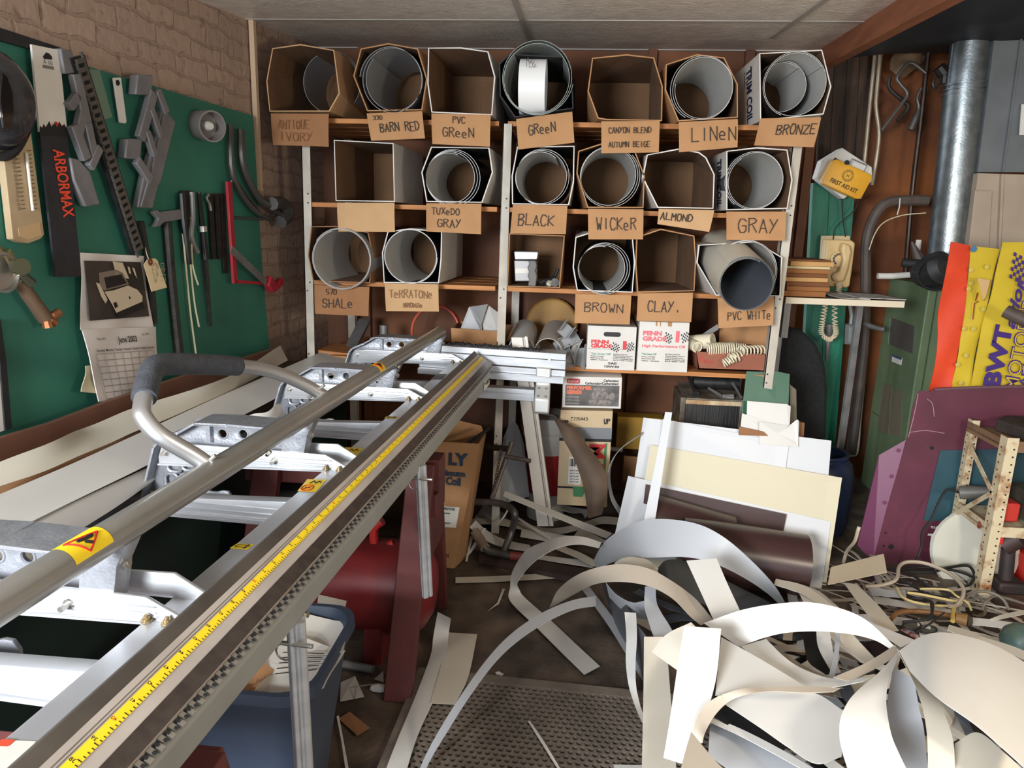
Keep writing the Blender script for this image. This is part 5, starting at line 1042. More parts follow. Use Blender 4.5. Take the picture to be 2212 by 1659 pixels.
def on4(F4, px, py, off=-.003): # photo point on the slanted front face
    n = (F4[1]-F4[0]).cross(F4[3]-F4[0]).normalized(); n = n if n.y < 0 else -n
    return PL(px, py, F4[0]+n*.0035, n)
mb = MB()
def t4(mb, s, x0, y0, x1, y1, h, bold=.03):
    o, e = on4(F4, x0, y0), on4(F4, x1, y1); X = (e-o); n = (F4[1]-F4[0]).cross(F4[3]-F4[0]).normalized(); n = n if n.y < 0 else -n
    text(mb, s, o, X, n.cross(X.normalized()), h, X.length, bold)
t4(mb, 'LY', 969, 1003, 1011, 1006, .052, .05); t4(mb, 'inum', 962, 1027, 1005, 1030, .026, .05); t4(mb, 'Coil', 963, 1046, 995, 1049, .034, .05); mb.build('lettering', mat('carton_navy', (44, 56, 78), .7), r, ang=0)
mb = MB(); mb.add([on4(F4, 940, 1092), on4(F4, 993, 1096), on4(F4, 985, 1140), on4(F4, 940, 1138)], [(0, 1, 2, 3)]); lb = mb.build('paper_label', PAPER, r, ang=0)
F5 = [p + V((0, -.003, 0)) for p in F4]; mb = MB()
def t5(s, x0, y0, x1, y1, h): 
    o, e = on4(F5, x0, y0), on4(F5, x1, y1); X = e-o; n = (F4[1]-F4[0]).cross(F4[3]-F4[0]).normalized(); n = n if n.y < 0 else -n; text(mb, s, o, X, n.cross(X.normalized()), h, X.length, .02)
t5('TRP0271FAR', 952, 1101, 983, 1103, .012); t5('BROWN', 954, 1110, 972, 1111, .007); t5('TW4029N', 954, 1131, 973, 1132, .007); t5('N', 961, 1203, 969, 1204, .018); mb.build('lettering', INK, r, ang=0)
mb = MB(); mb.prism([PY(1008, 955, Y0+.1), PY(1056, 922, Y0+.28), PY(1062, 926, Y0+.28), PY(1018, 958, Y0+.1)], V((0, .004, 0))); mb.solo('black_strip', BLACK, 'black strip poking out of the tall blue lettered carton', 'strip', ang=0)
mb = MB(); mb.bx(0, .001, 0, .001, 0, .001) if False else None
# ================================================================== radiator and leaning sheets
r = T('radiator', 'old rusty radiator standing on the bench edge behind the green sheet', 'radiator', PY(1545, 930, 3.45))
RF = 3.32; a = [PY(1481, 862, RF), PY(1607, 868, RF), PY(1604, 935, RF), PY(1476, 925, RF)]; D = V((0, .22, .03))
CH = mat('worn_chrome', (138, 128, 112), .45, .3, (76, 66, 56), 9, .1, 40)
mb = MB(); mb.hexa([a[0]+V((-.012, 0, -.012)), a[1]+V((.01, 0, -.012)), a[1]+D+V((.01, 0, -.012)), a[0]+D+V((-.012, 0, -.012)), a[0]+V((-.012, 0, .006)), a[1]+V((.01, 0, .006)), a[1]+D+V((.01, 0, .006)), a[0]+D+V((-.012, 0, .006))]); mb.build('top_tank', CH, r, bevel=.003)
zb = .02
mb = MB(); mb.prism([a[0], a[1], V((a[1].x, RF, zb)), V((a[0].x, RF, zb))], V((0, .2, 0)))
mb.build('core', mat('fin_dark', (66, 64, 62), .5, .4, (40, 38, 38), 4, .5, 140, (1, 1, .05)), r, ang=0)
for x in (a[0].x-.012, a[1].x-.006):
    mb = MB(); mb.bx(x-.012, x+.012, RF-.012, RF+.24, zb, a[0].z+.01); mb.build('side_rail', CH, r, bevel=.002)
mb = MB(); mb.prism([a[0], a[1], a[1]+V((0, 0, -.02)), a[0]+V((0, 0, -.02))], V((0, -.012, 0))); mb.build('front_lip', mat('lip_cream', (200, 180, 146), .6, 0, (150, 112, 70), 12), r, ang=0)
zt_ = a[0].z+.006
mb = MB(); p = V((a[0].x+.05, RF+.14, zt_+.05)); mb.tube([p, p+V((.22, .0, .0))], .035, 14); mb.solo('black_tube', BLACKM, 'fat black tube lying on the back of the radiator', 'tube')
mb = MB(); p = V((a[0].x+.03, RF+.16, zt_+.075)); q = V((a[0].x+.045, RF+.0, zt_+.018)); mb.tube([p, q], .008, 8); mb.tube([q+(p-q)*.02, q], .018, 12); mb.solo('socket_bar', BLACK, 'black socket bar lying left on the radiator top', 'tool')
mb = MB(); p = V((a[0].x+.12, RF+.10, zt_+.03)); q = V((a[0].x+.17, RF+.01, zt_+.012)); mb.tube([p, q], [.006, .009], 8); mb.tube([q, q+V((.05, .0, .004))], .012, 8); mb.tube([q+V((.01, -.01, 0)), q+V((.05, -.012, .0))], .008, 8); mb.solo('adjustable_wrench', STEEL, 'grey wrench lying in the middle of the radiator top', 'wrench')
mb = MB(); mb.tube([V((a[1].x-.06, RF+.14, zt_+.08)), V((a[1].x-.03, RF+.1, zt_+.05)), V((a[1].x-.012, RF+.01, zt_+.012))], .007, 8, 3); mb.solo('bent_rod', STEEL, 'bent rod at the right side of the radiator top', 'rod')
GSH = mat('green_sheet', (44, 92, 70), .4)
LSH = 'leaning sheets'
flat('green_sheet', 'dark green sheet standing upright behind the white sheets', 'metal sheet', [(1614, 790, 3.27), (1706, 808, 3.27), (1702, 900, 3.22), (1602, 893, 3.22)], GSH, .002)
flat('sheet_offcut', 'small white sheet with rounded corner directly in front of the green sheet', 'metal sheet', [(1614, 866, 3.20), (1700, 873, 3.20), (1708, 878, 3.20), (1705, 935, 3.17), (1612, 930, 3.17)], WHITE, .002)
flat('sheet_offcut', 'white sheet with pencil marks, left of the curled one below the green sheet', 'metal sheet', [(1603, 893, 3.18), (1692, 918, 3.18), (1690, 960, 3.15), (1597, 950, 3.15)], WHITE, .002)
flat('sheet_offcut', 'white sheet with curled right corner below the green sheet', 'metal sheet', [(1640, 910, 3.165), (1704, 920, 3.165), (1722, 906, 3.165), (1726, 909, 3.165), (1724, 965, 3.13), (1640, 960, 3.13)], WHITE, .002)
flat('wood_offcut', 'thin brown board edge between the white sheets and big panels', 'wood', [(1597, 922, 3.14), (1650, 933, 3.14), (1660, 942, 3.14), (1596, 940, 3.14)], CARDD, .006)
WPAN = mat('white_panel', (204, 205, 207), .38); CPAN = mat('cream_panel', (204, 195, 168), .42)
flat('leaning_sheet', 'rearmost large white panel leaning against the shelves', 'metal sheet', [(1390, 902, 3.16), (1796, 952, 3.16), (1786, 1070, 3.10), (1368, 1050, 3.09)], WPAN, .002)
flat('leaning_sheet', 'white panel just in front of the rearmost, its right edge mid panel', 'metal sheet', [(1432, 905, 3.145), (1705, 957, 3.145), (1694, 1030, 3.10), (1420, 1010, 3.10)], WPAN, .002)
flat('leaning_sheet', 'large cream panel leaning before the white panels', 'metal sheet', [(1405, 961, 3.11), (1819, 1032, 3.10), (1782, 1281, 2.93), (1360, 1230, 2.95)], CPAN, .002)
flat('leaning_sheet', 'white panel leaning behind the brown rolled sheet', 'metal sheet', [(1357, 1028, 3.06), (1795, 1127, 3.03), (1774, 1275, 2.91), (1320, 1190, 2.93)], WPAN, .002)
BRN = mat('brown_sheet', (66, 44, 42), .3, 0, (60, 40, 38), 3); BRNI = mat('brown_sheet_back', (150, 136, 118), .5)
flat('brown_sheet', 'flat dark brown panel strip behind the brown rolled sheet', 'metal sheet', [(1395, 1046, 3.04), (1699, 1111, 3.01), (1690, 1160, 2.985), (1388, 1100, 3.01)], BRN, .002)
def open_roll(nm, lab, a, b, r, a0, a1, mo, mi_, cat='metal sheet', n=36):
    a, b = V(a), V(b); d = (b-a); x, y = frame(d); mb = MB(); N = n; th = .0016
    A = [math.radians(a0+(a1-a0)*k/N) for k in range(N+1)]; rr = [r*(1+.10*k/N) for k in range(N+1)]
    o = [(x*math.cos(t)+y*math.sin(t))*q for t, q in zip(A, rr)]; i_ = [(x*math.cos(t)+y*math.sin(t))*(q-th) for t, q in zip(A, rr)]
    for k in range(N):
        mb.add([a+o[k], a+o[k+1], b+o[k+1], b+o[k]], [(0, 1, 2, 3)], 0); mb.add([a+i_[k], b+i_[k], b+i_[k+1], a+i_[k+1]], [(0, 1, 2, 3)], 1)
        mb.add([a+o[k], a+i_[k], a+i_[k+1], a+o[k+1]], [(0, 1, 2, 3)], 0); mb.add([b+o[k], b+o[k+1], b+i_[k+1], b+i_[k]], [(0, 1, 2, 3)], 0)
    return mb.solo(nm, [mo, mi_], lab, cat, ang=50)
open_roll('brown_roll', 'upper dark brown rolled sheet behind the white leaning strip', PY(1400, 1122, 2.95), PY(1572, 1172, 2.92), .115, 0, 400, BRN, BRNI)
open_roll('brown_roll', 'lower dark brown rolled sheet with its pale open end at right', PY(1470, 1180, 2.84), PY(1736, 1222, 2.80), .125, -40, 380, BRN, BRNI)
flat('sheet_strip', 'narrow white strip leaning upright in front of the brown rolls', 'metal strip', [(1437, 890, 3.0), (1452, 891, 3.0), (1411, 1150, 2.78), (1386, 1150, 2.78)], WPAN, .003)
mb = MB(); A = [PY(1384, 938, 3.1), PY(1335, 975, 3.05), PY(1313, 1020, 3.03), (PY(1318, 1075, 3.02)), PY(1338, 1112, 3.02)]; Bv = [p+V((.012, .03, .004)) for p in A]
a_, b_ = crom(A, 6), crom(Bv, 6); mb.grid([[p, q] for p, q in zip(a_, b_)]); mb.solo('sheet_strip', COILG, 'thin curved strip arching left of the leaning panels', 'metal strip', solid=.002, ang=60)
rt, P = obox('yellow_box', 'dull yellow box at the back under the shelf, left of the leaning panels', 'box', [(1334, 900), (1436, 905), (1430, 975), (1330, 968)], 3.7, .1, mat('dull_yellow', (186, 142, 46), .6, 0, (160, 118, 36), 5))
mb = MB(); mb.tube([PY(1300, 968, 3.68), PY(1345, 972, 3.68)], .012, 10); mb.solo('white_pipe', PAPER, 'short white pipe at the back under the shelf', 'pipe')
flat('cardboard_piece', 'brown cardboard piece standing in the dark behind the curved strip', 'cardboard', [(1348, 985, 3.6), (1384, 988, 3.6), (1382, 1040, 3.6), (1345, 1040, 3.6)], CARDD, .01)
# ================================================================== right-hand corner
OLDW = mat('old_dark_planks', (84, 64, 50), .8, 0, (44, 34, 28), 3, .3, 20, (9, 9, .7))
mb = MB()
for k in range(4):
    x0, x1 = 1780+27*k, 1806+27*k; mb.prism([PY(x0, 60, 4.32), PY(x1, 60, 4.32), PY(x1-18, 420, 4.32), PY(x0-18, 420, 4.32)], V((0, .03, 0)))
struct(mb, 'trim_4', OLDW, ang=0)
mb = MB(); mb.prism([PY(1650, 84, 3.93), PY(1735, 84, 3.93), PY(1778, 106, 3.93), PY(1660, 106, 3.93)], V((0, .02, 0))); mb.solo('insulation_piece', mat('fibre_tan', (152, 126, 98), .9, 0, (116, 94, 72), 14, .4, 60), 'torn tan fibre piece tucked under the ceiling above the BRONZE carton', 'insulation')
GPAINT = mat('green_post_paint', (22, 120, 92), .5, 0, (18, 92, 72), 4, .12, 20, (3, 3, 1))
r = T('green_post', 'green painted timber post behind the wall phone', 'post', PY(1770, 1000, 4.15))
def vplank(mb, x0, x1, yt, x0b, x1b, yb, Y, th): mb.prism([PY(x0, yt, Y), PY(x1, yt, Y), PY(x1b, yb, Y), PY(x0b, yb, Y)], V((0, th, 0)))
mb = MB(); vplank(mb, 1757, 1792, 395, 1722, 1764, 1050, 4.12, .05); mb.build('left_plank', GPAINT, r, ang=0)
mb = MB(); vplank(mb, 1793, 1848, 395, 1765, 1797, 1050, 4.11, .06); mb.build('right_plank', GPAINT, r, ang=0)
CON = mat('conduit', (166, 152, 130), .4, .5, (136, 122, 102), 12)
def pipe(nm, lab, cat, pts, rad, m, sm=4, n=10):
    mb = MB(); mb.tube([PY(x, y, Y) for x, y, Y in pts], rad, n, sm); return mb.solo(nm, m, lab, cat)
pipe('conduit_pipe', 'straight thin conduit running down the dark planks', 'pipe', [(1897, 66, 4.25), (1882, 200, 4.25), (1868, 345, 4.25), (1858, 430, 4.25)], .011, CON)
pipe('conduit_pipe', 'thin conduit with a jog, right of the straight one', 'pipe', [(1907, 70, 4.23), (1894, 200, 4.23), (1893, 235, 4.23), (1899, 290, 4.23), (1893, 345, 4.23), (1884, 400, 4.23)], .011, CON)
pipe('iron_pole', 'tall thin dark iron pole standing left of the flue pipe', 'pole', [(2008, 84, 4.2), (1990, 250, 4.2), (1970, 420, 4.2), (1955, 600, 4.2)], .013, mat('pole_brown', (70, 54, 44), .35, .6, (46, 38, 34), 14), 3)
pipe('hand_brace', 'cranked metal brace tool hanging high in the corner', 'tool', [(1905, 282, 4.15), (1945, 228, 4.15), (1960, 203, 4.15), (1945, 182, 4.15), (1938, 167, 4.15), (1958, 140, 4.15), (1972, 137, 4.15), (2000, 158, 4.15)], .009, ROD, 4)
pipe('bent_rod', 'second bent dark rod hanging behind the brace tool', 'tool', [(1922, 165, 4.2), (1921, 190, 4.2), (1948, 216, 4.2), (1962, 232, 4.2), (1938, 262, 4.2)], .010, IRON, 4)
pipe('hanging_handle', 'small tool handle hanging between brace and pole', 'tool', [(1990, 190, 4.2), (1981, 212, 4.2), (1984, 238, 4.2), (1967, 281, 4.2)], [.008, .010, .018], ROD, 4)
mb = MB(); rows = []
for (xl, yl), (xr, yr) in (((1958, 70), (2012, 76)), ((1942, 100), (2004, 116)), ((1924, 128), (1988, 140)), ((1922, 150), (1948, 172))): rows.append([PY(xl+(xr-xl)*k/4, yl+(yr-yl)*k/4, 4.28-.05*math.sin(k/4*3.14)) for k in range(5)])
mb.grid(rows); mb.solo('leather_piece', mat('old_leather', (128, 102, 76), .75, 0, (88, 68, 52), 10, .3, 30), 'mottled tan leather piece hanging behind the brace tool', 'leather', solid=.006, ang=60)
mb = MB(); mb.tube([PY(2028, 145, 4.1), PY(2040, 160, 4.1)], .03, 10); mb.tube([PY(2022, 165, 4.08), PY(2015, 180, 4.08), PY(2022, 192, 4.08), (PY(2032, 172, 4.08))], .006, 6, 3); mb.tube([PY(2040, 150, 4.1), PY(2040, 180, 4.1)], .018, 8); mb.solo('black_fitting', BLACKM, 'black clip fitting hanging against the flue pipe', 'fitting')
mb = MB(); rows = [[PY(1790+60*i, 4+k*16+i*(-6)+(10 if i % 2 else 0), 3.8-.1*k) for i in range(8)] for k in range(5)]
TARP = mat('dark_tarp', (40, 44, 52), .6, 0, (26, 26, 28), 5, .3, 12)
mb = MB(); rows = []
for k in range(6):
    rows.append([V((1.30+.26*i, 3.3+.18*k, 2.47+.02*math.sin(i*1.7+k)-.012*k)) for i in range(8)])
mb.grid(rows); mb.solo('plastic_tarp', TARP, 'dark bluish tarp sagging under the roof right of the brown beam', 'tarp', solid=.004, ang=60)
# galvanised flue
GALV = mat('galvanised', (150, 156, 158), .36, .85, (126, 134, 136), 22, .1, 90)
r = T('flue_pipe', 'galvanised flue pipe rising from the green furnace', 'flue', PY(2040, 575, 4.06))
a, b, m_ = PY(2043, 575, 4.06), PY(2107, 30, 4.06), PY(2084, 196, 4.06); d = (b-a).normalized(); rf = .096
MB().tube([a, m_], rf, 28).build('lower_section', GALV, r, ang=50); MB().tube([m_-d*.01, b], rf*.96, 28).build('upper_section', GALV, r, ang=50)
mb = MB(); 
for k in range(3): mb.tube([m_-d*(.02-.022*k), m_-d*(.012-.022*k)], rf*1.06, 28)
mb.build('joint_bead', GALV, r, ang=50)
x, y = frame(d); mb = MB(); v_ = (EYE-m_).normalized(); v_ = (v_-d*v_.dot(d)).normalized(); sd = d.cross(v_); q = v_*.5 + sd*.86
if q.x > 0: q = v_*.5 - sd*.86
mb.beam(m_+q*rf*.96, b+q*rf*.96, .006, .006, q); mb.build('seam', GALV, r)
pipe('dark_gap_tube', 'tall black tube added as the shaded gap right of the flue', 'pipe', [(2150, 20, 4.12), (2104, 400, 4.12), (2090, 540, 4.12)], .04, BLACK, 1)  # added black tube stands in for the shaded gap between flue and duct
# grey duct and tan panel at the far right
r = T('duct', 'grey sheet metal duct at the top right corner', 'duct', PY(2180, 370, 3.97))
DUCT = mat('grey_duct', (124, 128, 130), .45, .3, (110, 114, 116), 5)
mb = MB(); mb.prism([PY(2156, 18, 3.97), PY(2330, 18, 3.97), PY(2300, 372, 3.97), PY(2112, 372, 3.97)], V((0, .03, 0))); mb.build('duct_body', DUCT, r, ang=0)
mb = MB(); mb.beam(PY(2212, 40, 3.96), PY(2166, 372, 3.96), .008, .008); mb.build('seam', DUCT, r)
mb = MB(); mb.prism([PY(2207, 225, 3.95), PY(2230, 225, 3.95), PY(2226, 292, 3.95), PY(2202, 292, 3.95)], V((0, .005, 0))); mb.build('white_label', PAPER, r, ang=0)
r = T('tan_cabinet', 'tan painted cabinet panel under the grey duct', 'cabinet', PY(2150, 540, 3.94))
TANP = mat('tan_paint', (178, 160, 140), .6, 0, (164, 146, 128), 4)
mb = MB(); mb.prism([PY(2113, 374, 3.93), PY(2300, 380, 3.93), PY(2290, 700, 3.93), PY(2070, 700, 3.93)], V((0, .4, 0))); mb.build('cabinet_body', TANP, r, ang=0)
mb = MB(); mb.prism([PY(2107, 411, 3.915), PY(2144, 412, 3.915), PY(2128, 690, 3.915), PY(2075, 690, 3.915)], V((0, .014, 0))); mb.build('side_door', TANP, r, ang=0, bevel=.003)
mb = MB(); mb.beam(PY(2164, 376, 3.92), PY(2150, 690, 3.92), .02, .012); mb.build('trim_strip', TANP, r)
# phone and first aid kit
PH = mat('phone_cream', (214, 184, 130), .4, 0, (200, 168, 114), 5)
r = T('rotary_phone', 'old cream rotary wall phone above the narrow shelf', 'phone', PY(1812, 620, 4.04))
yp = 4.03
def ps(mb, pts, y, th): return mb.prism([PY(a, b, y) for a, b in pts], V((0, th, 0)))
mb = MB(); ps(mb, [(1777, 509), (1837, 509), (1836, 600), (1770, 600)], yp+.02, .03); mb.build('back_plate', mat('plate_cream', (200, 176, 136), .6), r, bevel=.003)
mb = MB(); ps(mb, [(1786, 517), (1840, 519), (1848, 525), (1842, 575), (1836, 618), (1830, 622), (1790, 619), (1776, 602)], yp-.05, .07); mb.build('housing', PH, r, bevel=.012, segs=3)
mb = MB(); ps(mb, [(1822, 524), (1838, 530), (1840, 545), (1832, 585), (1823, 608), (1808, 610), (1801, 600), (1806, 590), (1815, 588), (1822, 560), (1818, 540)], yp-.10, .05); mb.build('handset', PH, r, bevel=.012, segs=3)
c = PY(1811, 560, yp-.055); dl_ = MB(); dl_.lathe([(.042, 0), (.042, .008), (.036, .01), (.001, .01)], c, (0, -1, .1), 24, cap=False); dl_ = dl_.build('dial', PH, r)
mb = MB()
for k in range(10): t = .5+k*.5; mb.lathe([(.0065, 0), (.0065, .002)], c+V((.027*math.cos(t), -.0105, .027*math.sin(t))), (0, -1, .1), 10)
mb.build('finger_hole', mat('dial_dark', (86, 76, 66), .5), dl_)
mb = MB(); pts = [PY(*q, yp-.09) for q in ((1813, 612), (1812, 628), (1804, 660), (1804, 700), (1806, 718), (1799, 730), (1788, 733), (1775, 720), (1776, 700), (1781, 670), (1786, 640), (1782, 630))]
cpth = crom(pts, 40); hel = []
for k, p in enumerate(cpth):
    t = (cpth[min(k+1, len(cpth)-1)]-cpth[max(k-1, 0)]).normalized(); x, y = frame(t) if abs(t.z) < .95 else (V((1, 0, 0)), V((0, 1, 0))); an = k*.72
    hel.append(p + V((1, 0, 0))*(.0125*math.cos(an)) + V((0, 1, 0))*(.0125*math.sin(an)) if abs(t.x) < .7 else p + V((0, 0, 1))*(.0125*math.cos(an)) + V((0, 1, 0))*(.0125*math.sin(an)))
mb.tube(hel, .003, 6); mb.build('coiled_cord', mat('cord_cream', (220, 200, 168), .5), r)
MB().tube([PY(1800, 518, yp+.01), PY(1806, 490, yp+.02), PY(1845, 455, yp), PY(1853, 430, yp)], .003, 5, 4).build('line_wire', BLACK, r); MB().tube([PY(1826, 512, yp+.02), PY(1820, 470, yp+.02), PY(1818, 420, yp+.02)], .003, 5, 3).build('line_wire', BLACK, r)
FA = mat('first_aid_yellow', (228, 168, 42), .4, 0, (214, 152, 34), 6)
r = T('white_utility_box', 'small white faceted box mounted on the planks behind the first aid tin', 'box', PY(1820, 430, 4.1))
mb = MB(); q0 = [(1776, 346), (1820, 319), (1884, 361), (1885, 392), (1822, 430), (1764, 384)]; ps(mb, q0, 4.02, .08); mb.build('box_body', BOXW, r, bevel=.004)
mb = MB(); ps(mb, [(1804, 340), (1820, 350), (1800, 378), (1780, 372)], 4.018, .002); mb.build('dark_window', BLACK, r, ang=0)
r = T('first_aid_tin', 'tilted yellow FIRST AID KIT tin with wire handle in the right corner', 'first aid kit', PY(1830, 428, 4.0))
F = [PY(1804, 344, 3.95), PY(1886, 381, 3.95), PY(1855, 430, 3.95), PY(1776, 394, 3.95)]; Xf, Yf = (F[1]-F[0]), (F[0]-F[3]); W, H = Xf.length, Yf.length; Xf.normalize(); Yf = (Yf - Xf*Yf.dot(Xf)).normalized()
mb = MB(); plate(mb, [rrect(0, 0, W, H, .02, 5)], .045, F[3]+V((0, .025, 0)), Xf, Yf, .004); mb.build('tin_body', FA, r)
mb = MB(); text(mb, 'FIRST AID KIT', F[3]+Xf*W*.15+Yf*H*.14+V((0, -.0035, 0)), Xf, Yf, .022, W*.7, .02); mb.build('lettering', INK, r, ang=0)
mb = MB(); cE = F[3]+Xf*W*.47+Yf*H*.63+V((0, -.0035, 0)); EMB = mat('emblem_brown', (120, 92, 34), .5)
for k in range(20):
    t = k*.31416; mb.add([cE+(Xf*math.cos(t+e)+Yf*math.sin(t+e))*q for e, q in ((-.1, .018), (.1, .018), (.08, .031), (-.08, .031))], [(0, 1, 2, 3)])
text(mb, 'H', cE-Xf*.007-Yf*.008, Xf, Yf, .016, .014, .03); mb.build('emblem_text', EMB, r, ang=0)
mb = MB(); h0 = F[0]+Xf*W*.35+Yf*.0; mb.tube([h0, h0+Yf*.035, h0+Yf*.035+Xf*.085, h0+Xf*.085], .003, 6); mb.build('wire_handle', STEEL, r)
mb = MB(); mb.lathe([(.012, 0), (.012, .008)], F[0]+Xf*W*.28+Yf*.008+V((0, .0, 0)), (0, -1, 0), 10); mb.build('catch', BLACKM, r)
# narrow shelf with books and papers
r = T('narrow_shelf', 'narrow cream edged shelf sticking out beside the shelving unit', 'shelf', (1.26, 3.6, 1.16))
zs = 1.185
mb = MB(); mb.bx(.985, 1.525, 3.5, 4.0, zs-.022, zs); mb.build('shelf_board', mat('shelf_top', (112, 88, 66), .7), r, ang=0)
mb = MB(); mb.bx(.985, 1.525, 3.488, 3.5, zs-.026, zs+.003); mb.build('edge_strip', mat('edge_cream', (214, 200, 174), .5), r, ang=0)
mb = MB(); mb.bx(1.0, 1.03, 3.55, 3.98, zs-.2, zs-.023); mb.build('bracket', STEEL, r)
mb = MB(); mb.beam((1.0, 3.6, 0), (1.0, 3.6, zs-.2), .03, .03); mb.beam((1.5, 3.95, 0), (1.5, 3.95, zs-.023), .03, .03); mb.build('leg', STEEL, r)
zc_ = zs+.003; BK = [mat('folder_brown', (152, 98, 52), .8), mat('folder_tan', (196, 150, 92), .8), mat('folder_dark', (120, 74, 42), .8), mat('folder_cream', (206, 188, 142), .8)]
names = ['bottom brown folder of the stack on the narrow shelf', 'second brown folder from the bottom on the narrow shelf', 'third folder up in the stack on the narrow shelf', 'tan folder in the middle of the stack on the narrow shelf', 'fifth folder up, dark brown, on the narrow shelf', 'sixth folder up, brown, on the narrow shelf', 'cream pad near the top of the folder stack', 'tan folder second from the top of the stack', 'topmost dark folder of the stack on the narrow shelf']
for k, lb in enumerate(names):
    th = (.026, .022, .02, .02, .018, .02, .012, .022, .008)[k]; dx = random.uniform(-.012, .012); mb = MB(); an = random.uniform(-.05, .05)
    X_a = V((math.cos(an), math.sin(an), 0)); mb.box((1.095+dx, 3.68, zc_+th/2), (.2, .26, th), (X_a, V((-X_a.y, X_a.x, 0)), ZZ)); mb.solo('folder', BK[(0, 0, 2, 1, 2, 0, 3, 1, 2)[k]], lb, 'folder', 'folders stacked on the narrow shelf', bevel=.002); zc_ += th + .001
for k, (x0, x1, lb) in enumerate(((1.24, 1.37, 'left printed paper lying on the narrow shelf'), (1.33, 1.53, 'right printed paper overhanging the narrow shelf end'))):
    mb = MB(); mb.hexa([V((x0, 3.51, zs+.005+.004*k)), V((x1, 3.49, zs+.005+.004*k)), V((x1-.03, 3.75, zs+.005+.004*k)), V((x0-.02, 3.77, zs+.005+.004*k)), V((x0, 3.51, zs+.008+.004*k)), V((x1, 3.49, zs+.008+.004*k)), V((x1-.03, 3.75, zs+.008+.004*k)), V((x0-.02, 3.77, zs+.008+.004*k))]); mb.solo('paper_sheet', mat('printed_paper', (206, 200, 190), .7, 0, (150, 148, 144), 30), lb, 'paper', ang=0)
# black rounded mat hanging below
mb = MB(); q0 = [(1668, 720), (1700, 706), (1735, 715), (1765, 745), (1783, 785), (1789, 840), (1786, 950), (1780, 1040), (1668, 1040)]; ps(mb, q0, 3.72, .09); mb.solo('black_fender', mat('black_fibre', (18, 19, 20), .9, 0, (28, 28, 28), 60), 'black rounded fender shape standing under the narrow shelf', 'fender', bevel=.02)
mb = MB(); mb.tube([PY(1792, 700, 4.095), PY(1790, 730, 4.095), PY(1786, 780, 4.105)], [.022, .008], 8); mb.solo('steel_punch', STEEL, 'grey tapered steel punch hanging behind the phone cord', 'tool')
mb = MB(); ps(mb, [(1706, 830), (1720, 842), (1721, 908), (1706, 916)], 3.3, .02); mb.solo('metal_bracket', mat('olive_metal', (110, 102, 84), .5, .3), 'grey olive bracket standing right behind the green sheet', 'bracket')
flat('wood_offcut', 'small brown wood end right of the curled white sheet', 'wood', [(1725, 912, 3.25), (1738, 914, 3.25), (1736, 945, 3.25), (1724, 945, 3.25)], CARDD, .02)
r = T('electric_box', 'grey electrical box with conduit on the wall right of the green post', 'electrical box', PY(1838, 745, 4.2))
mb = MB(); ps(mb, [(1826, 700), (1853, 703), (1850, 746), (1824, 744)], 4.15, .06); mb.build('box_body', mat('box_grey', (120, 124, 122), .5, .4), r, bevel=.004)
mb = MB(); ps(mb, [(1834, 706), (1847, 708), (1845, 741), (1832, 740)], 4.145, .006); mb.build('cover', mat('cover_grey', (138, 142, 140), .5, .3), r, bevel=.002)
MB().tube([PY(1838, 700, 4.18), PY(1840, 680, 4.18), PY(1836, 655, 4.18)], .012, 8, 3).build('conduit', mat('box_grey', (120, 124, 122), .5, .4), r)
pipe('flexible_conduit', 'grey flexible conduit bending into the green furnace', 'conduit', [(1856, 683, 4.18), (1870, 700, 4.12), (1900, 710, 4.05), (1912, 711, 4.03)], .014, STEEL)
HOSE = mat('hose_brown', (88, 76, 68), .6, 0, (70, 60, 54), 10)
pipe('hose', 'thick brown hose arching over to the flue pipe', 'hose', [(2004, 433, 4.1), (1960, 433, 4.1), (1920, 437, 4.1), (1892, 462, 4.1), (1872, 520, 4.1), (1870, 620, 4.12), (1866, 740, 4.15), (1850, 880, 4.15), (1838, 980, 4.15)], .028, HOSE, 5)
pipe('wire_length', 'thin tan wire looping down beside the brown hose', 'wire', [(2000, 460, 4.05), (1950, 465, 4.05), (1910, 480, 4.05), (1890, 505, 4.05), (1877, 540, 4.05)], .003, WIRE, 5, 6)
pipe('string_length', 'short white string hanging from the brown hose', 'string', [(1944, 428, 4.06), (1943, 445, 4.06), (1938, 464, 4.06)], .003, PAPER, 3, 6)
pipe('white_drain_pipe', 'pale drain pipe bending near the floor behind the purple panel', 'pipe', [(1874, 700, 4.22), (1870, 760, 4.2), (1856, 900, 4.2), (1850, 970, 4.2), (1840, 982, 4.2), (1800, 980, 4.2)], .014, mat('drain_white', (206, 196, 180), .5), 4)
pipe('white_tube', 'white pipe lying across the furnace top', 'pipe', [(1896, 596, 4.02), (1930, 596, 4.02), (1985, 592, 4.02)], .016, PAPER, 3); pipe('white_rod', 'short white rod standing against the flue pipe', 'rod', [(1985, 518, 4.1), (1981, 548, 4.1)], .014, PAPER, 1)
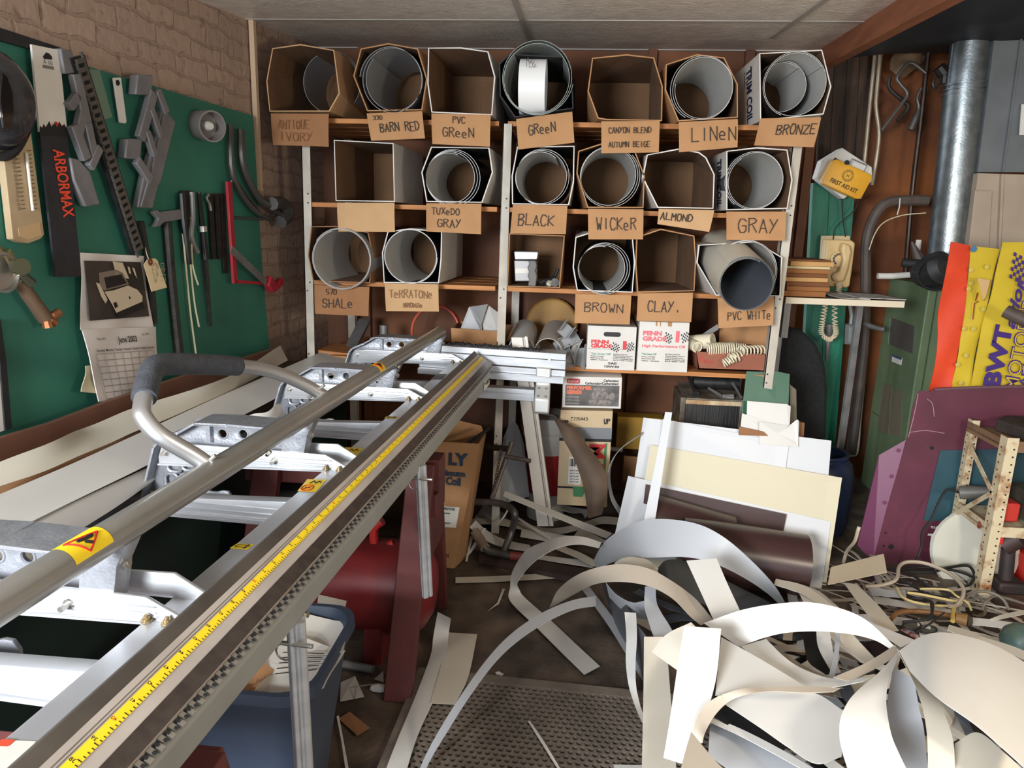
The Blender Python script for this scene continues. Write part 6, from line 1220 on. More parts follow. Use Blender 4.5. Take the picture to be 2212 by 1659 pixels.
# furnace
FUR = mat('furnace_green', (106, 124, 92), .5, 0, (94, 112, 82), 5, .03, 30)
xf = 1.79; r = T('furnace', 'sage green furnace cabinet below the flue pipe', 'furnace', (xf+.25, 4.1, 0)); zf = 1.243
mb = MB(); mb.bx(xf, xf+.55, 3.85, 4.33, 0, zf); mb.build('cabinet', FUR, r, ang=0, bevel=.006)
def fx(x, y): # photo point on the left side of the furnace
    d = ray(x, y); return EYE + d*((xf-.001)/d.x)
def fside(nm, pts, m, th=.002): mb = MB(); mb.prism([fx(*q) for q in pts], V((-th, 0, 0))); return mb.build(nm, m, r, ang=0)
fside('sight_window', [(1926, 686), (1976, 705), (1972, 764), (1921, 743)], mat('dark_window', (84, 80, 76), .5), .003); fside('window_frame', [(1921, 684), (1926, 686), (1921, 743), (1917, 741)], FUR, .008)
fside('rating_plate', [(1928, 766), (1949, 773), (1947, 789), (1927, 781)], PAPER); fside('plate_header', [(1928, 766), (1949, 773), (1948, 778), (1928, 770)], mat('plate_blue', (60, 84, 120), .5), .003)
VENT = mat('vent_tan', (112, 104, 86), .6); fside('lower_vent', [(1909, 826), (1927, 833), (1919, 940), (1896, 925)], VENT); fside('lower_vent', [(1931, 838), (1950, 848), (1946, 945), (1921, 936)], VENT)
mb = MB(); mb.bx(xf+.04, xf+.045, 3.845, 3.85, .1, zf-.03); mb.bx(xf-.002, xf, 3.9, 4.3, .45, .455); mb.build('panel_seam', mat('seam_green', (64, 82, 58), .6), r, ang=0)
r = T('blower', 'black round blower with coiled cable on top of the furnace', 'blower', (xf+.22, 3.9, zf))
c = PY(2004, 588, 3.86); mb = MB(); mb.lathe([(.001, 0), (.06, .005), (.085, .03), (.085, .09), (.05, .12), (.001, .12)], c, (.3, -1, .35), 24, cap=False); mb.build('blower_body', mat('dull_black', (40, 40, 40), .6, 0, (62, 62, 60), 12), r)
MB().tube([c+V((-.03, -.05, .04)), c+V((-.14, -.02, .045))], .022, 12).build('outlet', BLACK, r); MB().tube([c+V((-.05, .0, .06)), c+V((-.1, .0, .15))], [.03, .006], 8).build('cone_tip', HOSE, r)
mb = MB()
for k in range(3): mb.tube([c + V((.095*math.cos(t*.3142)*(1+.06*k), -.1+.02*k, .08*math.sin(t*.3142)*(1-.05*k))) for t in range(20)], .007, 6, closed=True)
mb.build('coiled_cable', BLACK, r)
r = T('blue_barrel', 'dark blue open barrel behind the cream panel', 'barrel', (1.27, 3.58, 0))
BB = mat('barrel_blue', (34, 48, 78), .45, 0, (26, 36, 60), 6); MB().lathe([(.15, 0), (.165, .06), (.165, .30), (.15, .36), (.125, .38), (.125, .41), (.112, .41), (.112, .3), (.001, .28)], (1.27, 3.58, 0), n=28, cap=False).build('barrel_body', BB, r, ang=50)
MB().tube([V((1.27+.125*math.cos(k*.3142), 3.58+.125*math.sin(k*.3142), .405)) for k in range(20)], .009, 8, closed=True).build('rim', BB, r)
# race car body panels
ORP = mat('orange_panel', (222, 70, 34), .45, 0, (204, 58, 28), 5); YLP = mat('yellow_panel', (208, 180, 44), .5, 0, (192, 164, 40), 5, .05, 12); PUR = mat('purple_panel', (98, 44, 62), .5, 0, (82, 38, 52), 6, .05, 30); PURL = mat('purple_edge', (116, 62, 90), .45)
PURD = mat('panel_violet', (62, 36, 112), .5)
r = T('race_car_bodywork', 'dented yellow race car body panel with purple lettering and orange edge', 'car panel', PY(2130, 845, 3.34))
def pp(x, y, Y=3.34): return PY(x, y, Y + (845-y)*.0004)
def bend(mb, A, Bp, n=5, w=.006, Y=3.34):
    a = crom([pp(x, y, Y) for x, y in A], n); b = crom([pp(x, y, Y) for x, y in Bp], n); return mb.grid([[p.lerp(q, k/5)+V((0, -w*math.sin(k/5*3.14+i*.4), 0)) for k in range(6)] for i, (p, q) in enumerate(zip(a, b))])
bend(MB(), [(2054, 522), (2040, 600), (2028, 674), (2026, 730), (2018, 790), (2006, 850)], [(2097, 531), (2091, 600), (2086, 645), (2076, 720), (2067, 780), (2054, 850)]).build('orange_edge', ORP, r, solid=.003)
bend(MB(), [(2097, 531), (2091, 600), (2086, 645), (2076, 720), (2067, 780), (2052, 850)], [(2160, 538), (2145, 600), (2135, 645), (2122, 700), (2106, 770), (2095, 850)], w=.003).build('inner_strip', YLP, r, solid=.003)
bend(MB(), [(2165, 524), (2150, 580), (2140, 645), (2122, 700), (2106, 770), (2095, 850)], [(2290, 522), (2280, 580), (2275, 645), (2270, 700), (2260, 770), (2250, 850)], w=.008, Y=3.32).build('main_skin', YLP, r, solid=.003)
for x, y in ((2132, 577), (2098, 583), (2098, 611), (2093, 624), (2083, 710), (2103, 711), (2087, 768), (2069, 788), (2124, 668), (2076, 828)):
    mb = MB(); mb.lathe([(.011, 0), (.011, .002), (.004, .003)], pp(x, y, 3.318), (0, -1, 0), 12); mb.build('rivet', mat('rivet', (206, 186, 90), .4, .3), r)
mb = MB(); mb.lathe([(.014, 0), (.014, .002)], pp(2103, 538, 3.318), (0, -1, 0), 12); mb.build('blue_dot', mat('dot_blue', (60, 110, 150), .5), r)
mb = MB(); ps(mb, [(2111, 600), (2139, 605), (2130, 640), (2124, 650)], 3.325, .001); mb.build('cut_out', mat('cutout_tan', (196, 160, 108), .6), r, ang=0)
MRN = mat('maroon_line', (140, 34, 30), .5); mb = MB()
for A in (((2111, 601), (2139, 606)), ((2112, 632), (2107, 650)), ((2113, 651), (2105, 655), (2101, 690)), ((2133, 621), (2124, 650))): mb.tube([pp(x, y, 3.315) for x, y in A], .0025, 5)
mb.build('maroon_outline_text', MRN, r)
def vtext(mb, s, x0, y0, x1, y1, h, Y=3.30, bold=.04, shear=0):
    a, b = pp(x0, y0, Y), pp(x1, y1, Y); X = b-a; Yv = V((-X.z, 0, X.x)).normalized(); Yv = Yv if Yv.x < 0 else -Yv; text(mb, s, a, X, Yv, h, X.length, bold, shear)
mb = MB(); vtext(mb, 'BWT', 2157, 838, 2186, 706, .07, bold=.05); mb.build('lettering', PURD, r, ang=0)
mb = MB(); vtext(mb, 'aylor', 2190, 712, 2216, 600, .045, bold=.03, shear=.35); mb.build('script_lettering', PURD, r, ang=0)
mb = MB(); vtext(mb, 'MOTORSPORTS', 2196, 845, 2262, 545, .062, bold=.03, shear=0); mo = mb.build('outline_lettering', PURD, r, ang=0)
mb = MB(); vtext(mb, 'MOTORSPORTS', 2196, 845, 2262, 545, .060, 3.2985, -.012); mb.build('outline_fill_lettering', YLP, mo, ang=0)
mb = MB(); vtext(mb, 'LAFAYETTE', 2212, 850, 2245, 690, .03, bold=.02); mb.build('small_lettering', PURD, r, ang=0)
mb = MB()
for i in range(8):
    for j in range(7):
        if (i+j) % 2 == 0 and (i < 7 or j > 2):
            x0, y0 = 2180+i*6+j*1.5, 600-j*8+i*3.2; mb.add([pp(x0, y0, 3.3), pp(x0+6, y0+3, 3.3), pp(x0+7.5, y0-5, 3.3), pp(x0+1.5, y0-8, 3.3)], [(0, 1, 2, 3)])
mb.build('chequer_text', PURD, r, ang=0)
mb = MB(); mb.tube([PY(2172, 672, 3.22), PY(2230, 700, 3.15)], .028, 12); mb.solo('grey_tube_end', HOSE, 'grey brown tube end poking in before the yellow panel', 'tube')
r = T('race_car_bodywork', 'scratched purple race car panel leaning in front of the yellow panel', 'car panel', PY(2030, 1222, 3.16))
Yp_ = 3.2
def q4p(x, y, Y=Yp_): return PY(x, y, Y + (1222-y)*.00022)
mb = MB(); mb.prism([q4p(x, y) for x, y in ((1983, 848), (1990, 843), (2010, 846), (2024, 838), (2080, 836), (2260, 834), (2290, 1235), (2010, 1224), (1885, 1215), (1915, 1100), (1955, 960), (1962, 940), (1972, 880))], V((0, .004, 0))); mb.build('main_skin', PUR, r, ang=0)
mb = MB(); mb.prism([q4p(1957, 950), q4p(1899, 983, 3.23), q4p(1852, 1178, 3.26), q4p(1886, 1214)], V((0, .003, 0))); mb.build('side_flange', PURL, r, ang=0)
mb = MB(); mb.tube([q4p(2018, 842), q4p(2120, 837), q4p(2260, 834)], .008, 8); mb.build('rolled_edge', mat('edge_dull', (104, 70, 78), .6), r)
mb = MB(); mb.prism([q4p(x, y, 3.196) for x, y in ((2031, 973), (2250, 968), (2250, 1125), (1995, 1125))], V((0, .001, 0))); mb.build('teal_square', mat('teal_paint', (44, 78, 88), .5, 0, (36, 66, 76), 5), r, ang=0)
for x, y in ((1941, 973), (1926, 1029), (1911, 1086)): mb = MB(); mb.lathe([(.009, 0), (.009, .003), (.004, .003)], q4p(x, y, 3.2), (0, -1, 0), 10); mb.build('rivet', PURL, r)
for x, y, q in ((2013, 968, .009), (1925, 1181, .012), (1913, 1151, .005), (1909, 1179, .005)): mb = MB(); mb.lathe([(q, 0), (q, .001)], q4p(x, y, 3.197), (0, -1, 0), 12); mb.build('hole', INK, r)
mb = MB(); o = q4p(2037, 1138, 3.195); text(mb, 'Source.', o, V((-1, 0, 0)), V((0, 0, -1)), .016, .055, .02); o = q4p(2034, 1155, 3.195); text(mb, 'ZL', o, V((-1, 0, 0)), V((0, 0, -1)), .055, .06, .02); mb.build('upside_down_lettering', PAPER, r, ang=0)
mb = MB()
for A in (((1983, 850), (1976, 890), (1962, 945)), ((2003, 862), (2014, 872), (2018, 900)), ((1964, 934), (2000, 930), (2040, 936))): mb.tube([q4p(x, y, 3.197) for x, y in A], .0016, 5, 3)
mb.build('scratch', mat('scratch_pink', (176, 140, 140), .6), r)
c = PY(2100, 1190, 3.14); mb = MB(); mb.lathe([(.001, 0), (.17, 0), (.19, .015), (.185, .03), (.001, .03)], c, (0, -1, .25), 36, cap=False); mb.solo('white_disc', mat('disc_white', (206, 204, 188), .5, 0, (192, 190, 176), 4), 'big round white lid standing behind the rusty rack', 'lid')
# rusty rack
RST = mat('rusty_white_angle', (206, 190, 156), .6, 0, (150, 98, 58), 22, .15, 60, lo=.5, hi=.72)
r = T('metal_rack', 'rusty white slotted angle rack at the right edge', 'rack', (1.9, 3.05, 0))
HOLE = mat('rack_hole', (46, 38, 32), .8)
def angle_leg(x, y, z1, w, sx):
    mb = MB(); mb.bx(x, x+.004, y, y+w*1.0, 0, z1); mb.bx(x, x+sx*w, y-.004, y, 0, z1) if sx > 0 else mb.bx(x+sx*w, x, y-.004, y, 0, z1); o = mb.build('leg', RST, r, ang=0)
    mh = MB(); z = .06
    while z < z1-.02:
        mh.lathe([(.004, 0), (.004, .0008)], (x+sx*w*.7, y-.004, z), (0, -1, 0), 8); mh.lathe([(.004, 0), (.004, .0008)], (x, y+w*.6, z), (-1, 0, 0), 8); z += .032
    mh.build('bolt_holes', HOLE, o); return o
angle_leg(1.735, 2.9, .715, .045, 1); angle_leg(1.745, 3.18, .71, .032, 1); angle_leg(2.25, 2.9, .715, .045, -1); angle_leg(2.25, 3.18, .71, .032, -1)
for z in (.70, .335):
    mb = MB(); mb.bx(1.738, 2.25, 2.905, 3.2, z-.03, z-.022); mb.bx(1.738, 2.25, 2.9, 2.904, z-.045, z); mb.bx(1.738, 1.742, 2.9, 3.2, z-.045, z); mb.build('shelf_tray', RST if z < .5 else mat('rack_top', (140, 110, 82), .7, 0, (112, 86, 62), 8), r, ang=0)
for a, b in (((1.735, 2.93, .47), (1.735, 3.19, .63)), ((1.735, 2.93, .47), (1.735, 3.2, .25))): mb = MB(); mb.beam(a, b, .02, .004, (1, 0, 0)); mb.build('brace', RST, r)
zt2 = .70
r = T('speaker_block', 'dark square block with a round cup on the rack top', 'block', (1.95, 3.0, zt2)); mb = MB(); mb.prism([V((1.82, 3.14, zt2-.02)), V((1.86, 2.98, zt2-.02)), V((2.0, 2.905, zt2-.02)), V((2.2, 2.92, zt2-.02)), V((2.2, 3.2, zt2-.02)), V((1.9, 3.22, zt2-.02))], V((0, 0, .05))); mb.build('base_block', mat('dark_block', (62, 54, 48), .7, 0, (46, 40, 36), 12), r, bevel=.004)
MB().lathe([(.05, 0), (.052, .03), (.042, .03), (.04, .006), (.001, .006)], (1.95, 3.07, zt2+.03), n=24, cap=False).build('round_cup', BLACK, r); MB().lathe([(.038, 0), (.038, .012)], (1.95, 3.07, zt2+.037), n=20).build('cup_filling', mat('dusty_pale', (180, 170, 156), .8), r)
r = T('angle_grinder', 'grey power tool with black cord lying on the rack shelf', 'power tool', (1.76, 3.05, .33)); a = PY(2072, 1064, 3.1); MB().tube([a, a+V((.05, -.02, .012)), a+V((.1, -.05, .03))], [.028, .03, .02], 14).build('motor_body', mat('tool_grey', (96, 94, 88), .5, 0, (70, 68, 64), 12), r)
MB().tube([a, a+V((-.05, .0, .01)), PY(2030, 1080, 3.08), PY(2012, 1120, 3.06), PY(1992, 1150, 3.06), PY(1990, 1180, 3.06), PY(1978, 1215, 3.04)], .005, 6, 5).build('power_cord', BLACK, r)
mb = MB(); mb.tube([a+V((.09, -.045, .03)), a+V((.12, -.055, .035))], .034, 12); mb.build('bright_collar', ZINC, r)
mb = MB(); mb.bx(1.80, 1.87, 2.95, 3.05, .338, .42); mb.solo('red_case', mat('case_red', (188, 52, 42), .5), 'bright red case on the rack shelf behind the brace', 'case', bevel=.008)
mb = MB(); mb.bx(1.90, 2.2, 2.93, 3.12, .338, .46); mb.solo('dark_case', mat('case_olive', (74, 68, 56), .6, 0, (54, 50, 42), 10), 'dark olive case on the rack shelf at the right edge', 'case', bevel=.01)
mb = MB(); mb.tube([V((1.745, 2.99, .305)), V((1.78, 2.93, .31))], .02, 10); mb.tube([V((1.9, 2.92, .352)), V((2.1, 2.925, .352))], .01, 8); mb.solo('red_bar', mat('dull_red', (118, 56, 46), .5), 'dull red bar lying along the front of the rack shelf', 'bar')
r = T('cordless_drill', 'black and red cordless drill standing under the rack', 'drill', (1.92, 3.0, .02)); DRK = mat('drill_black', (38, 36, 36), .6, 0, (60, 40, 36), 8)
MB().tube([PY(2165, 1175, 2.95), PY(2200, 1160, 2.93)], [.05, .04], 16).build('motor_head', DRK, r); MB().tube([PY(2178, 1185, 2.94), PY(2172, 1250, 2.93)], [.026, .028], 12).build('grip', DRK, r)
mb = MB(); p = PY(2174, 1262, 2.93); mb.box(p, (.11, .10, .05)); mb.build('battery', DRK, r, bevel=.01); mb = MB(); p = PY(2162, 1168, 2.9); mb.box(p, (.012, .01, .03)); mb.build('red_stripe', RED, r)
mb = MB(); mb.bx(2.0, 2.25, 2.95, 3.15, .0, .14); mb.solo('red_tool_case', mat('case_bright_red', (206, 44, 34), .45), 'bright red tool case under the rack at the right edge', 'case', bevel=.015)
# ================================================================== perforated rubber mat
RUB = mat('mat_rubber', (128, 117, 105), .5, 0, (92, 84, 76), 9, .2, 60, lo=.3, hi=.75)
c0, c1 = PZ(1012, 1456, .012), PZ(1392, 1496, .012); X = (c1-c0).normalized(); X.z = 0; X.normalize(); Yd = V((X.y, -X.x, 0))
mb = MB(); pit = .0235; row = 0; yy = .05; L_ = 1.35
def put(u, w_, z): p = c0 + X*u + Yd*w_; return V((p.x, p.y, z))
HX = [(math.cos(math.radians(30*k)), math.sin(math.radians(30*k))) for k in range(12)]
while yy < .98:
    u = -.10 + (pit/2 if row % 2 else 0)
    while u < L_-.05:
        vs = []; fs = []
        for k in range(12):
            a = math.radians(30*k+30); hr = pit*.577*(1 if k % 2 == 0 else .866)
            vs += [put(u+hr*math.cos(a), yy+hr*math.sin(a), .016), put(u+.0086*math.cos(a), yy+.0086*math.sin(a), .016), put(u+.0082*math.cos(a), yy+.0082*math.sin(a), .002)]
        for k in range(12):
            j = (k+1) % 12; fs += [(3*k, 3*j, 3*j+1, 3*k+1), (3*k+1, 3*j+1, 3*j+2, 3*k+2)]
        mb.add(vs, fs, 0); u += pit
    yy += pit*.866; row += 1
def bar_(u0, u1, w0, w1, z): 
    q = [put(u0, w0, 0), put(u1, w0, 0), put(u1, w1, 0), put(u0, w1, 0)]; mb.hexa(q[::-1] + [p+ZZ*z for p in q[::-1]])
bar_(-.17, L_, 0, .04, .018); bar_(-.17, L_, 1.0, 1.04, .017); bar_(-.17, -.118, .04, 1.0, .0165); bar_(L_-.05, L_, .04, 1.0, .017); bar_(-.12, L_-.05, .04, 1.0, .0018)
mo = mb.solo('rubber_mat', RUB, 'dark perforated rubber floor mat in front of the scrap pile', 'floor mat', ang=30)
# ================================================================== cut strips and sheets on the floor
PILE = 'cut strips in the scrap pile'
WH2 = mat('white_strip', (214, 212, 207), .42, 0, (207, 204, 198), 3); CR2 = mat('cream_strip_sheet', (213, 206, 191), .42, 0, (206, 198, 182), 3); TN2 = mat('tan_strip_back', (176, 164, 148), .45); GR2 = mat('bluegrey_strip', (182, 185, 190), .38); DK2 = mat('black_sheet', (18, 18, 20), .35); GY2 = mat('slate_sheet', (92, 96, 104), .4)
def RB(lab, m, A, Bp, zs, zb=None, n=7, w=4, nm='sheet_strip', g=PILE):
    zb = zb or zs
    f = lambda E, Z: [PZ(x, y, Z[min(i, len(Z)-1)]) for i, (x, y) in enumerate(E)]
    a, b = crom(f(A, zs), n), crom(f(Bp, zb), n); rows = [[p.lerp(q, k/w) for k in range(w+1)] for p, q in zip(a, b)]
    return MB().grid(rows).solo(nm, m, lab, 'metal strip', g, solid=.0014, ang=60)
RB('flat white sheet lying under the long strip between sawhorse and mat', CR2, [(968, 1366), (952, 1440), (929, 1519)], [(1031, 1370), (1012, 1460), (983, 1521)], [.026, .024, .026], nm='sheet_offcut')
RB('long white strip running from the red tank down to the bottom edge', WH2, [(946, 1322), (936, 1375), (930, 1417), (896, 1508), (862, 1590), (835, 1659), (815, 1720)], [(974, 1336), (969, 1372), (963, 1432), (938, 1510), (904, 1585), (880, 1659), (865, 1720)], [.12, .05, .022, .022, .024, .024, .024])
RB('long narrow strip, its shadow side coloured grey, arching from the pile to the bottom of the mat', GR2, [(1288, 1287), (1235, 1297), (1172, 1323), (1109, 1365), (1055, 1420), (997, 1500), (950, 1575), (920, 1630), (905, 1665)], [(1288, 1309), (1240, 1317), (1184, 1342), (1126, 1379), (1073, 1427), (1015, 1504), (968, 1578), (935, 1632), (917, 1668)], [.16, .2, .22, .22, .2, .16, .10, .06, .04])  # grey colour paints in the shadow side of this strip
RB('white strip looping left then running straight to a cut end on the floor', WH2, [(1299, 1172), (1262, 1160), (1221, 1158), (1185, 1167), (1141, 1185), (1120, 1210), (1105, 1240), (1102, 1268), (1102, 1298), (1156, 1352), (1208, 1404), (1262, 1457)], [(1294, 1184), (1250, 1176), (1210, 1182), (1172, 1200), (1145, 1222), (1130, 1240), (1117, 1260), (1122, 1274), (1134, 1291), (1192, 1342), (1245, 1392), (1296, 1439)], [.2, .25, .25, .22, .16, .10, .06, .04, .02, .012, .012, .012])
RB('straight cream strip lying flat on the floor left of the pile', CR2, [(984, 1247), (1100, 1243), (1243, 1234)], [(984, 1259), (1100, 1255), (1243, 1246)], [.008], n=3)
RB('long white strip lying flat under the arch beside the grey panel', GR2, [(1257, 1273), (1310, 1345), (1360, 1425), (1392, 1475)], [(1272, 1266), (1325, 1335), (1373, 1405), (1400, 1450)], [.02, .022, .024, .024])
RB('slate grey sheet standing at the left flank of the scrap pile', GY2, [(1300, 1256), (1330, 1349), (1380, 1440), (1395, 1500)], [(1345, 1290), (1370, 1340), (1400, 1380), (1420, 1430)], [.015, .02, .02, .02], [.16, .2, .24, .24], nm='sheet_offcut')
RB('curl with its shade coloured grey at the left of the pile under the tan arch', GR2, [(1309, 1260), (1330, 1284), (1365, 1302), (1394, 1298)], [(1316, 1290), (1344, 1318), (1372, 1334), (1396, 1338)], [.22, .2, .2, .22], [.14, .12, .12, .12])  # shade on this curl is put into its grey colour
RB('small cream arch under the big blue grey arch', CR2, [(1326, 1217), (1345, 1206), (1370, 1203), (1400, 1210), (1423, 1229)], [(1345, 1226), (1358, 1221), (1376, 1220), (1396, 1228), (1408, 1240)], [.24, .27, .28, .27, .24])
RB('widest blue grey arch at the top of the scrap pile', GR2, [(1281, 1212), (1308, 1168), (1365, 1132), (1423, 1121), (1500, 1130), (1560, 1158), (1620, 1208), (1671, 1263), (1696, 1302)], [(1290, 1230), (1325, 1214), (1370, 1206), (1417, 1204), (1489, 1204), (1550, 1220), (1610, 1250), (1655, 1280), (1684, 1306)], [.05, .2, .33, .38, .40, .38, .30, .2, .1], [.05, .14, .24, .29, .31, .29, .22, .14, .08])
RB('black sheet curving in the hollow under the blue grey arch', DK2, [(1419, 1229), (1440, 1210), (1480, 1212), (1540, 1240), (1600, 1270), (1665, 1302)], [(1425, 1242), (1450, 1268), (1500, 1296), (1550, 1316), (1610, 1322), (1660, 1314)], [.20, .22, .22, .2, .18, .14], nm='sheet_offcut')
RB('blue white strip curling down beside the black hollow', GR2, [(1393, 1268), (1392, 1310), (1400, 1340), (1412, 1375), (1428, 1402)], [(1416, 1266), (1418, 1300), (1429, 1325), (1448, 1355), (1462, 1384)], [.30, .28, .28, .28, .3])
RB('tan arched strip crossing the left part of the scrap pile', TN2, [(1187, 1313), (1207, 1273), (1257, 1237), (1329, 1219), (1394, 1226), (1445, 1251), (1500, 1291), (1540, 1338)], [(1193, 1311), (1240, 1284), (1286, 1262), (1344, 1257), (1401, 1266), (1452, 1292), (1492, 1332), (1514, 1350)], [.03, .15, .29, .36, .37, .36, .33, .32], [.03, .13, .26, .33, .34, .34, .32, .32])
RB('white straight plank strip rising out of the middle of the pile', WH2, [(1483, 1211), (1510, 1270), (1540, 1335), (1546, 1345)], [(1548, 1206), (1572, 1262), (1600, 1322), (1606, 1336)], [.42, .38, .34, .33])
RB('narrow white strip twisting down at the left edge of the pile', WH2, [(1349, 1322), (1353, 1375), (1352, 1430), (1358, 1480), (1372, 1525), (1388, 1562)], [(1374, 1324), (1376, 1375), (1373, 1430), (1374, 1480), (1382, 1520), (1392, 1550)], [.24, .2, .14, .08, .04, .03])
RB('white strip lens shaped under the wide white arch', WH2, [(1655, 1380), (1690, 1415), (1723, 1439), (1765, 1457), (1804, 1466), (1878, 1464)], [(1600, 1396), (1640, 1430), (1683, 1460), (1743, 1486), (1800, 1484), (1862, 1472)], [.35, .36, .36, .38, .4, .42])
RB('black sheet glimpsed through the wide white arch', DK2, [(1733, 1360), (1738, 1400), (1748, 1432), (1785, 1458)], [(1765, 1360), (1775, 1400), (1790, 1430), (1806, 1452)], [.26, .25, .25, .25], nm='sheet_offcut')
RB('white strip crossing right below the wide white arch', WH2, [(1763, 1360), (1768, 1400), (1798, 1456)], [(1792, 1362), (1802, 1420), (1816, 1452)], [.28, .28, .28])
RB('pale strip right of the crossing one beneath the wide arch', CR2, [(1800, 1362), (1830, 1400), (1868, 1434)], [(1838, 1366), (1862, 1392), (1892, 1424)], [.29, .29, .3])
RB('narrow upright strip edge beneath the wide arch', GR2, [(1806, 1368), (1800, 1420), (1789, 1464)], [(1816, 1368), (1811, 1420), (1803, 1462)], [.33, .34, .36])
RB('tan strip running diagonally into the right dome sheet', TN2, [(1800, 1464), (1870, 1433), (1934, 1394)], [(1832, 1472), (1885, 1448), (1940, 1416)], [.42, .42, .42])
RB('wide white arch spanning the centre of the scrap pile', WH2, [(1520, 1346), (1602, 1318), (1683, 1304), (1755, 1302), (1832, 1320), (1886, 1351), (1943, 1407)], [(1597, 1397), (1650, 1378), (1700, 1367), (1764, 1364), (1836, 1370), (1894, 1385), (1938, 1412)], [.36, .42, .46, .47, .46, .43, .42], [.33, .38, .41, .42, .41, .40, .41])
RB('cream upright sheet along the mat edge at the pile front', CR2, [(1391, 1376), (1390, 1480), (1388, 1580), (1386, 1675)], [(1437, 1376), (1443, 1440), (1450, 1530), (1462, 1675)], [.30, .25, .2, .17], nm='sheet_offcut')
RB('cream fan shaped sheet corner above the long front sheet', CR2, [(1407, 1408), (1440, 1370), (1493, 1344)], [(1463, 1448), (1500, 1424), (1552, 1402)], [.36, .40, .43], nm='sheet_offcut')
RB('long white front sheet angled down towards the bottom edge', WH2, [(1478, 1352), (1462, 1450), (1446, 1560), (1433, 1637)], [(1558, 1358), (1546, 1470), (1515, 1570), (1474, 1650)], [.47, .42, .38, .34], nm='sheet_offcut')
RB('large white triangle sheet in the middle of the pile front', WH2, [(1558, 1376), (1650, 1428), (1742, 1484)], [(1545, 1502), (1610, 1490), (1700, 1486)], [.40, .40, .40], nm='sheet_offcut')
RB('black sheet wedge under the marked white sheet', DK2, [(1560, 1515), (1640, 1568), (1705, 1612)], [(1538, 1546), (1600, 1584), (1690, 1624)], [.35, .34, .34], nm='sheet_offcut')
RB('grey white sheet below the black wedge at the bottom', GR2, [(1535, 1550), (1620, 1582), (1700, 1622), (1775, 1670)], [(1530, 1628), (1560, 1652), (1600, 1676), (1650, 1690)], [.32, .32, .32, .32], nm='sheet_offcut')
RB('narrow white strip along the black wedge', WH2, [(1534, 1548), (1600, 1574), (1690, 1620), (1790, 1680)], [(1530, 1558), (1596, 1588), (1676, 1630), (1765, 1680)], [.345, .345, .345, .345])
RB('large white sheet with faint stamped marks at the pile front', WH2, [(1575, 1509), (1610, 1492), (1680, 1492), (1760, 1497), (1824, 1537)], [(1562, 1518), (1640, 1570), (1700, 1612), (1763, 1649), (1818, 1634)], [.37, .38, .39, .40, .40], nm='sheet_offcut')
RB('tan strip curving round the front of the marked white sheet', TN2, [(1816, 1486), (1740, 1482), (1660, 1484), (1602, 1488), (1546, 1507), (1514, 1535), (1498, 1575), (1496, 1600)], [(1800, 1494), (1740, 1496), (1670, 1493), (1624, 1498), (1579, 1513), (1546, 1543), (1524, 1581), (1517, 1606)], [.46, .45, .44, .44, .42, .40, .38, .36])
RB('tan triangle sheet at the bottom edge below the curving strip', TN2, [(1493, 1582), (1480, 1625), (1466, 1680)], [(1497, 1586), (1534, 1632), (1580, 1680)], [.42, .42, .42], nm='sheet_offcut')
RB('inside of the right dome sheet, its shading coloured grey', GR2, [(1930, 1440), (1916, 1525), (1926, 1590), (1964, 1680)], [(1975, 1470), (1985, 1530), (1996, 1580), (2006, 1680)], [.42, .40, .38, .38], nm='sheet_offcut')  # grey sheet stands for the shading inside the curved dome
RB('tall curved white sheet at the left of the right dome', WH2, [(1940, 1407), (1900, 1451), (1844, 1500), (1818, 1544), (1813, 1585), (1820, 1625), (1838, 1680)], [(1943, 1412), (1932, 1440), (1918, 1477), (1915, 1525), (1925, 1584), (1941, 1625), (1968, 1680)], [.44, .46, .48, .48, .47, .46, .45], nm='sheet_offcut')
RB('beige strip crossing down through the right dome', CR2, [(1941, 1408), (1981, 1491), (2001, 1572), (2005, 1680)], [(2010, 1470), (2032, 1520), (2058, 1596), (2064, 1680)], [.45, .5, .5, .48])
RB('large domed white sheet at the right front corner', WH2, [(1942, 1406), (1985, 1377), (2034, 1366), (2106, 1379), (2167, 1403), (2240, 1447)], [(1965, 1450), (2000, 1486), (2040, 1518), (2106, 1564), (2160, 1610), (2240, 1682)], [.45, .5, .52, .52, .50, .46], [.5, .55, .57, .57, .56, .54], nm='sheet_offcut')
RB('beige sheet filling the bottom right corner under the dome', CR2, [(2062, 1606), (2112, 1582), (2170, 1626), (2240, 1690)], [(2060, 1690), (2120, 1700), (2180, 1710), (2240, 1720)], [.48, .48, .47, .46], nm='sheet_offcut')
RB('white strip from the back edge running under the right dome', WH2, [(2106, 1382), (2160, 1402), (2240, 1440)], [(2120, 1376), (2180, 1394), (2240, 1418)], [.40, .40, .40])
RB('white sheet corner at the bottom edge left of the cream upright sheet', WH2, [(1325, 1651), (1360, 1652), (1390, 1652)], [(1330, 1675), (1362, 1675), (1392, 1675)], [.03], nm='sheet_offcut')
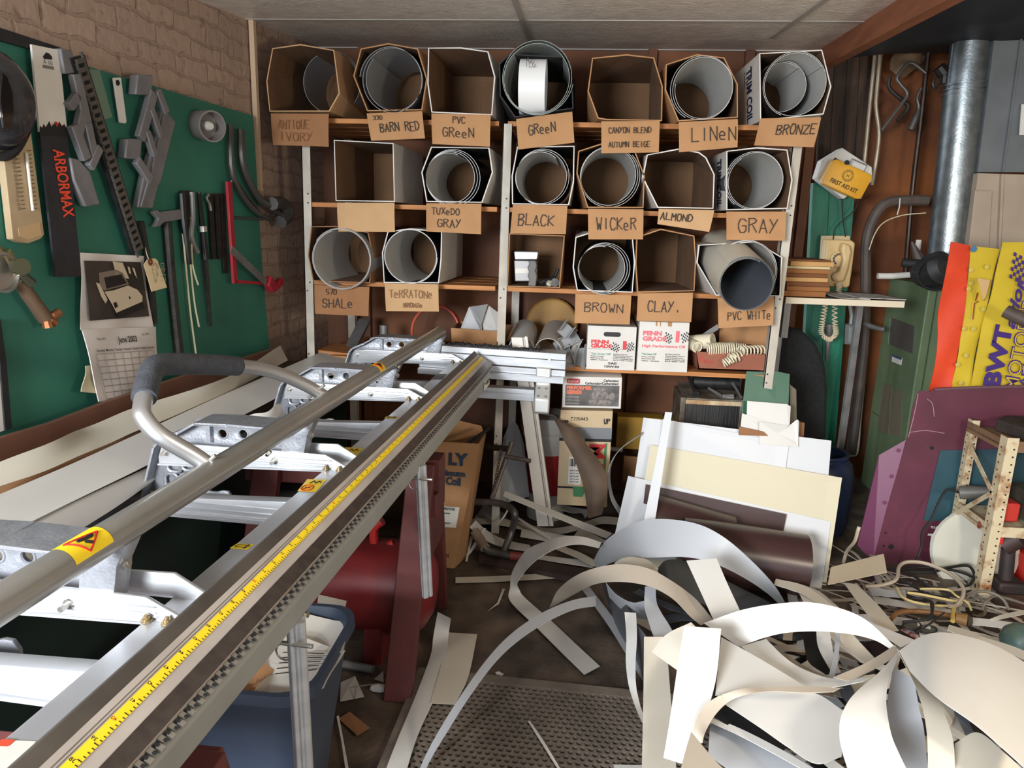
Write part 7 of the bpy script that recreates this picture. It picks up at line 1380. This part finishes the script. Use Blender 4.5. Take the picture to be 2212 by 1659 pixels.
# back-right strips
RB('beige plank sheet pointing right towards the purple panel', mat('beige_plank', (206, 190, 162), .45), [(1795, 1225), (1850, 1211), (1909, 1196)], [(1788, 1263), (1850, 1250), (1916, 1236)], [.2, .22, .25], nm='sheet_offcut')
RB('white strip lying diagonally right of the wide arch', CR2, [(1822, 1258), (1860, 1310), (1905, 1366)], [(1850, 1262), (1895, 1305), (1942, 1362)], [.16, .16, .16])
RB('pale strip curving behind the white arch towards the brown roll', CR2, [(1676, 1250), (1740, 1266), (1800, 1308)], [(1672, 1263), (1735, 1284), (1782, 1318)], [.18, .18, .16])
RB('second pale strip behind the white arch, below the first', WH2, [(1720, 1262), (1766, 1275), (1812, 1312)], [(1706, 1274), (1752, 1290), (1794, 1322)], [.14, .14, .14])
RB('white strip lying flat in front of the tangled cords', WH2, [(1884, 1286), (1960, 1300), (2060, 1318)], [(1892, 1303), (1965, 1314), (2060, 1332)], [.07])
RB('grey white strip end left of the cream cord loop', GR2, [(1872, 1262), (1915, 1274), (1956, 1276)], [(1884, 1286), (1915, 1289), (1958, 1292)], [.09])
RB('bright white strip running to the right edge beside the brush', mat('bright_white_sheet', (232, 232, 230), .4), [(2085, 1332), (2140, 1338), (2230, 1350)], [(2096, 1349), (2145, 1354), (2230, 1366)], [.12])
RB('white strip from the dome edge going up left to the sunglasses', WH2, [(1870, 1340), (1920, 1360), (1976, 1382)], [(1868, 1352), (1915, 1378), (1946, 1398)], [.2])
RB('beige strip lying flat right of the sunglasses', CR2, [(2050, 1350), (2120, 1370), (2210, 1392)], [(2046, 1362), (2110, 1384), (2200, 1408)], [.14])
RB('curled pale strip rising at the right edge behind the bright strip', CR2, [(2136, 1338), (2170, 1326), (2230, 1314)], [(2144, 1342), (2175, 1334), (2230, 1324)], [.12, .15, .18])
# back-left strips
BK_ = 'cut strips on the floor behind the arch'
RB('long white strip slanting from the clamp down to the blue grey arch', WH2, [(1091, 1060), (1200, 1104), (1323, 1152)], [(1087, 1071), (1195, 1116), (1310, 1163)], [.30, .2, .1], g=BK_)
RB('bent white strip with a torn tip under the leather strap', WH2, [(1190, 1085), (1240, 1096), (1268, 1100), (1279, 1104)], [(1190, 1096), (1236, 1108), (1256, 1108), (1264, 1119)], [.08, .06, .06, .06], g=BK_)
RB('curved white strip beside the taped pipe grip', WH2, [(1027, 1124), (1050, 1145), (1090, 1166), (1145, 1178)], [(1014, 1139), (1040, 1163), (1085, 1182), (1145, 1193)], [.14, .07, .04, .02], g=BK_)
RB('long wavy white strip lying across the floor below the trim length', CR2, [(1008, 1122), (1060, 1119), (1110, 1124), (1175, 1140), (1220, 1138), (1260, 1128), (1300, 1116), (1336, 1118)], [(1008, 1134), (1060, 1132), (1110, 1140), (1175, 1155), (1222, 1151), (1265, 1140), (1300, 1131), (1334, 1133)], [.03, .04, .03, .02, .03, .05, .06, .05], g=BK_)
RB('short white strip lying flat left of the cream triangle', WH2, [(1127, 1143), (1180, 1150), (1242, 1160)], [(1124, 1160), (1175, 1168), (1236, 1174)], [.04], g=BK_)
RB('cream triangle sheet behind the looping white strip', CR2, [(1253, 1140), (1275, 1150), (1310, 1168)], [(1236, 1162), (1262, 1168), (1300, 1172)], [.06], nm='sheet_offcut', g=BK_)
RB('thin white sliver slanting across the floor strips', WH2, [(1113, 1112), (1150, 1136), (1192, 1161)], [(1111, 1116), (1147, 1141), (1187, 1165)], [.08, .06, .05], g=BK_)
RB('white strip lying under the loop, pointing at the blue grey arch', WH2, [(1140, 1194), (1200, 1203), (1284, 1212)], [(1142, 1204), (1200, 1214), (1280, 1226)], [.02], g=BK_)
RB('second white strip under the loop, tilted towards the arch', CR2, [(1205, 1176), (1250, 1192), (1292, 1214)], [(1200, 1186), (1244, 1204), (1284, 1224)], [.04], g=BK_)
RB('grey sheet lying at the foot of the tall blue lettered carton', sheet_g, [(1044, 1092), (1066, 1098), (1092, 1110)], [(1020, 1126), (1050, 1128), (1094, 1126)], [.03], nm='sheet_offcut', g=BK_)
RB('white curl strip between the sawhorse carton and the pipe handle', WH2, [(1044, 1140), (1020, 1180), (1005, 1200)], [(1050, 1141), (1026, 1182), (1012, 1200)], [.10, .04, .01], g=BK_)
RB('thin white curl hanging in front of the pipe handle', WH2, [(1098, 1078), (1100, 1096), (1088, 1120), (1064, 1145)], [(1093, 1076), (1096, 1096), (1084, 1120), (1062, 1147)], [.22, .16, .1, .08], g=BK_)
RB('cream curl strip standing upright before the carton bottom', CR2, [(1022, 1160), (1014, 1190), (1010, 1212)], [(1016, 1158), (1010, 1190), (1005, 1212)], [.06, .03, .01], g=BK_)
BRD = mat('dark_plank', (70, 50, 44), .7, 0, (52, 38, 34), 6)
P4 = [PZ(1036, 1190, .03), PZ(1262, 1228, .03), PZ(1252, 1250, .03), PZ(1034, 1204, .03)]
mb = MB(); mb.prism(P4, V((0, 0, -.028))); mb.solo('dark_plank', BRD, 'dark brown plank lying under the pipe handle', 'plank', ang=0)
r = T('bent_pipe', 'bent grey pipe handle with taped grip and red end on the floor', 'handle', PZ(1070, 1190, .03)); PG = mat('pipe_grey', (112, 108, 106), .4, .6, (92, 88, 86), 12)
MB().tube([PZ(1028, 1084, .22), PZ(1070, 1086, .24), PZ(1098, 1094, .24), PZ(1112, 1112, .22), PZ(1106, 1145, .13), PZ(1088, 1192, .05)], .016, 12, 5).build('bent_tube', PG, r)
MB().tube([PZ(1046, 1182, .07), PZ(1060, 1192, .055), PZ(1104, 1200, .055)], .017, 12, 3).build('base_tube', PG, r); MB().tube([PZ(1024, 1146, .12), PZ(1036, 1164, .09), PZ(1048, 1184, .07)], .023, 12, 3).build('taped_grip', mat('tape_tan', (128, 110, 92), .8), r)
MB().tube([PZ(1102, 1200, .055), PZ(1134, 1204, .05)], [.02, .018], 12).build('red_end', mat('red_end', (112, 44, 38), .6), r)
# small bits on the floor
def bit(nm, lab, cat, pts, m, z=.006, th=.001, g=None): 
    mb = MB(); mb.prism([PZ(x, y, z + (.006 if i % 2 else 0)) for i, (x, y) in enumerate(pts)], V((0, 0, -th))); return mb.solo(nm, m, lab, cat, g, ang=0)
bit('paper_scrap', 'grey white card scrap on the floor right of the blue bin', 'paper', [(736, 1474), (767, 1460), (787, 1505), (735, 1515)], WBACK)
bit('paper_scrap', 'small grey card scrap left of the sawhorse leg foot', 'paper', [(808, 1467), (828, 1449), (829, 1474)], WBACK)
bit('cardboard_scrap', 'folded brown cardboard scrap on the floor below the card scrap', 'cardboard', [(731, 1552), (755, 1537), (799, 1572), (772, 1589)], CARDD)
bit('cardboard_scrap', 'brown cardboard scrap behind the sawhorse leg foot', 'cardboard', [(885, 1442), (914, 1450), (900, 1480), (884, 1494)], CARDD)
bit('paper_scrap', 'tiny white chip on the floor just above the mat edge', 'paper', [(1070, 1452), (1078, 1450), (1089, 1456), (1084, 1460), (1072, 1457)], PAPER)
bit('paper_scrap', 'thin white sliver with a tail on the floor below the cream strip', 'paper', [(1086, 1271), (1091, 1272), (1078, 1304), (1055, 1319), (1074, 1302)], PAPER)
mb = MB(); mb.tube([PZ(742, 1434, .02), PZ(806, 1446, .02)], .014, 10); mb.solo('pipe_offcut', STEEL, 'short steel pipe on the floor beside the blue bin', 'pipe')
RB('thin white stick on the floor right of the blue bin', WH2, [(727, 1548), (737, 1600), (748, 1675)], [(732, 1546), (742, 1600), (756, 1675)], [.01], g=None)
RB('thin white sliver lying on the rubber mat', WH2, [(1140, 1558), (1170, 1606), (1207, 1665)], [(1145, 1558), (1176, 1604), (1213, 1665)], [.02], g=None)
mb = MB(); mb.tube([PZ(766, 1510, .01), PZ(770, 1483, .03), PZ(818, 1476, .02)], .0018, 5); mb.solo('bent_wire', STEEL, 'bent thin wire on the grey card scrap', 'wire')
mb = MB(); mb.lathe([(.001, 0), (.03, .004), (.026, .018), (.001, .024)], PZ(818, 1492, .0), n=9, cap=False, sy=.5); mb.solo('tissue_scrap', PAPER, 'crumpled tissue scrap at the sawhorse leg foot', 'paper')
# ================================================================== tangled bottom layers (nobody could count these)
random.seed(11)
def tangle(nm, lab, cx, cy, rx, ry, zmax, n, mats, wmin=.02, wmax=.07, lmin=.25, lmax=.7):
    mb = MB()
    for k in range(n):
        a = random.uniform(0, 6.28); q = math.sqrt(random.random()); x, y = cx+rx*q*math.cos(a), cy+ry*q*math.sin(a); hgt = zmax*(1-q*.75)*random.random()+.012
        th = random.uniform(0, 6.28); L_ = random.uniform(lmin, lmax); w_ = random.uniform(wmin, wmax); cv = random.uniform(-2.2, 2.2); pts = []
        p = V((x, y, hgt)); rows = []
        for i in range(9):
            t = th + cv*i/8; d = V((math.cos(t), math.sin(t), 0)); s = V((-d.y, d.x, random.uniform(-.05, .25))).normalized()*w_/2
            pz = V((p.x, p.y, max(.008, hgt + .03*math.sin(i*.7+k)*min(1, hgt*8)))); rows.append([pz-s, pz+s]); rows[-1][0].z = max(.006, rows[-1][0].z); rows[-1][1].z = max(.006, rows[-1][1].z); p = p + d*(L_/8)
        mb.grid(rows, random.randrange(len(mats)))
    return mb.solo(nm, mats, lab, 'scrap', None, 'stuff', solid=.0012, ang=60)
tangle('scrap_tangle', 'tangle of cut sheet scraps underneath the arched strips of the pile', 1.0, 2.1, .52, .5, .22, 60, [WH2, CR2, GR2, DK2, GY2, TN2])
tangle('scrap_litter', 'litter of thin offcuts on the floor around the tangled cords', 1.55, 2.75, .42, .32, .05, 55, [CR2, WBACK, TN2, mat('dirty_scrap', (120, 108, 92), .7)], .008, .03, .15, .5)
# ================================================================== cords, brush, sunglasses
def cord(nm, lab, pts, rad, m, cat='cord', n=6, sm=6): mb = MB(); mb.tube([PZ(*q) for q in pts], rad, n, sm); return mb.solo(nm, m, lab, cat)
BEI = mat('beige_cord', (176, 160, 140), .6); YCR = mat('yellow_cord', (214, 192, 132), .6)
cord('extension_cord', 'thick beige cord looped on the floor before the purple panel', [(1868, 1267, .1), (1905, 1264, .1), (1936, 1252, .12), (1942, 1225, .14), (1960, 1214, .15), (2000, 1217, .15), (2046, 1236, .15), (2076, 1262, .15), (2081, 1285, .14), (2066, 1308, .12), (2050, 1310, .12)], .0075, BEI)
cord('extension_cord', 'thin cream yellow cord looped inside the beige cord', [(1938, 1270, .1), (1950, 1290, .1), (1980, 1302, .1), (2020, 1308, .1), (2060, 1308, .1), (2078, 1300, .1), (2050, 1296, .11), (1990, 1284, .11), (1960, 1280, .11)], .005, YCR)
cord('extension_cord', 'second cream yellow cord curving behind the first', [(1988, 1272, .11), (2020, 1272, .11), (2050, 1275, .11), (2066, 1287, .11), (2090, 1302, .1), (2098, 1318, .09)], .0045, YCR)
cord('power_cord', 'pale cord standing up beside the blue barrel', [(1822, 1215, .12), (1830, 1190, .2), (1846, 1170, .3), (1853, 1148, .36), (1856, 1138, .38)], .007, BEI)
for k, (lab, pts) in enumerate((('black cord running left to right under the beige loop', [(1916, 1228, .08), (1960, 1236, .1), (2000, 1262, .1), (2040, 1276, .1), (2070, 1290, .1)]), ('black cord crossing the middle of the cord tangle', [(1942, 1250, .1), (1980, 1270, .1), (2010, 1286, .1), (2050, 1290, .09)]), ('black cord looping towards the rack foot', [(1960, 1236, .1), (2010, 1236, .1), (2050, 1226, .1), (2090, 1222, .1), (2104, 1240, .09), (2096, 1262, .08), (2070, 1268, .08)]), ('black cord curved behind the beige loop', [(1930, 1232, .06), (1990, 1226, .07), (2050, 1230, .07), (2100, 1246, .06), (2108, 1268, .05)]), ('dark cord bundle lying in front of the cream loop', [(1970, 1292, .08), (2000, 1296, .09), (2014, 1304, .12), (2012, 1330, .13), (2000, 1340, .13)]))):
    cord('power_cord', lab, pts, .006, BLACK)
cord('grey_cable', 'grey cable curl at the foot of the rack', [(2082, 1310, .06), (2090, 1290, .09), (2110, 1278, .1), (2140, 1280, .1), (2166, 1294, .09), (2180, 1318, .06)], .006, mat('cable_grey', (120, 112, 100), .6)); cord('grey_cable', 'second grey cable curl right of the rack foot', [(2122, 1316, .06), (2130, 1300, .09), (2150, 1288, .09), (2180, 1294, .08), (2230, 1310, .06)], .005, mat('cable_grey', (120, 112, 100), .6))
cord('rubber_hose', 'brown rubber hose lying in front of the cords', [(1924, 1338, .12), (1940, 1324, .13), (1970, 1320, .13), (2020, 1324, .13), (2064, 1332, .12)], .009, mat('rubber_brown', (128, 88, 50), .6))
r = T('paint_brush', 'old brush with tan ferrule and yellow handle lying by the bright strip', 'brush', PZ(2075, 1335, .1))
MB().tube([PZ(2064, 1334, .14), PZ(2088, 1340, .14)], [.018, .024], 10).build('ferrule', mat('brush_tan', (132, 98, 52), .6), r); MB().tube([PZ(2088, 1340, .14), PZ(2099, 1342, .14)], [.022, .016], 10).build('bristles', mat('bristle', (70, 58, 48), .9), r); MB().tube([PZ(2060, 1315, .15), PZ(2058, 1342, .14)], .008, 8).build('yellow_handle', mat('brush_yellow', (190, 160, 84), .6), r)
r = T('sunglasses', 'dark sunglasses with grey green lenses lying on the scraps', 'sunglasses', PZ(1970, 1360, .15)); LENS = mat('lens_green', (96, 98, 84), .15, coat=.4)
for cx, cy in ((1970, 1351), (2004, 1360)):
    mb = MB(); mb.prism([PZ(cx+19*math.cos(t*.5236)-3*math.sin(t*.5236), cy+8*math.sin(t*.5236)+2*math.cos(t*.5236), .17+.004*math.sin(t*.5236)) for t in range(12)], V((0, 0, -.002))); mb.build('lens', LENS, r, ang=0)
    mb = MB(); mb.tube([PZ(cx+20*math.cos(t*.5236)-3*math.sin(t*.5236), cy+9*math.sin(t*.5236)+2*math.cos(t*.5236), .171+.004*math.sin(t*.5236)) for t in range(12)], .003, 6, closed=True); mb.build('lens_rim', BLACK, r)
MB().tube([PZ(1950, 1344, .172), PZ(1975, 1341, .18), PZ(2000, 1338, .19), PZ(2013, 1326, .2), PZ(2012, 1305, .2)], .005, 6, 4).build('temple_arm', BLACK, r); MB().tube([PZ(1978, 1366, .172), PZ(2008, 1348, .19), PZ(2040, 1323, .2)], .0035, 6, 3).build('temple_arm', BLACK, r)
bit('printed_card', 'red and white printed card under the sunglasses', 'card', [(1944, 1360), (1960, 1356), (1992, 1374), (1978, 1380)], mat('card_red', (150, 30, 36), .5, 0, (216, 206, 200), 60), .15)
mb = MB(); mb.lathe([(.001, -.06), (.03, -.052), (.052, -.03), (.06, 0), (.052, .03), (.03, .052), (.001, .06)], PZ(2204, 1385, .2), n=18, cap=False); mb.solo('teal_ball', mat('teal_tin', (36, 88, 100), .4, 0, (110, 110, 80), 5), 'teal rounded object at the right edge behind the dome sheet', 'ball')
# ------------------------------------------------------------------ tidy helper properties
for o in SC.objects:
    if '_o' in o: del o['_o']
